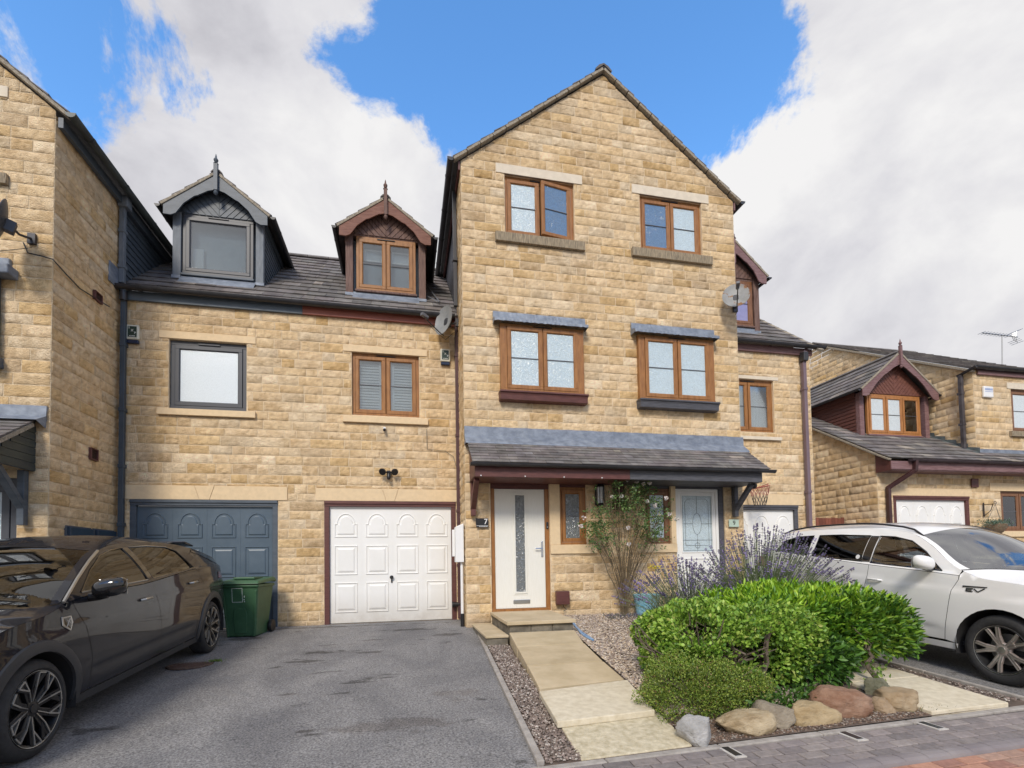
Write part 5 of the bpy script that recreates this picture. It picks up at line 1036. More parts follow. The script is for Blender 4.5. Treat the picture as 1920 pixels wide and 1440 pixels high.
def dish(label, c, nrm, w, h, m, wallp, back=.12, arm=.36):
    """c: centre of the bowl; nrm: the way it looks; wallp: bracket foot on the wall"""
    t = thing('satellite_dish', tuple(wallp), label, 'satellite dish', 'satellite dishes on the walls'); c = np.array(c, float); n = np.array(nrm, float); n /= np.linalg.norm(n); sd = np.cross(n, (0, 0, 1)); sd /= np.linalg.norm(sd); u = np.cross(sd, n)
    mb = MB(); K, J = 28, 7; V = []
    for off in (0, -.008):
        for j in range(J+1):
            r = j/J
            for k in range(K): a = 2*math.pi*k/K; V.append(c+sd*math.cos(a)*r*w/2+u*math.sin(a)*r*h/2+n*(r*r*.065-.065+off))
    F = []; S = (J+1)*K
    for j in range(J):
        for k in range(K): F.append((j*K+k, j*K+(k+1) % K, (j+1)*K+(k+1) % K, (j+1)*K+k)); F.append((S+j*K+k, S+(j+1)*K+k, S+(j+1)*K+(k+1) % K, S+j*K+(k+1) % K))
    for k in range(K): F.append((J*K+k, J*K+(k+1) % K, S+J*K+(k+1) % K, S+J*K+k))
    mb.add(V, F); mb.build('reflector', m, t, smooth=True)
    mb = MB(); lnb = c-u*h*.30+n*arm+u*.03; foot = c-u*h*.5+n*.0; mb.tube([foot-n*.05, foot+n*.02, lnb-u*.05], .010, 8); mb.build('arm', BLKPL, t, smooth=True)
    mb = MB(); hd = n*-1; mb.lathe([(.028, -.01), (.032, .0), (.032, .03), (.018, .05), (.02, .10)], lnb+hd*.02, n, 12); mb.obox(lnb+n*.07, n, sd, u, .045, .03, .026); mb.build('receiver', mat('grey_plastic', (.12, .12, .13), .5), t, smooth=True)
    mb = MB(); b0 = c-n*.07; wp = np.array(wallp, float); mid = (b0+wp)/2+np.array([0, 0, -.03]); mb.tube([b0, b0-n*.07, mid, wp], .016, 8); mb.obox(b0-n*.04, n, sd, u, .05, .05, .07); mb.obox(wp, (1, 0, 0), (0, 1, 0), (0, 0, 1), .045, .02 if abs(n[1]) > .0 else .045, .07); mb.build('bracket', mat('galvanised_dark', (.06, .06, .065), .5, metal=.5), t, smooth=True)
    mb = MB(); mb.tube([lnb+n*.06, lnb-u*.10+n*.02, foot-u*.04, foot-n*.1-u*.06, wp+np.array([0, 0, -.12])], .004, 6); mb.build('cable', BLKPL, t)
    return t
c7 = P(831, 600, 8.95); dish('pale grey satellite dish hung edge-on beside the downpipe under the brown dormer', c7, (-.80, -.58, .15), .46, .55, DISH, (.99, 9.05, c7[2]+.02))
c9 = P(1380, 553, 8.12); dish('rust-blotched satellite dish at the right edge of the tall gable', c9, (-.48, -.78, .34), .48, .56, DISHR, (6.30, D0-.05, c9[2]-.1), arm=.30)
cw = P(-4, 415, 7.25); dish('dark satellite dish cut off by the left edge of the photo', cw, (-.9, -.5, .25), .48, .60, DISHD, tuple(P(60, 448, DW-.03)))
def alarm(label, tl, br, Y, plate, base, ax='F', grp='alarm boxes'):
    p, q = P(*tl, Y), P(*br, Y); x0, x1, z0, z1 = p[0], q[0], q[2], p[2]; t = thing('alarm_box', ((x0+x1)/2, Y, z0), label, 'alarm box', grp); mb = MB(); mb.box(x0, x1, Y-.07, Y-.01, z0+(z1-z0)*(.2 if plate else 0), z1); mb.build('case', mat('cream_plastic', (.66, .64, .52), .4, var=.05) if plate else WHITEP, t, bevel=.02)
    h = z1-z0
    if plate:
        mb = MB(); f = planefn('F', Y); mb.box(x0+.01, x1-.01, Y-.062, Y-.01, z0, z0+h*.19); mb.build('lens', mat('navy_lens', (.015, .025, .06), .2, var=.1), t, bevel=.012)
        mb = MB(); w = x1-x0; mb.box(x0+w*.16, x1-w*.16, Y-.074, Y-.070, z0+h*.32, z1-h*.1); mb.build('panel', mat('dark_green_panel', (.02, .045, .03), .4, var=.1), t)
        wm = mat('white_lettering', (.7, .72, .66), .5, var=.02); yy = Y-.0755; xc = (x0+x1)/2; s = h*.17
        text('letter', '1', (x0+w*.27, yy, z1-h*.19), s, wm, t, bold=.001); text('letter', 'X', (xc, yy, z1-h*.33), s, wm, t, bold=.001); text('letter', 'P', (x1-w*.27, yy, z1-h*.46), s, wm, t, bold=.001); text('letter', 'ALARM', (xc, yy, z0+h*.37), h*.085, wm, t, bold=.0006)
    else:
        mb = MB(); mb.box(x0+.03, x1-.03, Y-.073, Y-.07, z1-h*.38, z1-h*.2); mb.box(x0+.03, x1-.03, Y-.073, Y-.07, z1-h*.52, z1-h*.47); mb.build('printed_mark', mat('pale_blue_print', (.35, .42, .62), .5), t)
    return t
alarm('cream alarm box on the wall left of the grey first-floor window', (240, 611), (264, 647), D1, True, True); alarm('cream alarm box beside the maroon downpipe right of the shuttered window', (825, 656), (844, 687), D1, True, True); alarm('white alarm box on the upper wall of the detached house', (1839, 725), (1858, 747), YU, False, False)
# house numbers
p, q = P(892, 972, D0-.04), P(915.5, 989, D0-.04); t = thing('number_sign', ((p[0]+q[0])/2, D0-.04, q[2]), 'black and white number 7 sign on the stone left of the cream door', 'house sign'); w_, h_ = q[0]-p[0], p[2]-q[2]
mb = MB(); mb.box(p[0], q[0], D0-.058, D0-.045, q[2]+.035, p[2]); mb.build('plate', BLKPL, t, bevel=.002); mb = MB(); mb.box(p[0]+.005, q[0], D0-.057, D0-.045, q[2], q[2]+.030); mb.build('street_strip', BLKPL, t, bevel=.002)
WL = mat('white_sign_lettering', (.75, .75, .74), .4, var=.02); text('digit', '7', (q[0]-.045, D0-.060, q[2]+.035+(h_-.035)/2), .13, WL, t, bold=.001); mb = MB(); mb.box(p[0]+.01, q[0]-.005, D0-.059, D0-.057, q[2]+.028, q[2]+.033); mb.build('white_line', WL, t)
mb = MB(); x = p[0]+.055
for k in range(11): mb.box(x, x+.009, D0-.0595, D0-.057, q[2]+.009, q[2]+.021-(k % 3)*.002); x += .0135
mb.build('small_lettering', WL, t)
p, q = P(1366, 974, D0-.04), P(1385, 988, D0-.04); t = thing('number_sign', ((p[0]+q[0])/2, D0-.04, q[2]), 'pale green number 9 plaque on the stone right of the leaded-glass door', 'house sign'); mb = MB(); mb.box(p[0], q[0], D0-.055, D0-.04, q[2], p[2]); mb.build('plate', mat('pale_green_ceramic', (.45, .56, .47), .25, var=.06), t, bevel=.004); text('digit', '9', ((p[0]+q[0])/2, D0-.057, (p[2]+q[2])/2), .12, BLKPL, t, bold=.0005)
# twin floodlight with sensor
c = P(729, 888, D1-.03); t = thing('security_light', tuple(c), 'black twin-head security light above the white garage door', 'security light'); mb = MB(); mb.box(c[0]-.035, c[0]+.035, D1-.08, D1-.02, c[2]-.06, c[2]+.05); mb.build('base', BLKPL, t, bevel=.01)
for s in (-1, 1): mb = MB(); cc = np.array([c[0]+s*.10, D1-.13, c[2]+.02]); mb.lathe([(.02, -.03), (.05, -.02), (.065, .02), (.06, .035)], cc, (s*.35, -.75, -.5), 14); mb.tube([(c[0], D1-.07, c[2]+.01), cc], .014, 8); mb.build('lamp_head', BLKPL, t, smooth=True)
mb = MB(); mb.lathe([(.03, 0), (.035, .05), (.03, .09), (.012, .11)], (c[0], D1-.10, c[2]-.02), (0, -.25, -1), 14); mb.build('sensor', BLKPL, t, smooth=True)
c = P(721, 805, D1-.04); t = thing('wall_camera', tuple(c), 'tiny white and black camera just under the shuttered window sill', 'camera'); mb = MB(); mb.box(c[0]-.022, c[0]+.022, D1-.06, D1-.0, c[2]-.0, c[2]+.04); mb.build('mount', WHITEP, t, bevel=.006); mb = MB(); mb.lathe([(.012, -.04), (.026, -.03), (.026, .03), (.018, .04)], (c[0], D1-.08, c[2]-.02), (0, -1, -.4), 12); mb.build('camera_body', BLKPL, t, smooth=True)
# lantern
c = P(1125, 930, D0-.09); t = thing('wall_lantern', tuple(c), 'black half lantern with pale glass between the two slit windows', 'wall lamp'); f = planefn('F', D0-.03); z0, z1 = P(1125, 948, D0-.09)[2], P(1125, 898, D0-.09)[2]; mb = MB(); xc = c[0]
mb.prism([(xc-.075, z0+.02), (xc, z0-.03), (xc+.075, z0+.02), (xc+.075, z1-.13), (xc, z1), (xc-.075, z1-.13)], f, 0, .012); mb.lathe([(.078, z1-.15), (.07, z1-.12), (.02, z1-.05), (.006, z1-.02)], (xc, D0-.105, 0), n=6); mb.lathe([(.05, z0), (.066, z0+.025), (.07, z0+.04)], (xc, D0-.105, 0), n=6)
for k in range(6): a = math.pi*k/3; mb.bar((xc+.07*math.cos(a), D0-.105+.07*math.sin(a), z0+.03), (xc+.075*math.cos(a), D0-.105+.075*math.sin(a), z1-.14), .010, .010, (0, 1, 0))
mb.build('frame', BLKPL, t); mb = MB(); mb.lathe([(.060, z0+.04), (.064, z1-.15)], (xc, D0-.105, 0), n=6); mb.build('glass', mat('milky_lamp_glass', (.55, .58, .60), .2, var=.08), t)
# doorbell, gas box, vents, meter covers, white riser cabinet
c = P(1027, 985, D0); t = thing('doorbell', tuple(c), 'small black doorbell on the brown door frame', 'doorbell'); mb = MB(); mb.box(d7[1]-.055, d7[1]-.015, D0+.015, D0+.04, c[2]-.06, c[2]+.06); mb.build('case', BLKPL, t, bevel=.008); mb = MB(); mb.lathe([(.010, 0), (.010, .004)], (d7[1]-.035, D0+.015, c[2]-.03), (0, -1, 0), 12); mb.build('button', SILVER, t)
p, q = P(1043, 1109, D0-.1), P(1068, 1133, D0-.1); t = thing('service_box', ((p[0]+q[0])/2, D0-.05, q[2]), 'small maroon box low on the stone right of the doorstep', 'service box'); mb = MB(); mb.box(p[0], q[0], D0-.12, D0-.03, q[2], p[2]); mb.build('case', MAROON, t, bevel=.008); mb = MB(); mb.tube([((p[0]+q[0])/2, D0-.08, q[2]), ((p[0]+q[0])/2+.02, D0-.08, q[2]-.05), ((p[0]+q[0])/2+.07, D0-.07, q[2]-.09), ((p[0]+q[0])/2+.02, D0-.06, q[2]-.12)], .006, 6); mb.build('cable', BLKPL, t)
def sidevent(px0, py0, px1, py1, label, X=XL, s=1, m=MAROON):
    p, q = PX(px0, py0, X), PX(px1, py1, X); t = thing('wall_vent', (X, p[1], q[2]), label, 'wall vent', 'maroon wall vents'); y0, y1, z0, z1 = p[1], q[1], min(p[2], q[2])-.03, max(p[2], q[2])+.03; mb = MB()
    for a, b, c_, d in ((y0, y1, z1-.02, z1), (y0, y1, z0, z0+.02), (y0, y0+.02, z0+.02, z1-.02), (y1-.02, y1, z0+.02, z1-.02)): mb.box(X, X+.045, a, b, c_, d)
    mb.build('frame', m, t, bevel=.003); mb = MB(); n = 5
    for k in range(n): z = z0+.03+k*(z1-z0-.06)/n; mb.box(X+.0, X+.03, y0+.02, y1-.02, z, z+.012)
    mb.box(X, X+.01, y0+.02, y1-.02, z0+.02, z1-.02); mb.build('louvres', mat('very_dark_brown', (.03, .012, .012), .6), t)
sidevent(173, 546, 187, 568, 'small maroon vent high on the side wall of the left wing under the black cable'); sidevent(165, 842, 179, 862, 'small maroon vent half way up the side wall of the left wing')
mb = MB()
for k, (a, b, l) in enumerate(((8.03, 8.55, 'blue-grey meter cover behind the dark car nearer the camera'), (8.66, 9.16, 'blue-grey meter cover behind the dark car next to the downpipe'))):
    t = thing('meter_cover', (XL, (a+b)/2, 1.2), l, 'meter cover', 'meter covers'); mb = MB(); mb.box(XL+.03, XL+.075, a, b, 1.1, 1.63); mb.build('cover', mat('dark_blue_paint', (.022, .045, .075), .4, var=.2), t, bevel=.008); mb = MB(); mb.box(XL-.0, XL+.031, a-.02, b+.02, 1.08, 1.65); mb.build('surround', SLATEP, t, bevel=.004)
za, zb_ = P(870, 1054, 8.7)[2], P(870, 985, 8.7)[2]; t = thing('utility_cabinet', (.93, 8.9, 0), 'narrow white cabinet with white pipe in the corner right of the white garage', 'utility cabinet'); mb = MB(); mb.box(.845, .985, 8.5, 8.72, za, zb_-.04); mb.box(.80, .845, 8.62, 8.66, za+.1, zb_-.08); mb.add([(.845, 8.5, zb_-.04), (.985, 8.5, zb_-.04), (.985, 8.72, zb_-.04), (.845, 8.72, zb_-.04), (.985, 8.5, zb_+.02), (.985, 8.72, zb_+.02)], [(0, 1, 4), (2, 3, 5), (0, 4, 5, 3), (1, 2, 5, 4)]); mb.build('cabinet', WHITEP, t, bevel=.008); mb = MB(); mb.tube([(.955, 8.58, za), (.955, 8.58, .16)], .026, 12); mb.build('pipe', WHITEP, t, smooth=True); mb = MB(); mb.tube([(.955, 8.58, .18), (.955, 8.58, -.05)], .034, 12); mb.build('pipe_foot', BLKPL, t, smooth=True)
c = P(858, 1133, D1-.1); t = thing('drain_pipe', tuple(c), 'stub of black drain pipe sticking from the wall beside the white garage frame', 'drain pipe'); mb = MB(); mb.tube([(c[0]+.1, D1-.1, c[2]), (c[0]-.06, D1-.1, c[2])], .042, 14); mb.tube([(c[0]-.06, D1-.1, c[2]), (c[0]-.10, D1-.1, c[2])], .052, 14); mb.build('pipe', BLKPL, t, smooth=True)
# long black cable over the left wing
t = thing('wall_cable', (XL, 8, 5.6), 'black cable clipped down the side wall of the left wing', 'cable'); mb = MB(); pts = [P(44, 455, DW-.03), P(52, 474, DW-.035), P(78, 480, DW-.035), P(95, 485, DW-.035)]+[PX(*a, XL+.035) for a in ((100, 487), (125, 515), (150, 541), (180, 560), (205, 575))]; mb.tube(pts, .008, 6); mb.build('cable', BLKPL, t)
t = thing('thin_cable', (0, 9.3, 3), 'thin grey wire running down the stone from the right alarm box', 'cable'); mb = MB(); pts = [P(*a, D1-.03) for a in ((852, 650), (800, 805), (801, 842), (835, 846), (850, 856), (857, 880))][1:]; mb.tube(pts, .005, 5); mb.build('cable', mat('grey_cable', (.18, .15, .12), .6), t)
# basketball hoop, dome camera
hp = P(1425, 908, 8.3); t = thing('basketball_hoop', (hp[0], 8.3, hp[2]-.0), 'faded red hoop with tangled net hanging beyond the porch bracket', 'basketball hoop'); mb = MB(); r0 = .19; cx, cy, cz = P(1424, 912, 8.95)[0], 8.95, P(1424, 914, 8.95)[2]
mb.tube([(cx+r0*math.cos(a*math.pi/12), cy+r0*math.sin(a*math.pi/12), cz+.03*math.cos(a*math.pi/12)) for a in range(25)], .010, 6); mb.tube([(cx+r0*.9, cy, cz+.03), (cx+.25, cy+.05, cz+.09), (cx+.22, D1-.02, cz+.05)], .008, 6); mb.build('rim', mat('faded_red_paint', (.42, .12, .09), .6, var=.15), t, smooth=True)
mb = MB(); rg = random.Random(4)
for lay, (ra, rb, za_, zb2, m_) in enumerate(((1, .8, 0, -.17, 'r'), (.8, .55, -.17, -.38, 'k'))):
    mb = MB()
    for k in range(14):
        for s in (-1, 1):
            a0 = k*2*math.pi/14; a1 = a0+s*.45*1.3; pts = [(cx+r0*(ra+(rb-ra)*q_)*math.cos(a0+(a1-a0)*q_)+rg.uniform(-.006, .006), cy+r0*(ra+(rb-ra)*q_)*math.sin(a0+(a1-a0)*q_), cz+za_+(zb2-za_)*q_) for q_ in (0, .33, .66, 1)]; mb.tube(pts, .0045, 4)
    mb.build('net', mat('faded_red_cord', (.36, .13, .11), .8) if m_ == 'r' else mat('dark_cord', (.07, .06, .06), .8), t)
c = P(1415, 912, 8.1); t = thing('dome_camera', (6.22, 7.85, 2.3), 'small dark dome camera under the right end of the porch roof', 'camera'); mb = MB(); cc = P(1414, 912, 8.0); mb.lathe([(.05, .03), (.052, 0), (.045, -.03), (.025, -.05), (.004, -.056)], (cc[0], 8.0, cc[2]+.01), n=16); mb.box(cc[0]-.02, cc[0]+.02, 7.98, 8.02, cc[2]+.03, 2.40); mb.build('body', BLKPL, t, smooth=True)
# hanging basket on its bracket
p = P(1844, 944, D2-.04); t = thing('hanging_bracket', (p[0], D2-.03, p[2]), 'black scrolled iron bracket on the detached house wall', 'wall bracket'); IRON = mat('black_iron', (.03, .02, .02), .5); mb = MB(); xa_, zt_ = p[0], p[2]; mb.box(xa_-.012, xa_+.012, D2-.05, D2-.03, zt_-.33, zt_+.02); ex = P(1866, 946, D2-.3)[0]; mb.tube([(xa_, D2-.05, zt_-.03), (ex, D2-.30, zt_-.04)], .008, 6); mb.tube([(xa_, D2-.05, zt_-.30), ((xa_+ex)/2, D2-.19, zt_-.2), (ex-.04, D2-.28, zt_-.05)], .008, 6)
mb.tube([(ex+.035*math.cos(a), D2-.30, zt_-.01+.035*math.sin(a)) for a in np.linspace(-1.5, 3.6, 14)], .007, 6); mb.build('bracket', IRON, t)
t = thing('hanging_basket', (ex, D2-.3, 1.2), 'wicker hanging basket of grey-green trailing plants on the detached house', 'hanging basket'); zb3 = P(1865, 985, D2-.3)[2]; mb = MB(); mb.lathe([(.04, -.22), (.12, -.17), (.19, -.06), (.21, .02), (.20, .03)], (ex, D2-.3, zb3), n=18); mb.build('basket', mat('wicker', (.16, .11, .07), .9, scale=30, col2=(.26, .19, .12), bump=.8, bscale=60), t, smooth=True)
mb = MB()
for k in range(3): a = k*2.09; mb.tube([(ex+.2*math.cos(a), D2-.3+.2*math.sin(a), zb3), (ex, D2-.3, zt_-.05)], .004, 4)
mb.build('chains', IRON, t)
BASKET = (ex, D2-.3, zb3, t)
# television aerial
t = thing('television_aerial', (17.5, 14.5, 8.2), 'thin television aerial on the ridge of the detached house', 'aerial'); YA = 14.6; mb = MB(); a, b = P(1878, 678, YA), P(1879, 630, YA); mb.tube([a-np.array([0, 0, .5]), b], .022, 6); mb.build('mast', SILVER, t); mb = MB(); a, b = P(1841, 624, YA), P(1908, 632, YA); mb.tube([a, b], .018, 6); d_ = (b-a)/np.linalg.norm(b-a)
for k in range(10): c = a+(b-a)*k/12; mb.tube([c+np.array([0, -.14, 0]), c+np.array([0, .14, 0])], .008, 4)
for s in (-1, 1): 
    for k in range(3): c = a+(b-a)*(.84+k*.05); mb.tube([c, c+np.array([.08, 0, s*(.16+k*.04)])], .01, 4); mb.tube([c+np.array([.08, -.2, s*(.16+k*.04)]), c+np.array([.08, .2, s*(.16+k*.04)])], .008, 4)
mb.build('boom', SILVER, t)
t = thing('roof_bracket', (.3, 9.8, 6.1), 'bent metal aerial bracket lying on the tiles right of the brown dormer', 'aerial bracket'); mb = MB(); a, b, c = (PR(x, y, EAVE+np.array([0, 0, .09]), SL) for x, y in ((801, 536), (824, 566), (802, 556))); mb.tube([a, b, c], .012, 6); mb.build('bracket', mat('galvanised_steel', (.30, .31, .33), .45, metal=.6), t)
# green wheelie bin
g0 = G(437, 1190); g1 = G(500, 1184); BG = mat('green_bin_plastic', (.028, .085, .038), .5, scale=4, col2=(.045, .115, .055), bump=.1, bscale=60)
bx, by = (g0[0]+g1[0])/2, 8.66; W0, W1, Dp0, Dp1 = .215, .275, .22, .33; zt = P(465, 1079, by-.1)[2]; gb = gz(by); t = thing('wheelie_bin', (bx, by, gb), 'green wheelie bin against the blue-grey garage door behind the dark car', 'wheelie bin', rz=R(-7)); H = zt-gb
mb = MB(); hb = H*.86; mb.add([(-W0, -Dp0, 0), (W0, -Dp0, 0), (W0, Dp0+.02, 0), (-W0, Dp0+.02, 0), (-W1, -Dp1+.03, hb), (W1, -Dp1+.03, hb), (W1, Dp1, hb), (-W1, Dp1, hb)], [(0, 3, 2, 1), (0, 1, 5, 4), (1, 2, 6, 5), (2, 3, 7, 6), (3, 0, 4, 7), (4, 5, 6, 7)])
mb.box(-W1-.015, W1+.015, -Dp1+.01, Dp1+.02, hb-.05, hb); f = lambda u, v, d: (u, -Dp0-(.30-Dp0)*v/hb-d, v); mb.build('body', BG, t, bevel=.02, local=True)
mb = MB(); mb.prism([(-.09, .05), (.09, .05), (.10, .36), (.07, .44), (-.07, .44), (-.10, .36)], f, -.0, .012); mb.prism([(-W0*.95, .0), (-W0*.95+.03, .0), (-W1*.93+.03, hb-.1), (-W1*.93, hb-.1)], f, 0, .012); mb.prism([(W0*.95-.03, .0), (W0*.95, .0), (W1*.93, hb-.1), (W1*.93-.03, hb-.1)], f, 0, .012); mb.build('front_rib', BG, t, bevel=.01, local=True)
mb = MB(); L_ = [(-W1-.03, -Dp1-.02, hb+.005), (W1+.03, -Dp1-.02, hb+.005), (W1+.03, Dp1+.06, hb+.035), (-W1-.03, Dp1+.06, hb+.035)]; U_ = [(-W1+.0, -Dp1+.02, hb+.05), (W1-.0, -Dp1+.02, hb+.05), (W1-.0, Dp1+.03, hb+.10), (-W1+.0, Dp1+.03, hb+.10)]; mb.add(L_+U_, [(0, 3, 2, 1), (4, 5, 6, 7), (0, 1, 5, 4), (1, 2, 6, 5), (2, 3, 7, 6), (3, 0, 4, 7)]); mb.box(-.16, .16, -.14, .2, hb+.07, hb+.105); mb.build('lid', BG, t, bevel=.012, local=True)
mb = MB(); mb.tube([(-W1, Dp1+.08, hb+.03), (W1, Dp1+.08, hb+.03)], .016, 8); mb.build('handle', BG, t, local=True)
for s in (-1, 1): mb = MB(); mb.lathe([(.03, -.03), (.098, -.028), (.105, 0), (.098, .028), (.03, .03)], (s*(W0+.05), Dp0+.05, .105), (1, 0, 0), 20); mb.build('wheel', BLKPL, t, smooth=True, local=True)
mb = MB(); z_ = hb*.66; f3_ = lambda u, v, d: (u, -Dp0-(.30-Dp0)*v/hb-.004-d, v)
for (a, b, c, d) in ((-.11, .045, z_, z_+.006), (-.11, .045, z_+.21, z_+.216), (-.11, -.104, z_, z_+.21), (.039, .045, z_, z_+.21), (.065, .075, z_+.07, z_+.10), (.06, .072, z_+.03, z_+.05), (.066, .076, z_, z_+.02)): mb.prism([(a, c), (b, c), (b, d), (a, d)], f3_, 0, .001)
mb.build('white_marking', mat('chalk_white_mark', (.55, .6, .55), .7), t, local=True)
# pot by the rose, hose
b_ = BED(1212, 1141); b_ = np.array([b_[0]*.93, b_[1]*.93-.02, bz(b_[1]*.93)]); zt = P(1212, 1114, b_[1])[2]; r_ = (P(1237, 1125, b_[1])[0]-P(1190, 1125, b_[1])[0])/2; t = thing('blue_pot', tuple(b_), 'patterned blue plant pot beside the lavender and the rose', 'plant pot'); mb = MB(); h_ = max(.2, zt-b_[2]); mb.lathe([(r_*.75, 0), (r_*.82, h_*.3), (r_*.95, h_*.85), (r_, h_*.9), (r_, h_), (r_*.9, h_), (r_*.85, h_*.8)], b_, n=24); mb.build('pot', mat('blue_glazed_pattern', (.10, .33, .46), .3, scale=26, col2=(.34, .58, .68)), t, smooth=True); mb = MB(); mb.lathe([(r_*.86, h_*.84), (r_*.4, h_*.9), (.01, h_*.92)], b_, n=16); mb.build('compost', mat('white_grit', (.45, .45, .42), .9, scale=60, col2=(.7, .7, .66)), t)
t = thing('garden_hose', (2.5, 7.2, 0), 'blue plastic strip lying along the right edge of the path', 'hose'); mb = MB(); pts = [BED(*a, .0) for a in ((1070, 1167), (1078, 1177), (1090, 1189), (1100, 1197), (1110, 1203))]; mb.tube([p+np.array([.012*math.sin(i*2), 0, .02]) for i, p in enumerate(pts)], .014, 8); mb.tube([p+np.array([.03+.01*math.cos(i*2), .01, .02]) for i, p in enumerate(pts)], .010, 8); mb.build('hose', mat('blue_hose', (.06, .20, .42), .35, scale=20, col2=(.35, .5, .68)), t, smooth=True)
# boulders along the front edge
def rock(name, tl, br, Y, depth, col, col2, label, seed, facets=9, rot=0., cut=.62, sc=(1, 1, 1), tilt=0):
    p, q = P(*tl, Y), P(*br, Y); x0, x1 = p[0], q[0]; zt = p[2]; zb_ = gz(Y)-.07; c = np.array([(x0+x1)/2, Y+depth/2-.11, (zt+zb_)/2]); bm = bmesh.new(); bmesh.ops.create_icosphere(bm, subdivisions=4, radius=1); nr = np.random.RandomState(seed)
    pl = nr.normal(size=(facets, 3)); pl[:, 2] = pl[:, 2]*.8+.1; pl[0] = (0, 0, 1); pl[1] = (0, -1, .25); pl /= np.linalg.norm(pl, axis=1)[:, None]; lim = nr.uniform(cut-.04, .84, facets)
    V = np.array([v.co[:] for v in bm.verts])
    for n, l in zip(pl, lim): d = V@n; o = np.maximum(d-l, 0); V = V-o[:, None]*n*.94
    a = np.arctan2(V[:, 1], V[:, 0]); nz = fbm(V[:, 0]*4+V[:, 2]*2+9, V[:, 1]*4+V[:, 2]*3+9, seed, 4)-.5; V = V*(1+nz[:, None]*.22); nz = np.abs(fbm(V[:, 0]*9+4, V[:, 2]*16+V[:, 1]*5, seed+3, 3)-.5); V = V*(1-nz[:, None]*.26)
    V = V/np.abs(V).max(0)*np.array([(x1-x0)/2, depth/2, (zt-zb_)/2]); 
    if tilt: ca, sa = math.cos(tilt), math.sin(tilt); X = V[:, 0]*ca-V[:, 2]*sa; Z = V[:, 0]*sa+V[:, 2]*ca; V = np.stack([X, V[:, 1], Z], 1)
    for v, k in zip(bm.verts, V): v.co = k
    bmesh.ops.recalc_face_normals(bm, faces=bm.faces); me = bpy.data.meshes.new(name); bm.to_mesh(me); bm.free(); me.polygons.foreach_set('use_smooth', [True]*len(me.polygons)); me.materials.append(mat('boulder_stone_%d' % seed, col, .88, scale=4.5, col2=col2, bump=.9, bscale=22, bdist=.02, detail=9, stretch=(1, 1, 1.8), spec=.2)); o = bpy.data.objects.new(name, me); COL.objects.link(o); o.location = c; o.rotation_euler = (0, 0, rot); return tag(o, label, 'boulder', 'boulders along the front of the bed')
rock('boulder', (1277, 1338), (1343, 1392), 3.40, .26, (.24, .235, .225), (.48, .47, .455), 'pale grey jagged boulder at the left end, beside the path slab', 1, 12, cut=.55)
rock('boulder', (1350, 1330), (1460, 1378), 3.47, .30, (.28, .20, .11), (.52, .43, .29), 'craggy yellow boulder with a cream top, second in the row', 2, 12, cut=.5)
rock('boulder', (1424, 1316), (1494, 1372), 3.54, .34, (.21, .175, .13), (.34, .29, .22), 'long grey-brown boulder wedged between two yellow ones', 3, 8, cut=.6, tilt=-.25)
rock('boulder', (1476, 1322), (1577, 1364), 3.55, .30, (.32, .23, .12), (.46, .36, .22), 'blocky smooth yellow boulder left of the big reddish one', 4, 9, cut=.5)
rock('boulder', (1538, 1294), (1647, 1354), 3.60, .42, (.20, .10, .06), (.36, .24, .17), 'big rounded reddish-brown boulder, largest in the row', 5, 5, cut=.78, tilt=-.12)
rock('boulder', (1632, 1304), (1671, 1345), 3.66, .2, (.28, .20, .12), (.40, .30, .20), 'small split tan boulder squeezed in right of the reddish one', 6, 9, cut=.6)
rock('boulder', (1655, 1291), (1735, 1338), 3.64, .34, (.26, .18, .10), (.42, .33, .22), 'rounded tan boulder at the right end of the row', 7, 6, cut=.72)
rock('boulder', (1622, 1268), (1668, 1306), 3.98, .24, (.10, .10, .06), (.22, .21, .15), 'mossy grey boulder behind the right end of the row', 8, 8)
# ------------------------------------------------------------------ plants
def leafmat(name, trans=.25, rough=.45):
    m = bpy.data.materials.new(name); m.use_nodes = True; t = m.node_tree; b = t.nodes['Principled BSDF']; o = [n for n in t.nodes if n.type == 'OUTPUT_MATERIAL'][0]; at = t.nodes.new('ShaderNodeAttribute'); at.attribute_name = 'tint'; t.links.new(at.outputs['Color'], b.inputs['Base Color']); b.inputs['Roughness'].default_value = rough; b.inputs['Specular IOR Level'].default_value = .4
    tr = t.nodes.new('ShaderNodeBsdfTranslucent'); t.links.new(at.outputs['Color'], tr.inputs[0]); mx_ = t.nodes.new('ShaderNodeMixShader'); mx_.inputs[0].default_value = trans; t.links.new(b.outputs[0], mx_.inputs[1]); t.links.new(tr.outputs[0], mx_.inputs[2]); t.links.new(mx_.outputs[0], o.inputs[0]); return m
def br(L, k): return [((c[0]*k*1.0, c[1]*k, c[2]*k*.9), w) for c, w in L]
LEAF = leafmat('leaf'); PETAL = leafmat('petal', .2, .6)
BARK = mat('grey_brown_bark', (.075, .055, .04), .9, scale=20, col2=(.17, .135, .10), bump=.8, bscale=40, stretch=(2, 2, .6))
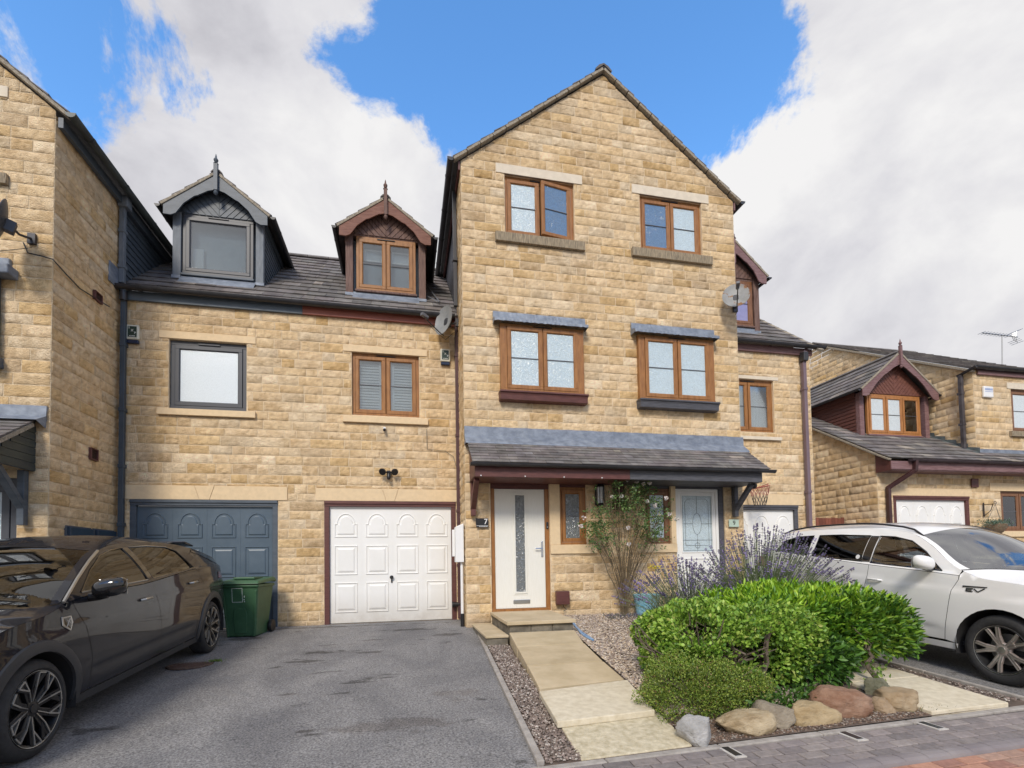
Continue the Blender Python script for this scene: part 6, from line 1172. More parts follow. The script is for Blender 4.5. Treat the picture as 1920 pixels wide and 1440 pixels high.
def leaves(name, parent, pos, nrm, length, width, cols, nr, m=None, droop=.3, fold=.25, jitter=.6, rows=1, kind=None):
    """pos, nrm: (n,3); each leaf is a folded blade standing out along nrm"""
    n = len(pos); L = length*nr.uniform(.6, 1.15, n); W = width*nr.uniform(.75, 1.15, n); d = nrm+nr.normal(size=(n, 3))*jitter; d /= np.linalg.norm(d, axis=1)[:, None]; a = nr.normal(size=(n, 3)); a[:, 2] *= .35; sd = np.cross(d, a); sd /= np.linalg.norm(sd, axis=1)[:, None]; up_ = np.cross(sd, d); up_ *= np.sign(up_[:, 2:3]+1e-6)
    b0 = pos; m1 = pos+d*(L*.45)[:, None]+up_*(W*fold)[:, None]*0; l = pos+d*(L*.42)[:, None]+sd*(W/2)[:, None]+up_*(W*fold)[:, None]; r = pos+d*(L*.42)[:, None]-sd*(W/2)[:, None]+up_*(W*fold)[:, None]; l2 = pos+d*(L*.75)[:, None]+sd*(W*.36)[:, None]+up_*(W*fold*.6)[:, None]-up_*(L*droop*.3)[:, None]; r2 = pos+d*(L*.75)[:, None]-sd*(W*.36)[:, None]+up_*(W*fold*.6)[:, None]-up_*(L*droop*.3)[:, None]; tp = pos+d*L[:, None]-up_*(L*droop*.5)[:, None]; mm = pos+d*(L*.7)[:, None]-up_*(L*droop*.18)[:, None]
    V = np.stack([b0, l, l2, tp, r2, r, mm], 1).reshape(-1, 3); f = np.array([(0, 1, 6), (1, 2, 6), (2, 3, 6), (3, 4, 6), (4, 5, 6), (5, 0, 6)]); F = (f[None]+np.arange(n)[:, None, None]*7).reshape(-1, 3); T = np.repeat(cols, 7, 0); mb = MB(); mb.v = V; mb.f = [tuple(q) for q in F.tolist()]
    return mb.build(name, m or LEAF, parent, tint=T, recalc=False, smooth='all', kind=kind)
def pick(nr, cols, n, v=.18): c = np.array([x[0] for x in cols]); w_ = np.array([x[1] for x in cols], float); i = nr.choice(len(cols), n, p=w_/w_.sum()); return c[i]*nr.uniform(1-v, 1+v, (n, 1))
def shell(nr, n, c, h, pw=3.2, depth=.25, lump=.10, hole=None, bottom=False, ls=4.):
    """points through the outer layer of a lumpy rounded box; returns positions and outward directions"""
    c, h = np.array(c, float), np.array(h, float); P_, N_ = [], []; k = 0
    while k < n:
        d = nr.normal(size=(n*2, 3)); d /= np.linalg.norm(d, axis=1)[:, None]; d = d*np.array([h[0], h[1], h[2]]); d /= np.linalg.norm(d, axis=1)[:, None]
        q = np.abs(d/h); r = (q[:, 0]**pw+q[:, 1]**pw+q[:, 2]**pw)**(-1/pw); s = d*r[:, None]; g = np.sign(s)*np.abs(s/h)**(pw-1)/h; g /= np.linalg.norm(g, axis=1)[:, None]
        lum = (fbm(s[:, 0]*ls+s[:, 2]*2+31, s[:, 1]*ls+s[:, 2]*ls+17, 5, 3)-.5)*2*lump; dp = (nr.rand(len(s))**1.6)*depth; p = c+s+g*(lum-dp*1.0+.0)[:, None]
        ok = np.ones(len(s), bool) if bottom else (s[:, 2] > -h[2]*.93)
        if hole is not None: ok &= ~hole(p, nr)
        P_.append(p[ok]); N_.append(g[ok]); k += ok.sum()
    return np.concatenate(P_)[:n], np.concatenate(N_)[:n]
def branches(mb, nr, base, tips, r0, r1=.004, k=5, wob=.04):
    for tp in tips:
        b = np.array(base, float)+nr.normal(size=3)*np.array([.02, .02, 0]); tp = np.array(tp, float); pts = [b+(tp-b)*t_+nr.normal(size=3)*wob*math.sin(math.pi*t_)*np.array([1, 1, .4]) for t_ in np.linspace(0, 1, k)]; mb.tube(pts, [r0+(r1-r0)*t_ for t_ in np.linspace(0, 1, k)], 5)
nr = np.random.RandomState(11)
# box-shaped hedge with rounded pale leaves
t = thing('clipped_hedge', (2.95, 4.6, gz(4.6)), 'waist-high clipped hedge of rounded pale green leaves nearest the path', 'hedge', 'clipped hedges of the front bed')
xa, xb_ = P(1216, 1200, 4.15)[0]+.30, 4.05; zt1 = .6
H1, H2, H3 = P(1335, 1185, 4.06), P(1452, 1235, 4.06), P(1400, 1232, 4.06)
def holeA(p, nr): # thin places in the face where bare wood shows
    return ((np.hypot((p[:, 0]-H1[0])/.20, (p[:, 2]-H1[2])/.11) < 1) | (np.hypot((p[:, 0]-H2[0])/.13, (p[:, 2]-H2[2])/.24) < 1) | (np.hypot((p[:, 0]-H3[0])/.26, (p[:, 2]-H3[2])/.10) < 1)) & (p[:, 1] < 4.55) & (nr.rand(len(p)) < .93)
LA = [((.150, .255, .035), 4), ((.20, .31, .05), 3), ((.105, .20, .03), 3), ((.27, .36, .08), 1.6), ((.06, .13, .022), 1.5), ((.30, .33, .10), .4)]
pp, gg = shell(nr, 30000, ((xa+xb_)/2+.02, 4.68, .17), ((xb_-xa)/2, .60, .385), 4.5, .26, .10, holeA); leaves('foliage', t, pp, gg+np.array([0, 0, .5]), .046, .030, pick(nr, br(LA, 1.5), len(pp)), nr, jitter=.7)
pp, gg = shell(nr, 3000, (xa+.30, 4.35, -.02), (.30, .26, .28), 2.6, .2, .05); leaves('foliage', t, pp, gg+np.array([0, 0, .5]), .044, .028, pick(nr, br(LA, 1.5), len(pp)), nr, jitter=.7)
mb = MB()
for bx_, by_, r in ((2.75, 4.5, .02), (3.02, 4.22, .026), (3.0, 4.6, .02), (3.5, 4.5, .018), (2.45, 4.5, .02)):
    tips = [(bx_+nr.uniform(-.45, .45), by_+nr.uniform(-.25, .35), nr.uniform(.15, .55)) for _ in range(11)]; branches(mb, nr, (bx_, by_, gz(by_)), [(bx_+nr.uniform(-.03, .03), by_, .05)], r, r*.8, 5, .02); branches(mb, nr, (bx_, by_, .03), tips, r*.5, .003, 5, .06)
branches(mb, nr, (H2[0], 4.14, gz(4.14)), [(H2[0]+.03, 4.14, H2[2]+.28)], .030, .02, 7, .03); branches(mb, nr, (H1[0]+.05, 4.35, -.1), [(H1[0]-.12, 4.12, H1[2]+.08), (H1[0]+.15, 4.1, H1[2]+.1), (H1[0]-.2, 4.1, H1[2]-.04)], .014, .005, 5, .03)
for _ in range(26): branches(mb, nr, (2.6+nr.rand()*.5, 4.2, nr.uniform(-.05, .2)), [(2.5+nr.rand()*.6, 4.1+nr.rand()*.2, nr.uniform(.0, .4))], .005, .002, 4, .05)
mb.build('stems', BARK, t, smooth=True)
# glossy hedge behind it
t = thing('clipped_hedge', (4.9, 5.0, gz(5)), 'bright lime-green hedge of long pointed leaves beside the white car', 'hedge', 'clipped hedges of the front bed')
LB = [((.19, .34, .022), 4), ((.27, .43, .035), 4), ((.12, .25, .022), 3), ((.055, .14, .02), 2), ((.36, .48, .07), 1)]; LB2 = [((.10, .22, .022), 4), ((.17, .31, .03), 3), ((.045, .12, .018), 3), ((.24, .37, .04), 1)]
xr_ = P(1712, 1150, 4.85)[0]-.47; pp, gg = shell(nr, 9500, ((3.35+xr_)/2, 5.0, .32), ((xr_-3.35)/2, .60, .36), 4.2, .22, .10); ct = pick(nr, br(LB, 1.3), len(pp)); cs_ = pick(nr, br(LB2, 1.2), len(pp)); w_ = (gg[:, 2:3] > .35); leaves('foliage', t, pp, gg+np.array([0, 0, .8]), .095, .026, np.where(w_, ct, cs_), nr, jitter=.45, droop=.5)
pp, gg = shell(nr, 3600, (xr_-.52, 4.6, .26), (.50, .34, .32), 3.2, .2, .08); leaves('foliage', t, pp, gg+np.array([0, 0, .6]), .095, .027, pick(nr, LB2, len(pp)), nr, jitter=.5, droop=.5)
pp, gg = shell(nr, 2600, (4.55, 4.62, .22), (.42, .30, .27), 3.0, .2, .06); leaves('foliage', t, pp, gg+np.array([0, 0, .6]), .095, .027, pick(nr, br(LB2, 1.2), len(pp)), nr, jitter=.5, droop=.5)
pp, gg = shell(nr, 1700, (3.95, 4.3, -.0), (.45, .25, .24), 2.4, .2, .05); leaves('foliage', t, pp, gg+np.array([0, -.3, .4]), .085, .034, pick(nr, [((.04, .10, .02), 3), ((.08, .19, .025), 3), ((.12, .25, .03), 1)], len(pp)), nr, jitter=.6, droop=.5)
mb = MB(); g_ = G(1660, 1298); tx, ty = g_[0]-.05, g_[1]+.05
branches(mb, nr, (tx, ty, gz(ty)), [(tx+.1, ty+.2, .1)], .03, .022, 6, .03); branches(mb, nr, (tx+.1, ty+.2, .08), [(tx+nr.uniform(-.3, .3), ty+.35+nr.uniform(-.1, .4), nr.uniform(.15, .45)) for _ in range(12)], .014, .003, 5, .05)
branches(mb, nr, (tx-.25, ty+.1, gz(ty)), [(tx-.35, ty+.3, .15), (tx-.05, ty+.25, .12)], .008, .004, 5, .04); branches(mb, nr, (4.1, 4.9, gz(4.9)), [(4.1+nr.uniform(-.4, .4), 4.9+nr.uniform(-.3, .3), nr.uniform(.2, .6)) for _ in range(12)], .02, .003, 5, .05)
mb.build('stems', BARK, t, smooth=True); q_ = np.array([tx, ty-.02, gz(ty)+.12])+nr.normal(size=(60, 3))*np.array([.06, .05, .07]); leaves('foliage', t, q_, np.tile([0, 0, 1.], (60, 1)), .05, .028, pick(nr, LA, 60), nr)
# low small-leaved shrub
t = thing('low_shrub', (2.45, 4.0, gz(4)), 'low mound of tiny olive-green leaves behind the pale grey boulder', 'shrub')
LC = [((.13, .19, .03), 4), ((.18, .25, .045), 3), ((.075, .125, .025), 3), ((.24, .29, .06), 2), ((.20, .14, .06), .8)]; x0s = P(1212, 1290, 3.95)[0]
pp, gg = shell(nr, 15000, (x0s+.44, 3.98, -.10), (.46, .36, .27), 2.0, .18, .17, ls=6); leaves('foliage', t, pp, gg+np.array([0, 0, .8]), .019, .011, pick(nr, br(LC, 1.3), len(pp)), nr, jitter=.8)
pp, gg = shell(nr, 10000, (x0s+.80, 4.02, -.10), (.42, .30, .18), 2.0, .14, .14, ls=6); leaves('foliage', t, pp, gg+np.array([0, 0, .8]), .019, .011, pick(nr, br(LC, 1.3), len(pp)), nr, jitter=.8)
mb = MB(); branches(mb, nr, (x0s+.5, 4.0, gz(4)), [(x0s+.5+nr.uniform(-.35, .5), 4+nr.uniform(-.25, .25), nr.uniform(-.1, .14)) for _ in range(40)], .006, .002, 5, .03); mb.build('stems', BARK, t)
# ivy-like ground leaves between shrub and boulders
t = thing('trailing_plant', (3.2, 3.95, gz(3.9)), 'dark trailing leaves on the soil behind the yellow boulders', 'ground plant'); n = 900; px_ = np.stack([nr.uniform(2.75, 3.9, n), nr.uniform(3.7, 4.1, n), nr.uniform(-.28, -.14, n)], 1); leaves('foliage', t, px_, np.tile([0, -.5, 1.], (n, 1)), .045, .028, pick(nr, [((.05, .12, .025), 3), ((.09, .19, .03), 3), ((.15, .27, .05), 1)], n), nr)
# lavender
def lavender(label, c, rad, htop, n, seed, lean=(0, 0), cols=None, mound=1.0):
    nr = np.random.RandomState(seed); t = thing('lavender_bush', (c[0], c[1], c[2]), label, 'lavender', 'lavender bushes'); c = np.array(c, float); sm = MB(); T_f = []; fl = MB(); mb = sm
    for i in range(n):
        a = nr.rand()*6.283; e_ = nr.rand()**.55; b = c+np.array([math.cos(a)*rad*.35*e_, math.sin(a)*rad*.35*e_, .1]); hh = htop*(1-.42*e_**2)*nr.uniform(.78, 1.06); tp = c+np.array([math.cos(a)*rad*e_*nr.uniform(.85, 1.15)+lean[0], math.sin(a)*rad*e_*.9+lean[1], hh]); md = (b+tp)/2+np.array([0, 0, .10])-np.array([math.cos(a), math.sin(a), 0])*rad*e_*.06; pts = [b, (b+md)/2+np.array([0, 0, .03]), md, (md+tp)/2+np.array([0, 0, .02]), tp]; sm.tube(pts, .0022, 3, cap=False)
        d = tp-pts[3]; d /= np.linalg.norm(d); L = nr.uniform(.045, .09); base = np.array([(.12, .095, .19), (.15, .12, .22), (.085, .07, .125), (.23, .18, .36), (.17, .15, .22)][nr.randint(5)])*nr.uniform(.85, 1.25); k = int(L/.017); s_ = np.cross(d, (0, 0, 1)); s_ /= np.linalg.norm(s_)+1e-9; u = np.cross(s_, d)
        for j in range(k):
            cc = tp+d*(j*.0165)+(0 if j else -d*.02); r = .0145*(1-.35*j/k)*nr.uniform(.85, 1.2); nv = len(fl.v); an = nr.rand()*2
            fl.v += [tuple(cc-d*.007)]+[tuple(cc+(s_*math.cos(an+q*1.257)+u*math.sin(an+q*1.257))*r*nr.uniform(.7, 1.3)) for q in range(5)]+[tuple(cc+d*.011)]; fl.f += [(nv, nv+1+q, nv+1+(q+1) % 5) for q in range(5)]+[(nv+6, nv+1+(q+1) % 5, nv+1+q) for q in range(5)]; T_f += [base*nr.uniform(.8, 1.25)]*7
    sm.build('stems', mat('lavender_stem', (.10, .14, .06), .8, scale=8, col2=(.17, .20, .10)), t, recalc=False); fl.build('flower_spikes', PETAL, t, tint=np.array(T_f), recalc=False)
    m = int(9000*mound); d = nr.normal(size=(m, 3)); d[:, 2] = np.abs(d[:, 2])*1.1; d /= np.linalg.norm(d, axis=1)[:, None]; rr = nr.rand(m, 1)**.6; p = c+d*rr*np.array([rad*.78, rad*.7, htop*.66])+np.array([0, 0, .05]); leaves('foliage', t, p, d+np.array([0, 0, 1.3]), .075, .0065, pick(nr, cols or [((.065, .115, .04), 4), ((.11, .19, .07), 3), ((.15, .21, .10), 2), ((.05, .095, .035), 2)], m), nr, jitter=.4, droop=.1)
    return t
lc = P(1420, 1060, 6.1); lavender('large lavender bush with dark purple spikes behind the hedges', (lc[0]+.02, 6.1, bz(6.1)-.02), 1.08, 1.50, 700, 61, lean=(.08, 0), mound=1.5)
lc = P(1290, 1080, 6.3); lavender('smaller lavender bush leaning left towards the blue pot', (lc[0]-.02, 6.3, bz(6.3)-.02), .85, 1.12, 360, 62, lean=(-.12, 0), cols=[((.08, .11, .06), 3), ((.12, .15, .10), 3), ((.14, .13, .15), 2)], mound=.8)
# yellow flowers
q = P(1229, 1065, 6.9); t = thing('yellow_flower', (q[0], 6.9, bz(6.9)), 'single yellow flower head standing among the lavender', 'flower'); mb = MB(); mb.tube([(q[0]+.02, 6.9, bz(6.9)), (q[0], 6.9, q[2])], .005, 5); mb.build('stem', mat('lavender_stem', (.1, .14, .06)), t)
m = 70; p = np.array(q)+nr.normal(size=(m, 3))*np.array([.045, .03, .014]); leaves('petals', t, p, np.tile([0, 0, 1.], (m, 1)), .03, .018, pick(nr, [((.62, .50, .05), 2), ((.72, .60, .12), 1)], m), nr, m=PETAL)
# climbing rose against the wall
rb = np.array([P(1171, 1140, 8.15)[0], 8.15, bz(8.15)]); t = thing('climbing_rose', tuple(rb), 'tall bare-stemmed rose bush with white flowers between the slit windows', 'rose bush'); nr = np.random.RandomState(77); mb = MB(); tips = []; YR = 8.15
env = [(1112, 990), (1112, 955), (1128, 925), (1150, 912), (1170, 908), (1190, 905), (1208, 920), (1228, 925), (1245, 955), (1255, 968), (1240, 1010), (1215, 1000), (1120, 990), (1135, 1000), (1180, 940), (1160, 950), (1200, 950), (1145, 970), (1215, 965), (1095, 995), (1262, 972)]
for i in range(34):
    q = env[i % len(env)]; tp = P(q[0]+nr.uniform(-10, 10), q[1]+nr.uniform(-10, 10), YR+nr.uniform(-.28, .18)); b = rb+np.array([nr.uniform(-.05, .05), nr.uniform(-.04, .04), 0]); k = 9; side = (tp[0]-rb[0])*.92; pts = []
    for j in range(k): s_ = j/(k-1); pts.append(np.array([b[0]+side*(s_**1.5), b[1]+(tp[1]-b[1])*s_, b[2]+(tp[2]-b[2])*s_])+nr.normal(size=3)*.012*(1 if 0 < j < k-1 else 0))
    mb.tube(pts, [.0095*(1-.6*s_) for s_ in np.linspace(0, 1, k)], 5); tips.append(pts)
    for j in range(3, k-1):
        for _ in range(3):
            e0 = pts[j]+(pts[j+1]-pts[j])*nr.rand(); d = nr.normal(size=3)*np.array([1, .5, .6])+np.array([0, 0, .8]); d /= np.linalg.norm(d); L = nr.uniform(.08, .24); mb.tube([e0, e0+d*L*.5+nr.normal(size=3)*.012, e0+d*L], [.003, .0022, .0013], 3, cap=False)
mb.build('stems', mat('rose_stem', (.085, .065, .035), .8, scale=9, col2=(.19, .14, .085)), t, smooth=True)
pos = []; 
for pts in tips:
    for _ in range(7): pos.append(pts[-1]+nr.normal(size=3)*np.array([.09, .07, .07]))
    for _ in range(4): pos.append(pts[-2]+nr.normal(size=3)*np.array([.10, .06, .08]))
for cx_, cy_, n_, sx, sy in ((1178, 945, 26, .16, .10), (1180, 925, 26, .17, .09), (1155, 950, 10, .10, .08), (1215, 950, 12, .12, .1), (1112, 985, 12, .09, .08), (1128, 990, 8, .08, .05), (1200, 990, 8, .1, .1)):
    c_ = P(cx_, cy_, YR-.05)
    for _ in range(int(n_*.9)): pos.append(c_+nr.normal(size=3)*np.array([sx, .10, sy]))
pos = np.array(pos); pos = np.repeat(pos, 9, 0)+nr.normal(size=(len(pos)*9, 3))*.028; LT = P(1122, 925, YR); pos = pos[np.hypot((pos[:, 0]-LT[0])/.17, (pos[:, 2]-LT[2])/.26) > 1]; leaves('foliage', t, pos, np.tile([0, -.4, .5], (len(pos), 1)), .040, .026, pick(nr, [((.09, .17, .05), 4), ((.14, .24, .07), 3), ((.22, .31, .10), 2), ((.05, .10, .03), 2)], len(pos)), nr, jitter=.9)
for q in ((1094, 971), (1089, 986), (1218, 905), (1207, 908), (1190, 916), (1148, 932), (1165, 930), (1228, 947), (1236, 964), (1249, 934), (1255, 964), (1178, 990), (1179, 1020), (1268, 973), (1176, 900), (1194, 903), (1213, 940)):
    c_ = P(q[0], q[1], YR-.18); n_ = 16; d = nr.normal(size=(n_, 3)); d /= np.linalg.norm(d, axis=1)[:, None]; d[:, 1] -= .4; leaves('flower', t, c_+d*.012, d, .036, .034, pick(nr, [((.80, .76, .74), 3), ((.78, .66, .62), 1)], n_, .06), nr, m=PETAL, jitter=.2, fold=.3)
m = 700; p = np.stack([nr.uniform(-.5, .5, m)+rb[0]+.1, nr.uniform(-.35, .1, m)+rb[1], bz(8.0)+.0+nr.uniform(0, .05, m)], 1); t2 = thing('creeping_plant', (rb[0], 8.0, bz(8)), 'low lilac-grey creeping plant at the foot of the rose', 'ground plant'); leaves('foliage', t2, p, np.tile([0, 0, 1.], (m, 1)), .035, .012, pick(nr, [((.14, .13, .20), 3), ((.10, .14, .08), 2)], m), nr, jitter=.8)
ex, ey, ez, bt = BASKET; m = 700; p = np.array([ex, ey, ez+.04])+nr.normal(size=(m, 3))*np.array([.14, .12, .05]); leaves('foliage', bt, p, np.tile([0, 0, .8], (m, 1)), .05, .018, pick(nr, [((.10, .17, .12), 3), ((.17, .24, .18), 2), ((.06, .11, .07), 2)], m), nr, jitter=.9)
# weeds
mb = None; t = thing('grass_tuft', tuple(G(405, 1240)), 'small green weed at the right rim of the iron cover', 'weed'); g_ = G(405, 1240); m = 90; p = g_+nr.normal(size=(m, 3))*np.array([.04, .03, 0]); leaves('foliage', t, p, np.tile([0, 0, 1.], (m, 1)), .035, .008, pick(nr, [((.12, .20, .03), 2), ((.2, .28, .05), 1)], m), nr)
g_ = G(1755, 1334); t = thing('grass_tuft', tuple(g_), 'dry straw-coloured tuft right of the last boulder', 'weed'); m = 160; p = g_+nr.normal(size=(m, 3))*np.array([.08, .03, 0]); leaves('foliage', t, p, np.tile([0, 0, .5], (m, 1)), .07, .005, pick(nr, [((.25, .2, .08), 2), ((.14, .16, .05), 1)], m), nr, jitter=.9)
# ------------------------------------------------------------------ cars
def paint(name, col, flake=0., rough=.28, coat=1.):
    m = bpy.data.materials.new(name); m.use_nodes = True; b = m.node_tree.nodes['Principled BSDF']; b.inputs['Base Color'].default_value = (*col, 1); b.inputs['Roughness'].default_value = rough; b.inputs['Metallic'].default_value = flake; b.inputs['Coat Weight'].default_value = coat; b.inputs['Coat Roughness'].default_value = .02; b.inputs['Specular IOR Level'].default_value = .15 if max(col) < .1 else .5
    t = m.node_tree; n = t.nodes.new('ShaderNodeTexNoise'); n.inputs['Scale'].default_value = 2.2; n.inputs['Detail'].default_value = 3; tc_ = t.nodes.new('ShaderNodeTexCoord'); t.links.new(tc_.outputs['Object'], n.inputs['Vector']); mr_ = t.nodes.new('ShaderNodeMapRange'); mr_.inputs['To Min'].default_value = rough*.8; mr_.inputs['To Max'].default_value = rough*1.3; t.links.new(n.outputs[0], mr_.inputs['Value']); t.links.new(mr_.outputs[0], b.inputs['Roughness']); return m
TYRE = mat('tyre_rubber', (.018, .018, .019), .75, scale=30, col2=(.032, .032, .033), bump=.2, bscale=120); CLAD = mat('grey_black_cladding', (.030, .031, .034), .5, var=.12, bump=.1, bscale=200); TRIM = mat('gloss_black_trim', (.008, .008, .009), .12, var=.1, coat=.6); LINER = mat('dark_car_lining', (.012, .012, .013), .85, var=.2); SEATM = mat('dark_seat_leather', (.022, .024, .026), .5, var=.2)
CGLASS = glassmat('car_glass', (.50, .56, .54), .12, .01); CGLASSD = glassmat('privacy_glass', (.07, .075, .075), .03, .01); WSG = glassmat('windscreen_glass', (.40, .47, .47), .34, .01)
def lerp(tab, s):
    xs = [a for a, _ in tab]; ys = [b for _, b in tab]; s = np.asarray(s, float)
    # smooth (monotone cubic-ish) interpolation through the table
    xs = np.array(xs); ys = np.array(ys); m = np.gradient(ys, xs); i = np.clip(np.searchsorted(xs, s)-1, 0, len(xs)-2); h = xs[i+1]-xs[i]; t = np.clip((s-xs[i])/h, 0, 1); t2, t3 = t*t, t*t*t
    return (2*t3-3*t2+1)*ys[i]+(t3-2*t2+t)*h*m[i]+(-2*t3+3*t2)*ys[i+1]+(t3-t2)*h*m[i+1]
def car(label, loc, rz, side, spec):
    """local frame: s runs from the front axle backwards along +Y, x across, z up; side = +1 / -1 is the flank the photo sees"""
    S = spec; t = thing('parked_car', loc, label, 'car', 'parked cars', rz=rz); t.rotation_euler = (math.atan(.055), 0, rz)
    belt = lambda s: lerp(S['belt'], s); topl = lambda s: lerp(S['top'], s); zc = lambda s: lerp(S['centre'], s); plan = lambda s: lerp(S['plan'], s)
    def W(s, z):
        s = np.asarray(s, float); z = np.asarray(z, float); b = belt(s); w = plan(s)-.055*np.clip((.55-z)/.3, 0, 1.5)**1.6-.03*np.clip((z-.72)/(b-.70), 0, 1)**2
        w = w-S.get('crease', .010)*np.exp(-((z-(b-.20))/.03)**2)*0+S.get('crease', .010)*(1/(1+np.exp(-(z-(b-.17))/.010))-1)*-1*np.clip((b-z)/.17, 0, 1)-.012*np.exp(-((z-.46)/.05)**2)*np.clip((s-.5)/.2, 0, 1)*np.clip((S['wb']-.5-s)/.2, 0, 1)
        up_ = np.clip(z-b, 0, None); return w-np.minimum(up_, .02)*1.2-S['tumble']*up_-.55*up_**2.2
    def side_panel(name, poly, m, off=0., holes=(), sides=(1, -1), step=.05, parent=None, label=None):
        objs = []
        pts = []; n = len(poly)
        for i in range(n):
            a, b = np.array(poly[i]), np.array(poly[(i+1) % n]); k = max(1, int(np.linalg.norm(b-a)/step)); pts += [tuple(a+(b-a)*j/k) for j in range(k)]
        B = len(pts); edges = [(i, (i+1) % B) for i in range(B)]; hs = []
        for h in holes:
            s0 = len(pts); hp = []
            for i in range(len(h)):
                a, b = np.array(h[i]), np.array(h[(i+1) % len(h)]); k = max(1, int(np.linalg.norm(b-a)/step)); hp += [tuple(a+(b-a)*j/k) for j in range(k)]
            pts += hp; edges += [(s0+i, s0+(i+1) % len(hp)) for i in range(len(hp))]; hs.append(hp)
        bb = np.array(pts[:B]); x = bb[:, 0].min()+step*.7; bnd = np.array(pts)
        while x < bb[:, 0].max():
            z = bb[:, 1].min()+step*.7
            while z < bb[:, 1].max():
                if inside(pts[:B], x, z) and np.min(np.hypot(bnd[:, 0]-x, bnd[:, 1]-z)) > step*.5 and not any(inside(h, x, z) for h in hs): pts.append((x, z))
                z += step
            x += step
        v2, _, f2, *_ = delaunay_2d_cdt([Vector(p) for p in pts], edges, [], 1, 1e-6)
        V2 = np.array([(p.x, p.y) for p in v2]); F = []
        for f in f2:
            c = V2[list(f)].mean(0)
            if inside(pts[:B], *c) and not any(inside(h, *c) for h in hs): F.append(tuple(f))
        w = W(V2[:, 0], V2[:, 1])+off; e_ = 1e-3; ds = (W(V2[:, 0]+e_, V2[:, 1])-W(V2[:, 0]-e_, V2[:, 1]))/(2*e_); dz_ = (W(V2[:, 0], V2[:, 1]+e_)-W(V2[:, 0], V2[:, 1]-e_))/(2*e_)
        for sd in sides:
            V = np.stack([sd*w, V2[:, 0], V2[:, 1]], 1); N_ = np.stack([np.full(len(V), float(sd)), -ds, -dz_], 1); N_ /= np.linalg.norm(N_, axis=1)[:, None]
            fl = [f if ((np.cross(V[f[1]]-V[f[0]], V[f[2]]-V[f[0]])[0] > 0) == (sd > 0)) else f[::-1] for f in F]
            me = bpy.data.meshes.new(name); me.from_pydata(V.tolist(), [], fl); me.polygons.foreach_set('use_smooth', [True]*len(fl)); me.update(); me.normals_split_custom_set_from_vertices(N_.tolist()); me.materials.append(m); o = bpy.data.objects.new(name, me); COL.objects.link(o); o.parent = parent or t; objs.append(o)
            if label: o['label'] = label
        return objs
    xe = lambda s: W(s, topl(s))-.004
    def top_panel(name, s0, s1, m, v0=-1., v1=1., nu=24, nv=24, off=0., parent=None, pw=2.2):
        u, v = np.meshgrid(np.linspace(0, 1, nu+1), np.linspace(v0, v1, nv+1)); s = s0(v)+(s1(v)-s0(v))*u
        def Tz(s, v): te = topl(s); return te+(zc(s)-te)*(1-np.abs(v)**pw)
        X = v*xe(s); Z = Tz(s, v)+off; e_ = 2e-3
        ts = np.stack([v*(xe(s+e_)-xe(s-e_)), np.full(s.shape, 2*e_), Tz(s+e_, v)-Tz(s-e_, v)], -1); vm, vp_ = np.clip(v-e_, -1, 1), np.clip(v+e_, -1, 1); tv = np.stack([(vp_-vm)*xe(s), np.zeros(s.shape), Tz(s, vp_)-Tz(s, vm)], -1); N_ = np.cross(tv, ts).reshape(-1, 3); N_ /= np.linalg.norm(N_, axis=1)[:, None]+1e-12; N_ *= np.sign(N_[:, 2:3]+1e-9)
        V = np.stack([X, s, Z], -1).reshape(-1, 3); idx = np.arange((nu+1)*(nv+1)).reshape(nv+1, nu+1); F = np.stack([idx[:-1, :-1], idx[1:, :-1], idx[1:, 1:], idx[:-1, 1:]], -1).reshape(-1, 4)
        n0 = np.cross(V[F[0][1]]-V[F[0][0]], V[F[0][2]]-V[F[0][0]]); F = F if n0[2] > 0 else F[:, ::-1]
        me = bpy.data.meshes.new(name); me.from_pydata(V.tolist(), [], [tuple(f) for f in F.tolist()]); me.polygons.foreach_set('use_smooth', [True]*len(F)); me.update(); me.normals_split_custom_set_from_vertices(N_.tolist()); me.materials.append(m); o = bpy.data.objects.new(name, me); COL.objects.link(o); o.parent = parent or t; return o
    BP = S['paint']; wb = S['wb']; r = S['r']; ra = S['ra']; g = .003; zs = S['sill']; nose, tail = S['nose'], S['tail']
    def arc(cx, cz, rad, a0, a1, n=18): return [(cx+rad*math.cos(a), cz+rad*math.sin(a)) for a in np.linspace(a0, a1, n)]
    hz = S['hubz']; ab = math.asin(max(-1, min(1, (zs-hz)/ra)))
    top_pts = lambda a, b, n=14, f=topl: [(s, float(f(s))) for s in np.linspace(a, b, n)]
    DL = S['doorlines']    # three lines (list of (s, z) from bottom to top)
    # front wing
    fw_ = [(nose+.02, zs+.02)]+arc(0, hz, ra, math.pi-ab, ab)[::1]+[(p[0]-g, p[1]) for p in DL[0]]+top_pts(DL[0][-1][0]-.02, nose+.02, 22)
    side_panel('front_wing', fw_, BP)
    side_panel('front_door', [(p[0]+g, p[1]) for p in reversed(DL[0]) if True][::-1][:0]+[(DL[0][0][0]+g, DL[0][0][1])]+[(DL[1][0][0]-g, DL[1][0][1])]+[(p[0]-g, p[1]) for p in DL[1][1:]]+[(s, float(belt(s))-.006) for s in np.linspace(DL[1][-1][0]-g, DL[0][-1][0]+g, 10)]+[(p[0]+g, p[1]) for p in reversed(DL[0][1:-1])], BP)
    side_panel('rear_door', [(DL[1][0][0]+g, DL[1][0][1])]+[(DL[2][0][0]-g, DL[2][0][1])]+[(p[0]-g, p[1]) for p in DL[2][1:]]+[(s, float(belt(s))-.006) for s in np.linspace(DL[2][-1][0]-g, DL[1][-1][0]+g, 10)]+[(p[0]+g, p[1]) for p in reversed(DL[1][1:-1])], BP)
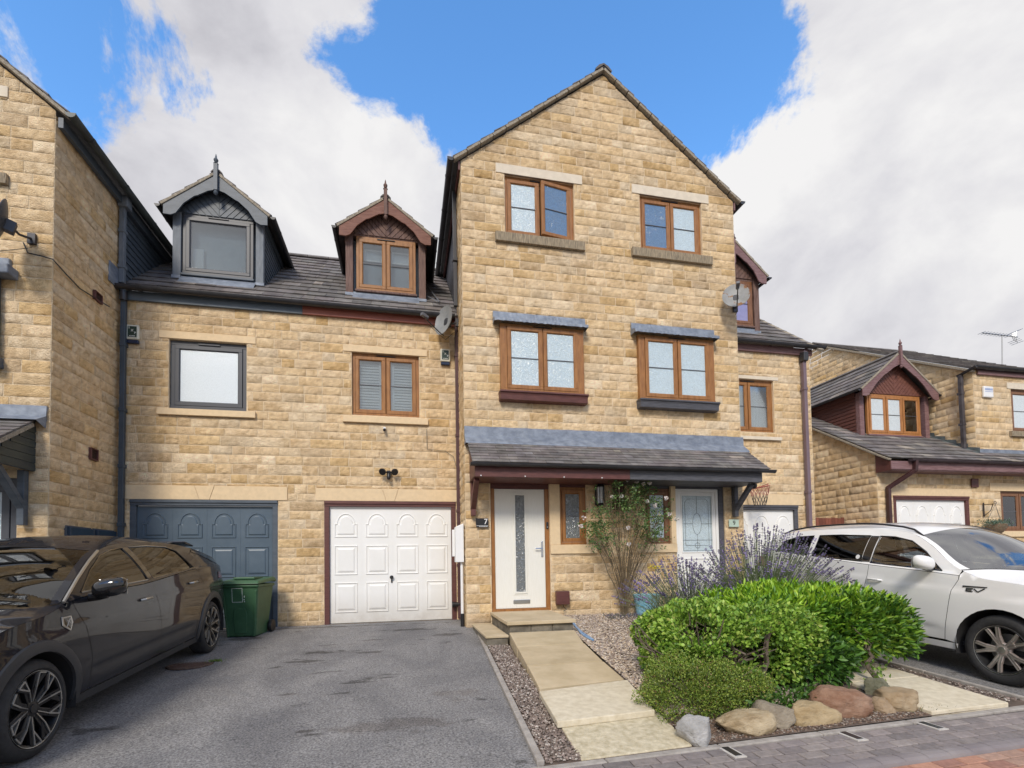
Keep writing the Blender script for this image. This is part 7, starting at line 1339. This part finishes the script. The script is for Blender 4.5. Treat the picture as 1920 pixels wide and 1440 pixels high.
    ab2 = math.asin((zs-hz)/ra); rq = [(DL[2][0][0]+g, DL[2][0][1])]+[q for q in arc(wb, hz, ra, math.pi-ab2, ab2) if q[0] > DL[2][0][0]+g*2 or q[1] > DL[2][0][1]]+[(tail-.10, zs+.02), (tail-.01, zs+.25), (tail, .75)]+[(s, min(float(belt(s)), float(topl(s)))) for s in np.linspace(tail-.005, DL[2][-1][0]+g, 14)]+[(p[0]+g, p[1]) for p in reversed(DL[2][1:-1])]
    side_panel('rear_wing', rq, BP)
    side_panel('sill_trim', [(ra+.0, zs-.075), (wb-ra-.0, zs-.075), (wb-ra+.02, zs+S.get('sillh', .0)-.003), (ra-.02, zs+S.get('sillh', .0)-.003)], S['sillm'], off=.004)
    # upper body with window openings
    ub0, ub1 = S['ub']; up_poly = [(s, float(belt(s))) for s in np.linspace(ub0, ub1, 16)]+top_pts(ub1, ub0, 30)[0:]
    side_panel('upper_frame', up_poly, BP, off=0, holes=[S['win'][k] for k in range(len(S['win']))], step=.035)
    for k, wp in enumerate(S['win']): side_panel('side_window', wp, S['glass'][k], off=-.006)
    # trim round the glass
    def strip(poly, off, wd, m, name, closed=True):
        for sd in (1, -1):
            mb = MB(); pts = [(sd*(float(W(s, z))+off), s, z) for s, z in poly]; pts = pts+[pts[0]] if closed else pts; mb.tube(pts, wd, 6); o = mb.build(name, m, t, smooth=True, local=True)
    for wp in S['win']: strip(wp, .001, .008, TRIM, 'window_trim')
    for pl in S.get('bpill', []): side_panel('door_pillar', pl, TRIM, off=.004)
    if S.get('apillar'): strip(S['apillar'], .016, .013, SILVER, 'pillar_trim', False)
    # bonnet, screen, roof, rear glass
    cow = lambda v: S['cowl'][0]-S['cowl'][1]*(1-np.abs(v)**2.0); hd = lambda v: S['header'][0]-S['header'][1]*(1-np.abs(v)**2); rh = lambda v: S['rheader'][0]+S['rheader'][1]*(1-np.abs(v)**2); K = lambda c: (lambda v: np.full(np.shape(v), c))
    top_panel('bonnet', K(nose+.02), lambda v: cow(v)-.02, BP, nu=50, nv=50); top_panel('windscreen', cow, hd, S.get('wsg', WSG), -.93, .93, nu=60, nv=60, off=-.002); top_panel('windscreen_pillar', cow, hd, BP, .93, 1., nv=3); top_panel('windscreen_pillar', cow, hd, BP, -1., -.93, nv=3)
    top_panel('cowl', lambda v: cow(v)-.02, cow, TRIM, nv=20, nu=2); top_panel('roof', hd, rh, S.get('roofm', BP)); top_panel('rear_window', rh, K(S['tg']), CGLASSD, -.90, .90, off=-.002); top_panel('rear_pillar', rh, K(S['tg']), BP, .90, 1., nv=3); top_panel('rear_pillar', rh, K(S['tg']), BP, -1., -.90, nv=3); top_panel('tailgate_top', K(S['tg']), K(tail-.01), BP)
    # ends: simple full-width bumpers with lamps and grille
    for nm, s_, sgn in (('front_bumper', nose, -1), ('rear_bumper', tail-.01, 1)):
        zt = float(zc(s_)); nu, nv = 14, 20; V = []
        for i in range(nu+1):
            zz = zs-.03+(zt-zs+.03)*i/nu
            for j in range(nv+1): v = -1+2*j/nv; ze = zs-.03+(float(topl(s_+(.02 if sgn < 0 else 0)))-zs+.03)*i/nu; z = ze+(zz-ze)*(1-abs(v)**2.2); ww = float(W(s_+(.02 if sgn < 0 else 0), z)); V.append((v*ww, s_+(.02 if sgn < 0 else 0)+sgn*S['bulge']*(1-abs(v)**2.4)*math.sin(math.pi*min(1, .25+.6*i/nu)), z))
        mb = MB(); mb.add(V, [(i*(nv+1)+j, i*(nv+1)+j+1, (i+1)*(nv+1)+j+1, (i+1)*(nv+1)+j) for i in range(nu) for j in range(nv)]); mb.build(nm, BP, t, smooth='all', local=True)
    mb = MB(); mb.box(-.55, .55, nose-S['bulge']-.012, nose-.02, .36, .56); mb.build('grille', TRIM, t, bevel=.03, local=True)
    mb = MB(); mb.box(-.26, .26, nose-S['bulge']-.03, nose-S['bulge']-.012, .44, .55); mb.build('number_plate', WHITEP, t, bevel=.01, local=True)
    for o in side_panel('headlight', S['lamp'], TRIM, off=.006): o['label'] = 'slim headlight'
    side_panel('lamp_lens', [(a*.9+S['lamp'][0][0]*.1, b*.8+S['lamp'][0][1]*.2) for a, b in S['lamp']], mat('lamp_reflector', (.35, .38, .42), .1, metal=.7), off=.010)
    side_panel('tail_light', S['tlamp'], mat('red_lamp', (.22, .012, .012), .15, var=.1, coat=.8), off=.006)
    # inner liner, floor, arches, seats
    side_panel('inner_lining', [(nose+.1, zs+.02), (-ra, zs+.02)]+arc(0, hz, ra+.02, math.pi, 0)[0:]+[(ra+.02, zs+.0), (wb-ra-.02, zs)]+arc(wb, hz, ra+.02, math.pi, 0)+[(tail-.15, zs+.1)]+[(s, min(float(belt(s)), float(topl(s)))-.03) for s in np.linspace(tail-.15, nose+.1, 30)], LINER, off=-.045, step=.12)
    mb = MB(); mb.box(-.80, .80, nose+.15, tail-.15, zs-.03, zs+.02); mb.build('floor', LINER, t, local=True)
    for hs_ in (0, wb):
        for sd in (1, -1):
            mb = MB(); n = 20; V = [(sd*x_, hs_+(ra+.004)*math.cos(a), hz+(ra+.004)*math.sin(a)) for x_ in (float(W(hs_, .7))-.012, .55) for a in np.linspace(-.3, math.pi+.3, n)]; mb.add(V, [(i, i+1, i+1+n, i+n) for i in range(n-1)]); mb.box(sd*.50, sd*.55, hs_-ra, hs_+ra, zs, hz+ra*.8); mb.build('arch_liner', LINER, t, local=True, smooth=True)
            if S['clad']:
                mb = MB(); prof = [(0, -.012), (0, .010), (.035, .016), (.075, .012), (.085, -.006)]; n = 26; A = np.linspace(-.15, math.pi+.15, n); V = []
                for a in A:
                    for d, o_ in prof: rr = ra-.008+d; s_, z_ = hs_+rr*math.cos(a), hz+rr*math.sin(a); z_ = max(z_, zs-.07); V.append((sd*(float(W(s_, z_))+o_), s_, z_))
                k = len(prof); mb.add(V, [(i*k+j, i*k+j+1, (i+1)*k+j+1, (i+1)*k+j) for i in range(n-1) for j in range(k-1)]); mb.build('wheel_arch_trim', CLAD if S['clad'] == 1 else TRIM, t, smooth=True, local=True)
    for sx in (-.38, .38):
        for s_, nm in ((1.25, 'front_seat'), (2.15, 'rear_seat')):
            mb = MB(); mb.obox((sx, s_, .62), (1, 0, 0), (0, 1, 0), (0, 0, 1), .25, .25, .09); mb.obox((sx, s_+.30, .90), (1, 0, 0), (0, .97, .22), (0, -.22, .97), .24, .065, .32); mb.obox((sx, s_+.40, 1.28), (1, 0, 0), (0, .97, .22), (0, -.22, .97), .13, .05, .09); mb.build(nm, SEATM, t, bevel=.05, local=True, seg=3)
    mb = MB(); mb.box(-.72, .72, .30, .72, .82, .98); mb.build('dashboard', LINER, t, bevel=.05, local=True); mb = MB(); mb.tube([(-side*.36+.18*math.cos(a) if S['rhd'] == 0 else .36+.18*math.cos(a), .84+.05*math.sin(a), 1.0+.17*math.sin(a)) for a in np.linspace(0, 6.283, 22)], .014, 6); mb.build('steering_wheel', LINER, t, smooth=True, local=True)
    # handles and door mirror
    for (s_, z_) in S['handles']:
        for sd in (1, -1): w_ = float(W(s_, z_)); mb = MB(); mb.tube([(sd*(w_+.004), s_-.10, z_), (sd*(w_+.030), s_-.07, z_+.004), (sd*(w_+.034), s_+.05, z_+.006), (sd*(w_+.004), s_+.10, z_+.004)], [.010, .014, .014, .010], 8); mb.build('door_handle', S['handlem'], t, smooth=True, local=True)
    ms, mz = S['mirror']
    for sd in (1, -1):
        w_ = float(W(ms, mz-.05)); mb = MB(); bm = bmesh.new(); bmesh.ops.create_icosphere(bm, subdivisions=3, radius=1)
        V = [(v.co.x, v.co.y, v.co.z) for v in bm.verts]; F = [tuple(q.index for q in f.verts) for f in bm.faces]; bm.free(); V = np.array(V); V = np.sign(V)*np.abs(V)**.75; V = V*np.array([.125, .095, .080]); V[:, 1] = np.where(V[:, 1] > 0, V[:, 1]*.35, V[:, 1]); V[:, 2] += .02*V[:, 0]/.12*sd; V = V+np.array([sd*(w_+.165), ms, mz+.015])
        mb.add(V, F); mir = mb.build('door_mirror', S['mirrorm'], t, smooth='all', local=True); mb = MB(); mb.obox((sd*(w_+.165), ms+.038, mz+.015), (1, 0, 0), (0, 1, 0), (0, 0, 1), .105, .004, .062); mb.build('mirror_glass', CHROME, mir, bevel=.02, local=True)
        mb = MB(); mb.tube([(sd*(w_-.03), ms+.02, mz-.075), (sd*(w_+.07), ms+.0, mz-.065), (sd*(w_+.14), ms-.005, mz-.045)], [.032, .028, .03], 8); mb.build('mirror_stalk', TRIM, mir, smooth=True, local=True)
    # wheels
    for hs_ in (0, wb):
        for sd in (1, -1):
            xo = float(W(hs_, .7))-.018; c = (sd*xo, hs_, r); ax = (sd, 0, 0); mb = MB(); mb.lathe([(S['rim']-.01, -.20), (r-.03, -.20), (r-.006, -.18), (r, -.14), (r, -.06), (r-.008, -.03), (r-.03, -.008), (r-.065, -.0), (S['rim']+.012, -.008), (S['rim'], -.02)], c, ax, 48, cap=False)
            wh = mb.build('wheel', TYRE, t, smooth=True, local=True, angle=50); R_ = S['rim']
            mb = MB(); mb.lathe([(R_, -.19), (R_+.002, -.012), (R_-.006, -.008), (R_-.016, -.014), (R_-.03, -.06), (R_-.04, -.17), (.12, -.175)], c, ax, 48, cap=False); mb.build('rim', S['rimdark'], wh, smooth=True, local=True)
            mb = MB(); mb.lathe([(.16, -.125), (.16, -.115), (.04, -.115)], c, ax, 30); mb.build('brake_disc', mat('brake_steel', (.25, .25, .26), .4, metal=.8), wh, smooth=True, local=True)
            mb = MB(); eb = MB(); xs = sd*xo
            ph = S['phase']
            for k in range(5):
                a = ph+k*2*math.pi/5; A = lambda ang, rad, dx: (xs+sd*dx, hs_+rad*math.cos(ang), r+rad*math.sin(ang))
                for q in (-1, 1):
                    da = q*S['split']; p0, p1 = A(a+q*.16, .055, -.05), A(a+da, R_-.012, -.022); pm_ = A(a+da*.75, R_*.58, -.030)
                    if S['wheel'] == 'y':
                        mb.bar(p0, pm_, .040, .03, ax); mb.bar(pm_, p1, .034, .028, ax)
                        for w2 in (-.011, .011): d = np.array([0, -math.sin(a+da), math.cos(a+da)])*w2; eb.bar(np.array(p0)+d+np.array([sd*.016, 0, 0]), np.array(pm_)+d+np.array([sd*.016, 0, 0]), .007, .006, ax); eb.bar(np.array(pm_)+d+np.array([sd*.015, 0, 0]), np.array(p1)+d+np.array([sd*.015, 0, 0]), .007, .006, ax)
                    else:
                        mb.bar(p0, p1, .055, .03, ax); p2 = A(a+da+q*.26, R_-.014, -.020); mb.bar(pm_, p2, .035, .026, ax)
                        for (u_, v_) in ((pm_, p1), (pm_, p2)) if q > 0 else ((pm_, p1),): eb.bar(np.array(u_)+np.array([sd*.017, 0, 0]), np.array(v_)+np.array([sd*.017, 0, 0]), .010, .008, ax)
                        eb.bar(np.array(p0)+np.array([sd*.018, 0, 0]), np.array(pm_)+np.array([sd*.017, 0, 0]), .006, .008, ax); eb.bar(np.array(A(a+da, R_-.012, -.004)), np.array(A(a+da+q*.26, R_-.012, -.004)), .010, .008, ax)
            mb.lathe([(.075, -.07), (.078, -.045), (.06, -.034), (.035, -.030)], c, ax, 20); mb.build('spokes', S['spokem'], wh, bevel=.004, local=True); eb.lathe([(R_-.008, -.012), (R_+.002, -.008), (R_+.002, -.013)], c, ax, 48, cap=False); eb.build('spoke_edges', SILVER, wh, local=True)
            mb = MB(); mb.lathe([(.034, -.034), (.032, -.024), (.01, -.022)], c, ax, 20)
            for k in range(5): a = ph+.6+k*2*math.pi/5; mb.lathe([(.010, -.045), (.010, -.032), (.004, -.030)], (c[0], c[1]+.055*math.cos(a), c[2]+.055*math.sin(a)), ax, 8)
            mb.build('hub_cap', S['capm'], wh, smooth=True, local=True)
    return t, W, side_panel
DKP = paint('dark_grey_metallic_paint', (.008, .009, .014), .0, .5, .7); WHP = paint('white_car_paint', (.80, .80, .79), 0., .35)
dark = dict(paint=DKP, wb=3.27, r=.345, ra=.405, rim=.262, hubz=.34, sill=.30, nose=-.86, tail=4.03, tumble=.42, crease=.014, bulge=.10, clad=1, sillm=CLAD,
    belt=[(-.9, .70), (-.3, .93), (.34, 1.035), (.5, 1.06), (1.6, 1.085), (2.7, 1.15), (3.4, 1.17), (4.05, 1.10)],
    top=[(-.9, .68), (-.6, .83), (-.25, .935), (.30, 1.03), (.60, 1.20), (1.0, 1.375), (1.35, 1.455), (1.9, 1.49), (2.5, 1.48), (3.0, 1.41), (3.5, 1.295), (3.9, 1.20), (4.05, 1.10)],
    centre=[(-.9, .74), (-.6, .88), (-.1, 1.00), (.05, 1.04), (.5, 1.24), (1.0, 1.44), (1.4, 1.53), (2.0, 1.57), (2.7, 1.545), (3.3, 1.44), (3.8, 1.29), (4.05, 1.14)],
    plan=[(-.9, .74), (-.7, .83), (-.3, .905), (.3, .925), (1.6, .925), (2.6, .925), (3.3, .925), (3.8, .87), (4.05, .80)],
    doorlines=[[(.60, .305), (.585, .62), (.52, .84), (.44, 1.00), (.42, 1.046)], [(1.80, .305), (1.80, .66), (1.74, .92), (1.70, 1.088)], [(2.72, .305), (2.74, .50), (2.86, .72), (2.96, .95), (2.88, 1.10), (2.80, 1.152)]],
    ub=(.36, 3.95), win=[[(.60, 1.10), (.86, 1.262), (1.15, 1.378), (1.40, 1.425), (1.62, 1.440), (1.70, 1.110)], [(1.80, 1.115), (1.74, 1.445), (2.10, 1.452), (2.45, 1.432), (2.62, 1.375), (2.80, 1.165)]],
    bpill=[[(1.71, 1.115), (1.79, 1.118), (1.73, 1.445), (1.63, 1.442)]], glass=[CGLASSD, CGLASSD], apillar=[(.34, 1.05), (.62, 1.21), (.92, 1.345), (1.16, 1.425)],
    cowl=(.34, .40), header=(1.16, .06), rheader=(3.05, .05), tg=3.78, lamp=[(-.84, .70), (-.30, .80), (-.36, .87), (-.80, .765)], tlamp=[(3.55, .98), (4.0, .95), (4.0, 1.03), (3.62, 1.06)], handles=[(1.52, .93), (2.66, .99)], handlem=SILVER, mirror=(.62, 1.12), mirrorm=TRIM, rhd=0, wsg=glassmat('dark_windscreen_glass', (.18, .21, .22), .06, .01),
    rimdark=mat('black_alloy', (.010, .010, .011), .35, metal=.3), spokem=mat('black_alloy_spoke', (.012, .012, .014), .3, metal=.3), capm=BLKPL, phase=.5, split=.30, wheel='x', roofm=DKP)
tc1, Wd, sp1 = car('dark grey coupe-style crossover parked nose-out on the left of the drive', (-2.53-.925, 4.22, gz(4.22)), 0, 1, dark)
mb = MB(); sd = 1; pl = [(.27, .945), (.375, .945), (.385, .89), (.33, .83), (.265, .88)]; f = lambda u, v, d: (float(Wd(u, v))+d, u, v); mb.prism(pl, f, .001, .007); mb.build('wing_badge', SILVER, tc1, bevel=.003, local=True); mb = MB(); mb.prism([(.285, .935), (.36, .935), (.37, .892), (.33, .85), (.28, .885)], f, .007, .009); mb.build('badge_face', TRIM, tc1, local=True); mb = MB(); mb.tube([f(.30, .87, .01), f(.325, .90, .011), (f(.35, .925, .01))], .005, 5); mb.tube([f(.31, .915, .01), f(.335, .905, .011), f(.35, .88, .01)], .004, 5); mb.build('badge_emblem', SILVER, tc1, local=True)
sp1('rear_quarter_glass', [(2.98, 1.36), (3.55, 1.205), (3.95, 1.135), (3.95, 1.165), (3.5, 1.275), (3.02, 1.395)], TRIM, off=.006)
mb = MB(); mb.obox((0, 3.42, 1.452), (1, 0, 0), (0, .97, -.2), (0, .2, .97), .60, .14, .012); mb.build('spoiler', DKP, tc1, bevel=.01, local=True)
white = dict(paint=WHP, wb=2.67, r=.355, ra=.415, rim=.245, hubz=.355, sill=.34, nose=-.90, tail=3.70, tumble=.30, crease=.010, bulge=.10, clad=0, sillm=WHP, sillh=.0,
    belt=[(-.95, .80), (-.3, 1.02), (.45, 1.09), (.6, 1.10), (1.4, 1.14), (2.2, 1.19), (3.0, 1.23), (3.75, 1.22)],
    top=[(-.95, .80), (-.6, .95), (-.2, 1.03), (.30, 1.10), (.45, 1.16), (.80, 1.40), (1.05, 1.525), (1.5, 1.60), (2.3, 1.61), (3.0, 1.565), (3.35, 1.50), (3.75, 1.20)],
    centre=[(-.95, .86), (-.6, 1.01), (-.15, 1.10), (.0, 1.14), (.4, 1.36), (.85, 1.59), (1.2, 1.665), (2.0, 1.70), (2.8, 1.675), (3.3, 1.61), (3.75, 1.26)],
    plan=[(-.95, .74), (-.7, .83), (-.3, .89), (.3, .905), (1.6, .905), (2.6, .905), (3.2, .89), (3.75, .80)],
    doorlines=[[(.53, .36), (.50, .60), (.46, .92), (.40, 1.04), (.40, 1.092)], [(1.56, .36), (1.54, .7), (1.50, 1.0), (1.49, 1.144)], [(2.24, .36), (2.25, .55), (2.38, .78), (2.52, 1.0), (2.55, 1.20)]],
    ub=(.40, 3.70), win=[[(.60, 1.12), (.84, 1.33), (1.06, 1.455), (1.30, 1.505), (1.50, 1.515), (1.50, 1.165)], [(1.64, 1.175), (1.64, 1.52), (2.1, 1.53), (2.45, 1.522), (2.45, 1.215)], [(2.55, 1.22), (2.55, 1.518), (2.85, 1.50), (3.10, 1.43), (3.24, 1.27)]],
    bpill=[[(1.51, 1.165), (1.63, 1.17), (1.63, 1.52), (1.51, 1.515)]], glass=[CGLASS, CGLASSD, CGLASSD], apillar=None,
    cowl=(.42, .42), header=(1.02, .10), rheader=(3.25, .03), tg=3.68, lamp=[(-.86, .78), (-.36, .90), (-.42, .99), (-.82, .87)], tlamp=[(3.35, 1.0), (3.68, 1.0), (3.66, 1.16), (3.40, 1.18)], handles=[(1.38, .955), (2.36, 1.0)], handlem=WHP, mirror=(.70, 1.20), mirrorm=WHP, rhd=1,
    rimdark=mat('dark_alloy', (.03, .03, .032), .4, metal=.5), spokem=mat('bronze_grey_alloy', (.42, .36, .33), .35, metal=.5), capm=SILVER, phase=1.2, split=.22, wheel='y')
tc2, Ww, sp2 = car('white family SUV with roof rails parked nose-out behind the hedge', (5.9+.905, 4.01, gz(4.01)), 0, -1, white)
for sd in (-1, 1):
    mb = MB(); zt_ = lambda s: float(lerp(white['top'], s)); pts = []
    for s in np.linspace(.98, 3.25, 16):
        k = math.sin(math.pi*min(1, max(0, (s-.98)/2.27)))**.35; w_ = float(Ww(s, zt_(s)))-.055; pts.append((sd*w_, s, zt_(s)+.012+.055*k))
    mb.tube(pts, .013, 8); mb.build('roof_rail', mat('dark_roof_rail', (.02, .02, .025), .3, metal=.3), tc2, smooth=True, local=True)
f = lambda u, v, d: (-(float(Ww(u, v))+d), u, v); mb = MB(); mb.prism([(.35, .965), (.12, .975), (.12, .985), (.35, .982)], f, .001, .006)
for a, b in (((.31, .955), (.25, .955)), ((.31, .94), (.26, .94)), ((.31, .925), (.25, .925)), ((.31, .955), (.31, .925)), ((.24, .955), (.20, .925)), ((.20, .925), (.14, .965))): mb.bar(f(*a, .005), f(*b, .005), .010, .006, (1, 0, 0))
mb.build('wing_badge', mat('dark_badge', (.05, .05, .06), .3, metal=.5), tc2, local=True)
mb = MB(); cc = f(1.70, 1.235, .002); mb.lathe([(.030, 0), (.030, .003)], cc, (-1, 0, .25), 16); mb.build('window_sticker', WHITEP, tc2, local=True)
mb = MB(); mb.prism([(.70, .47+.02), (.52, .36), (.46, .36)], f, 0, .0);
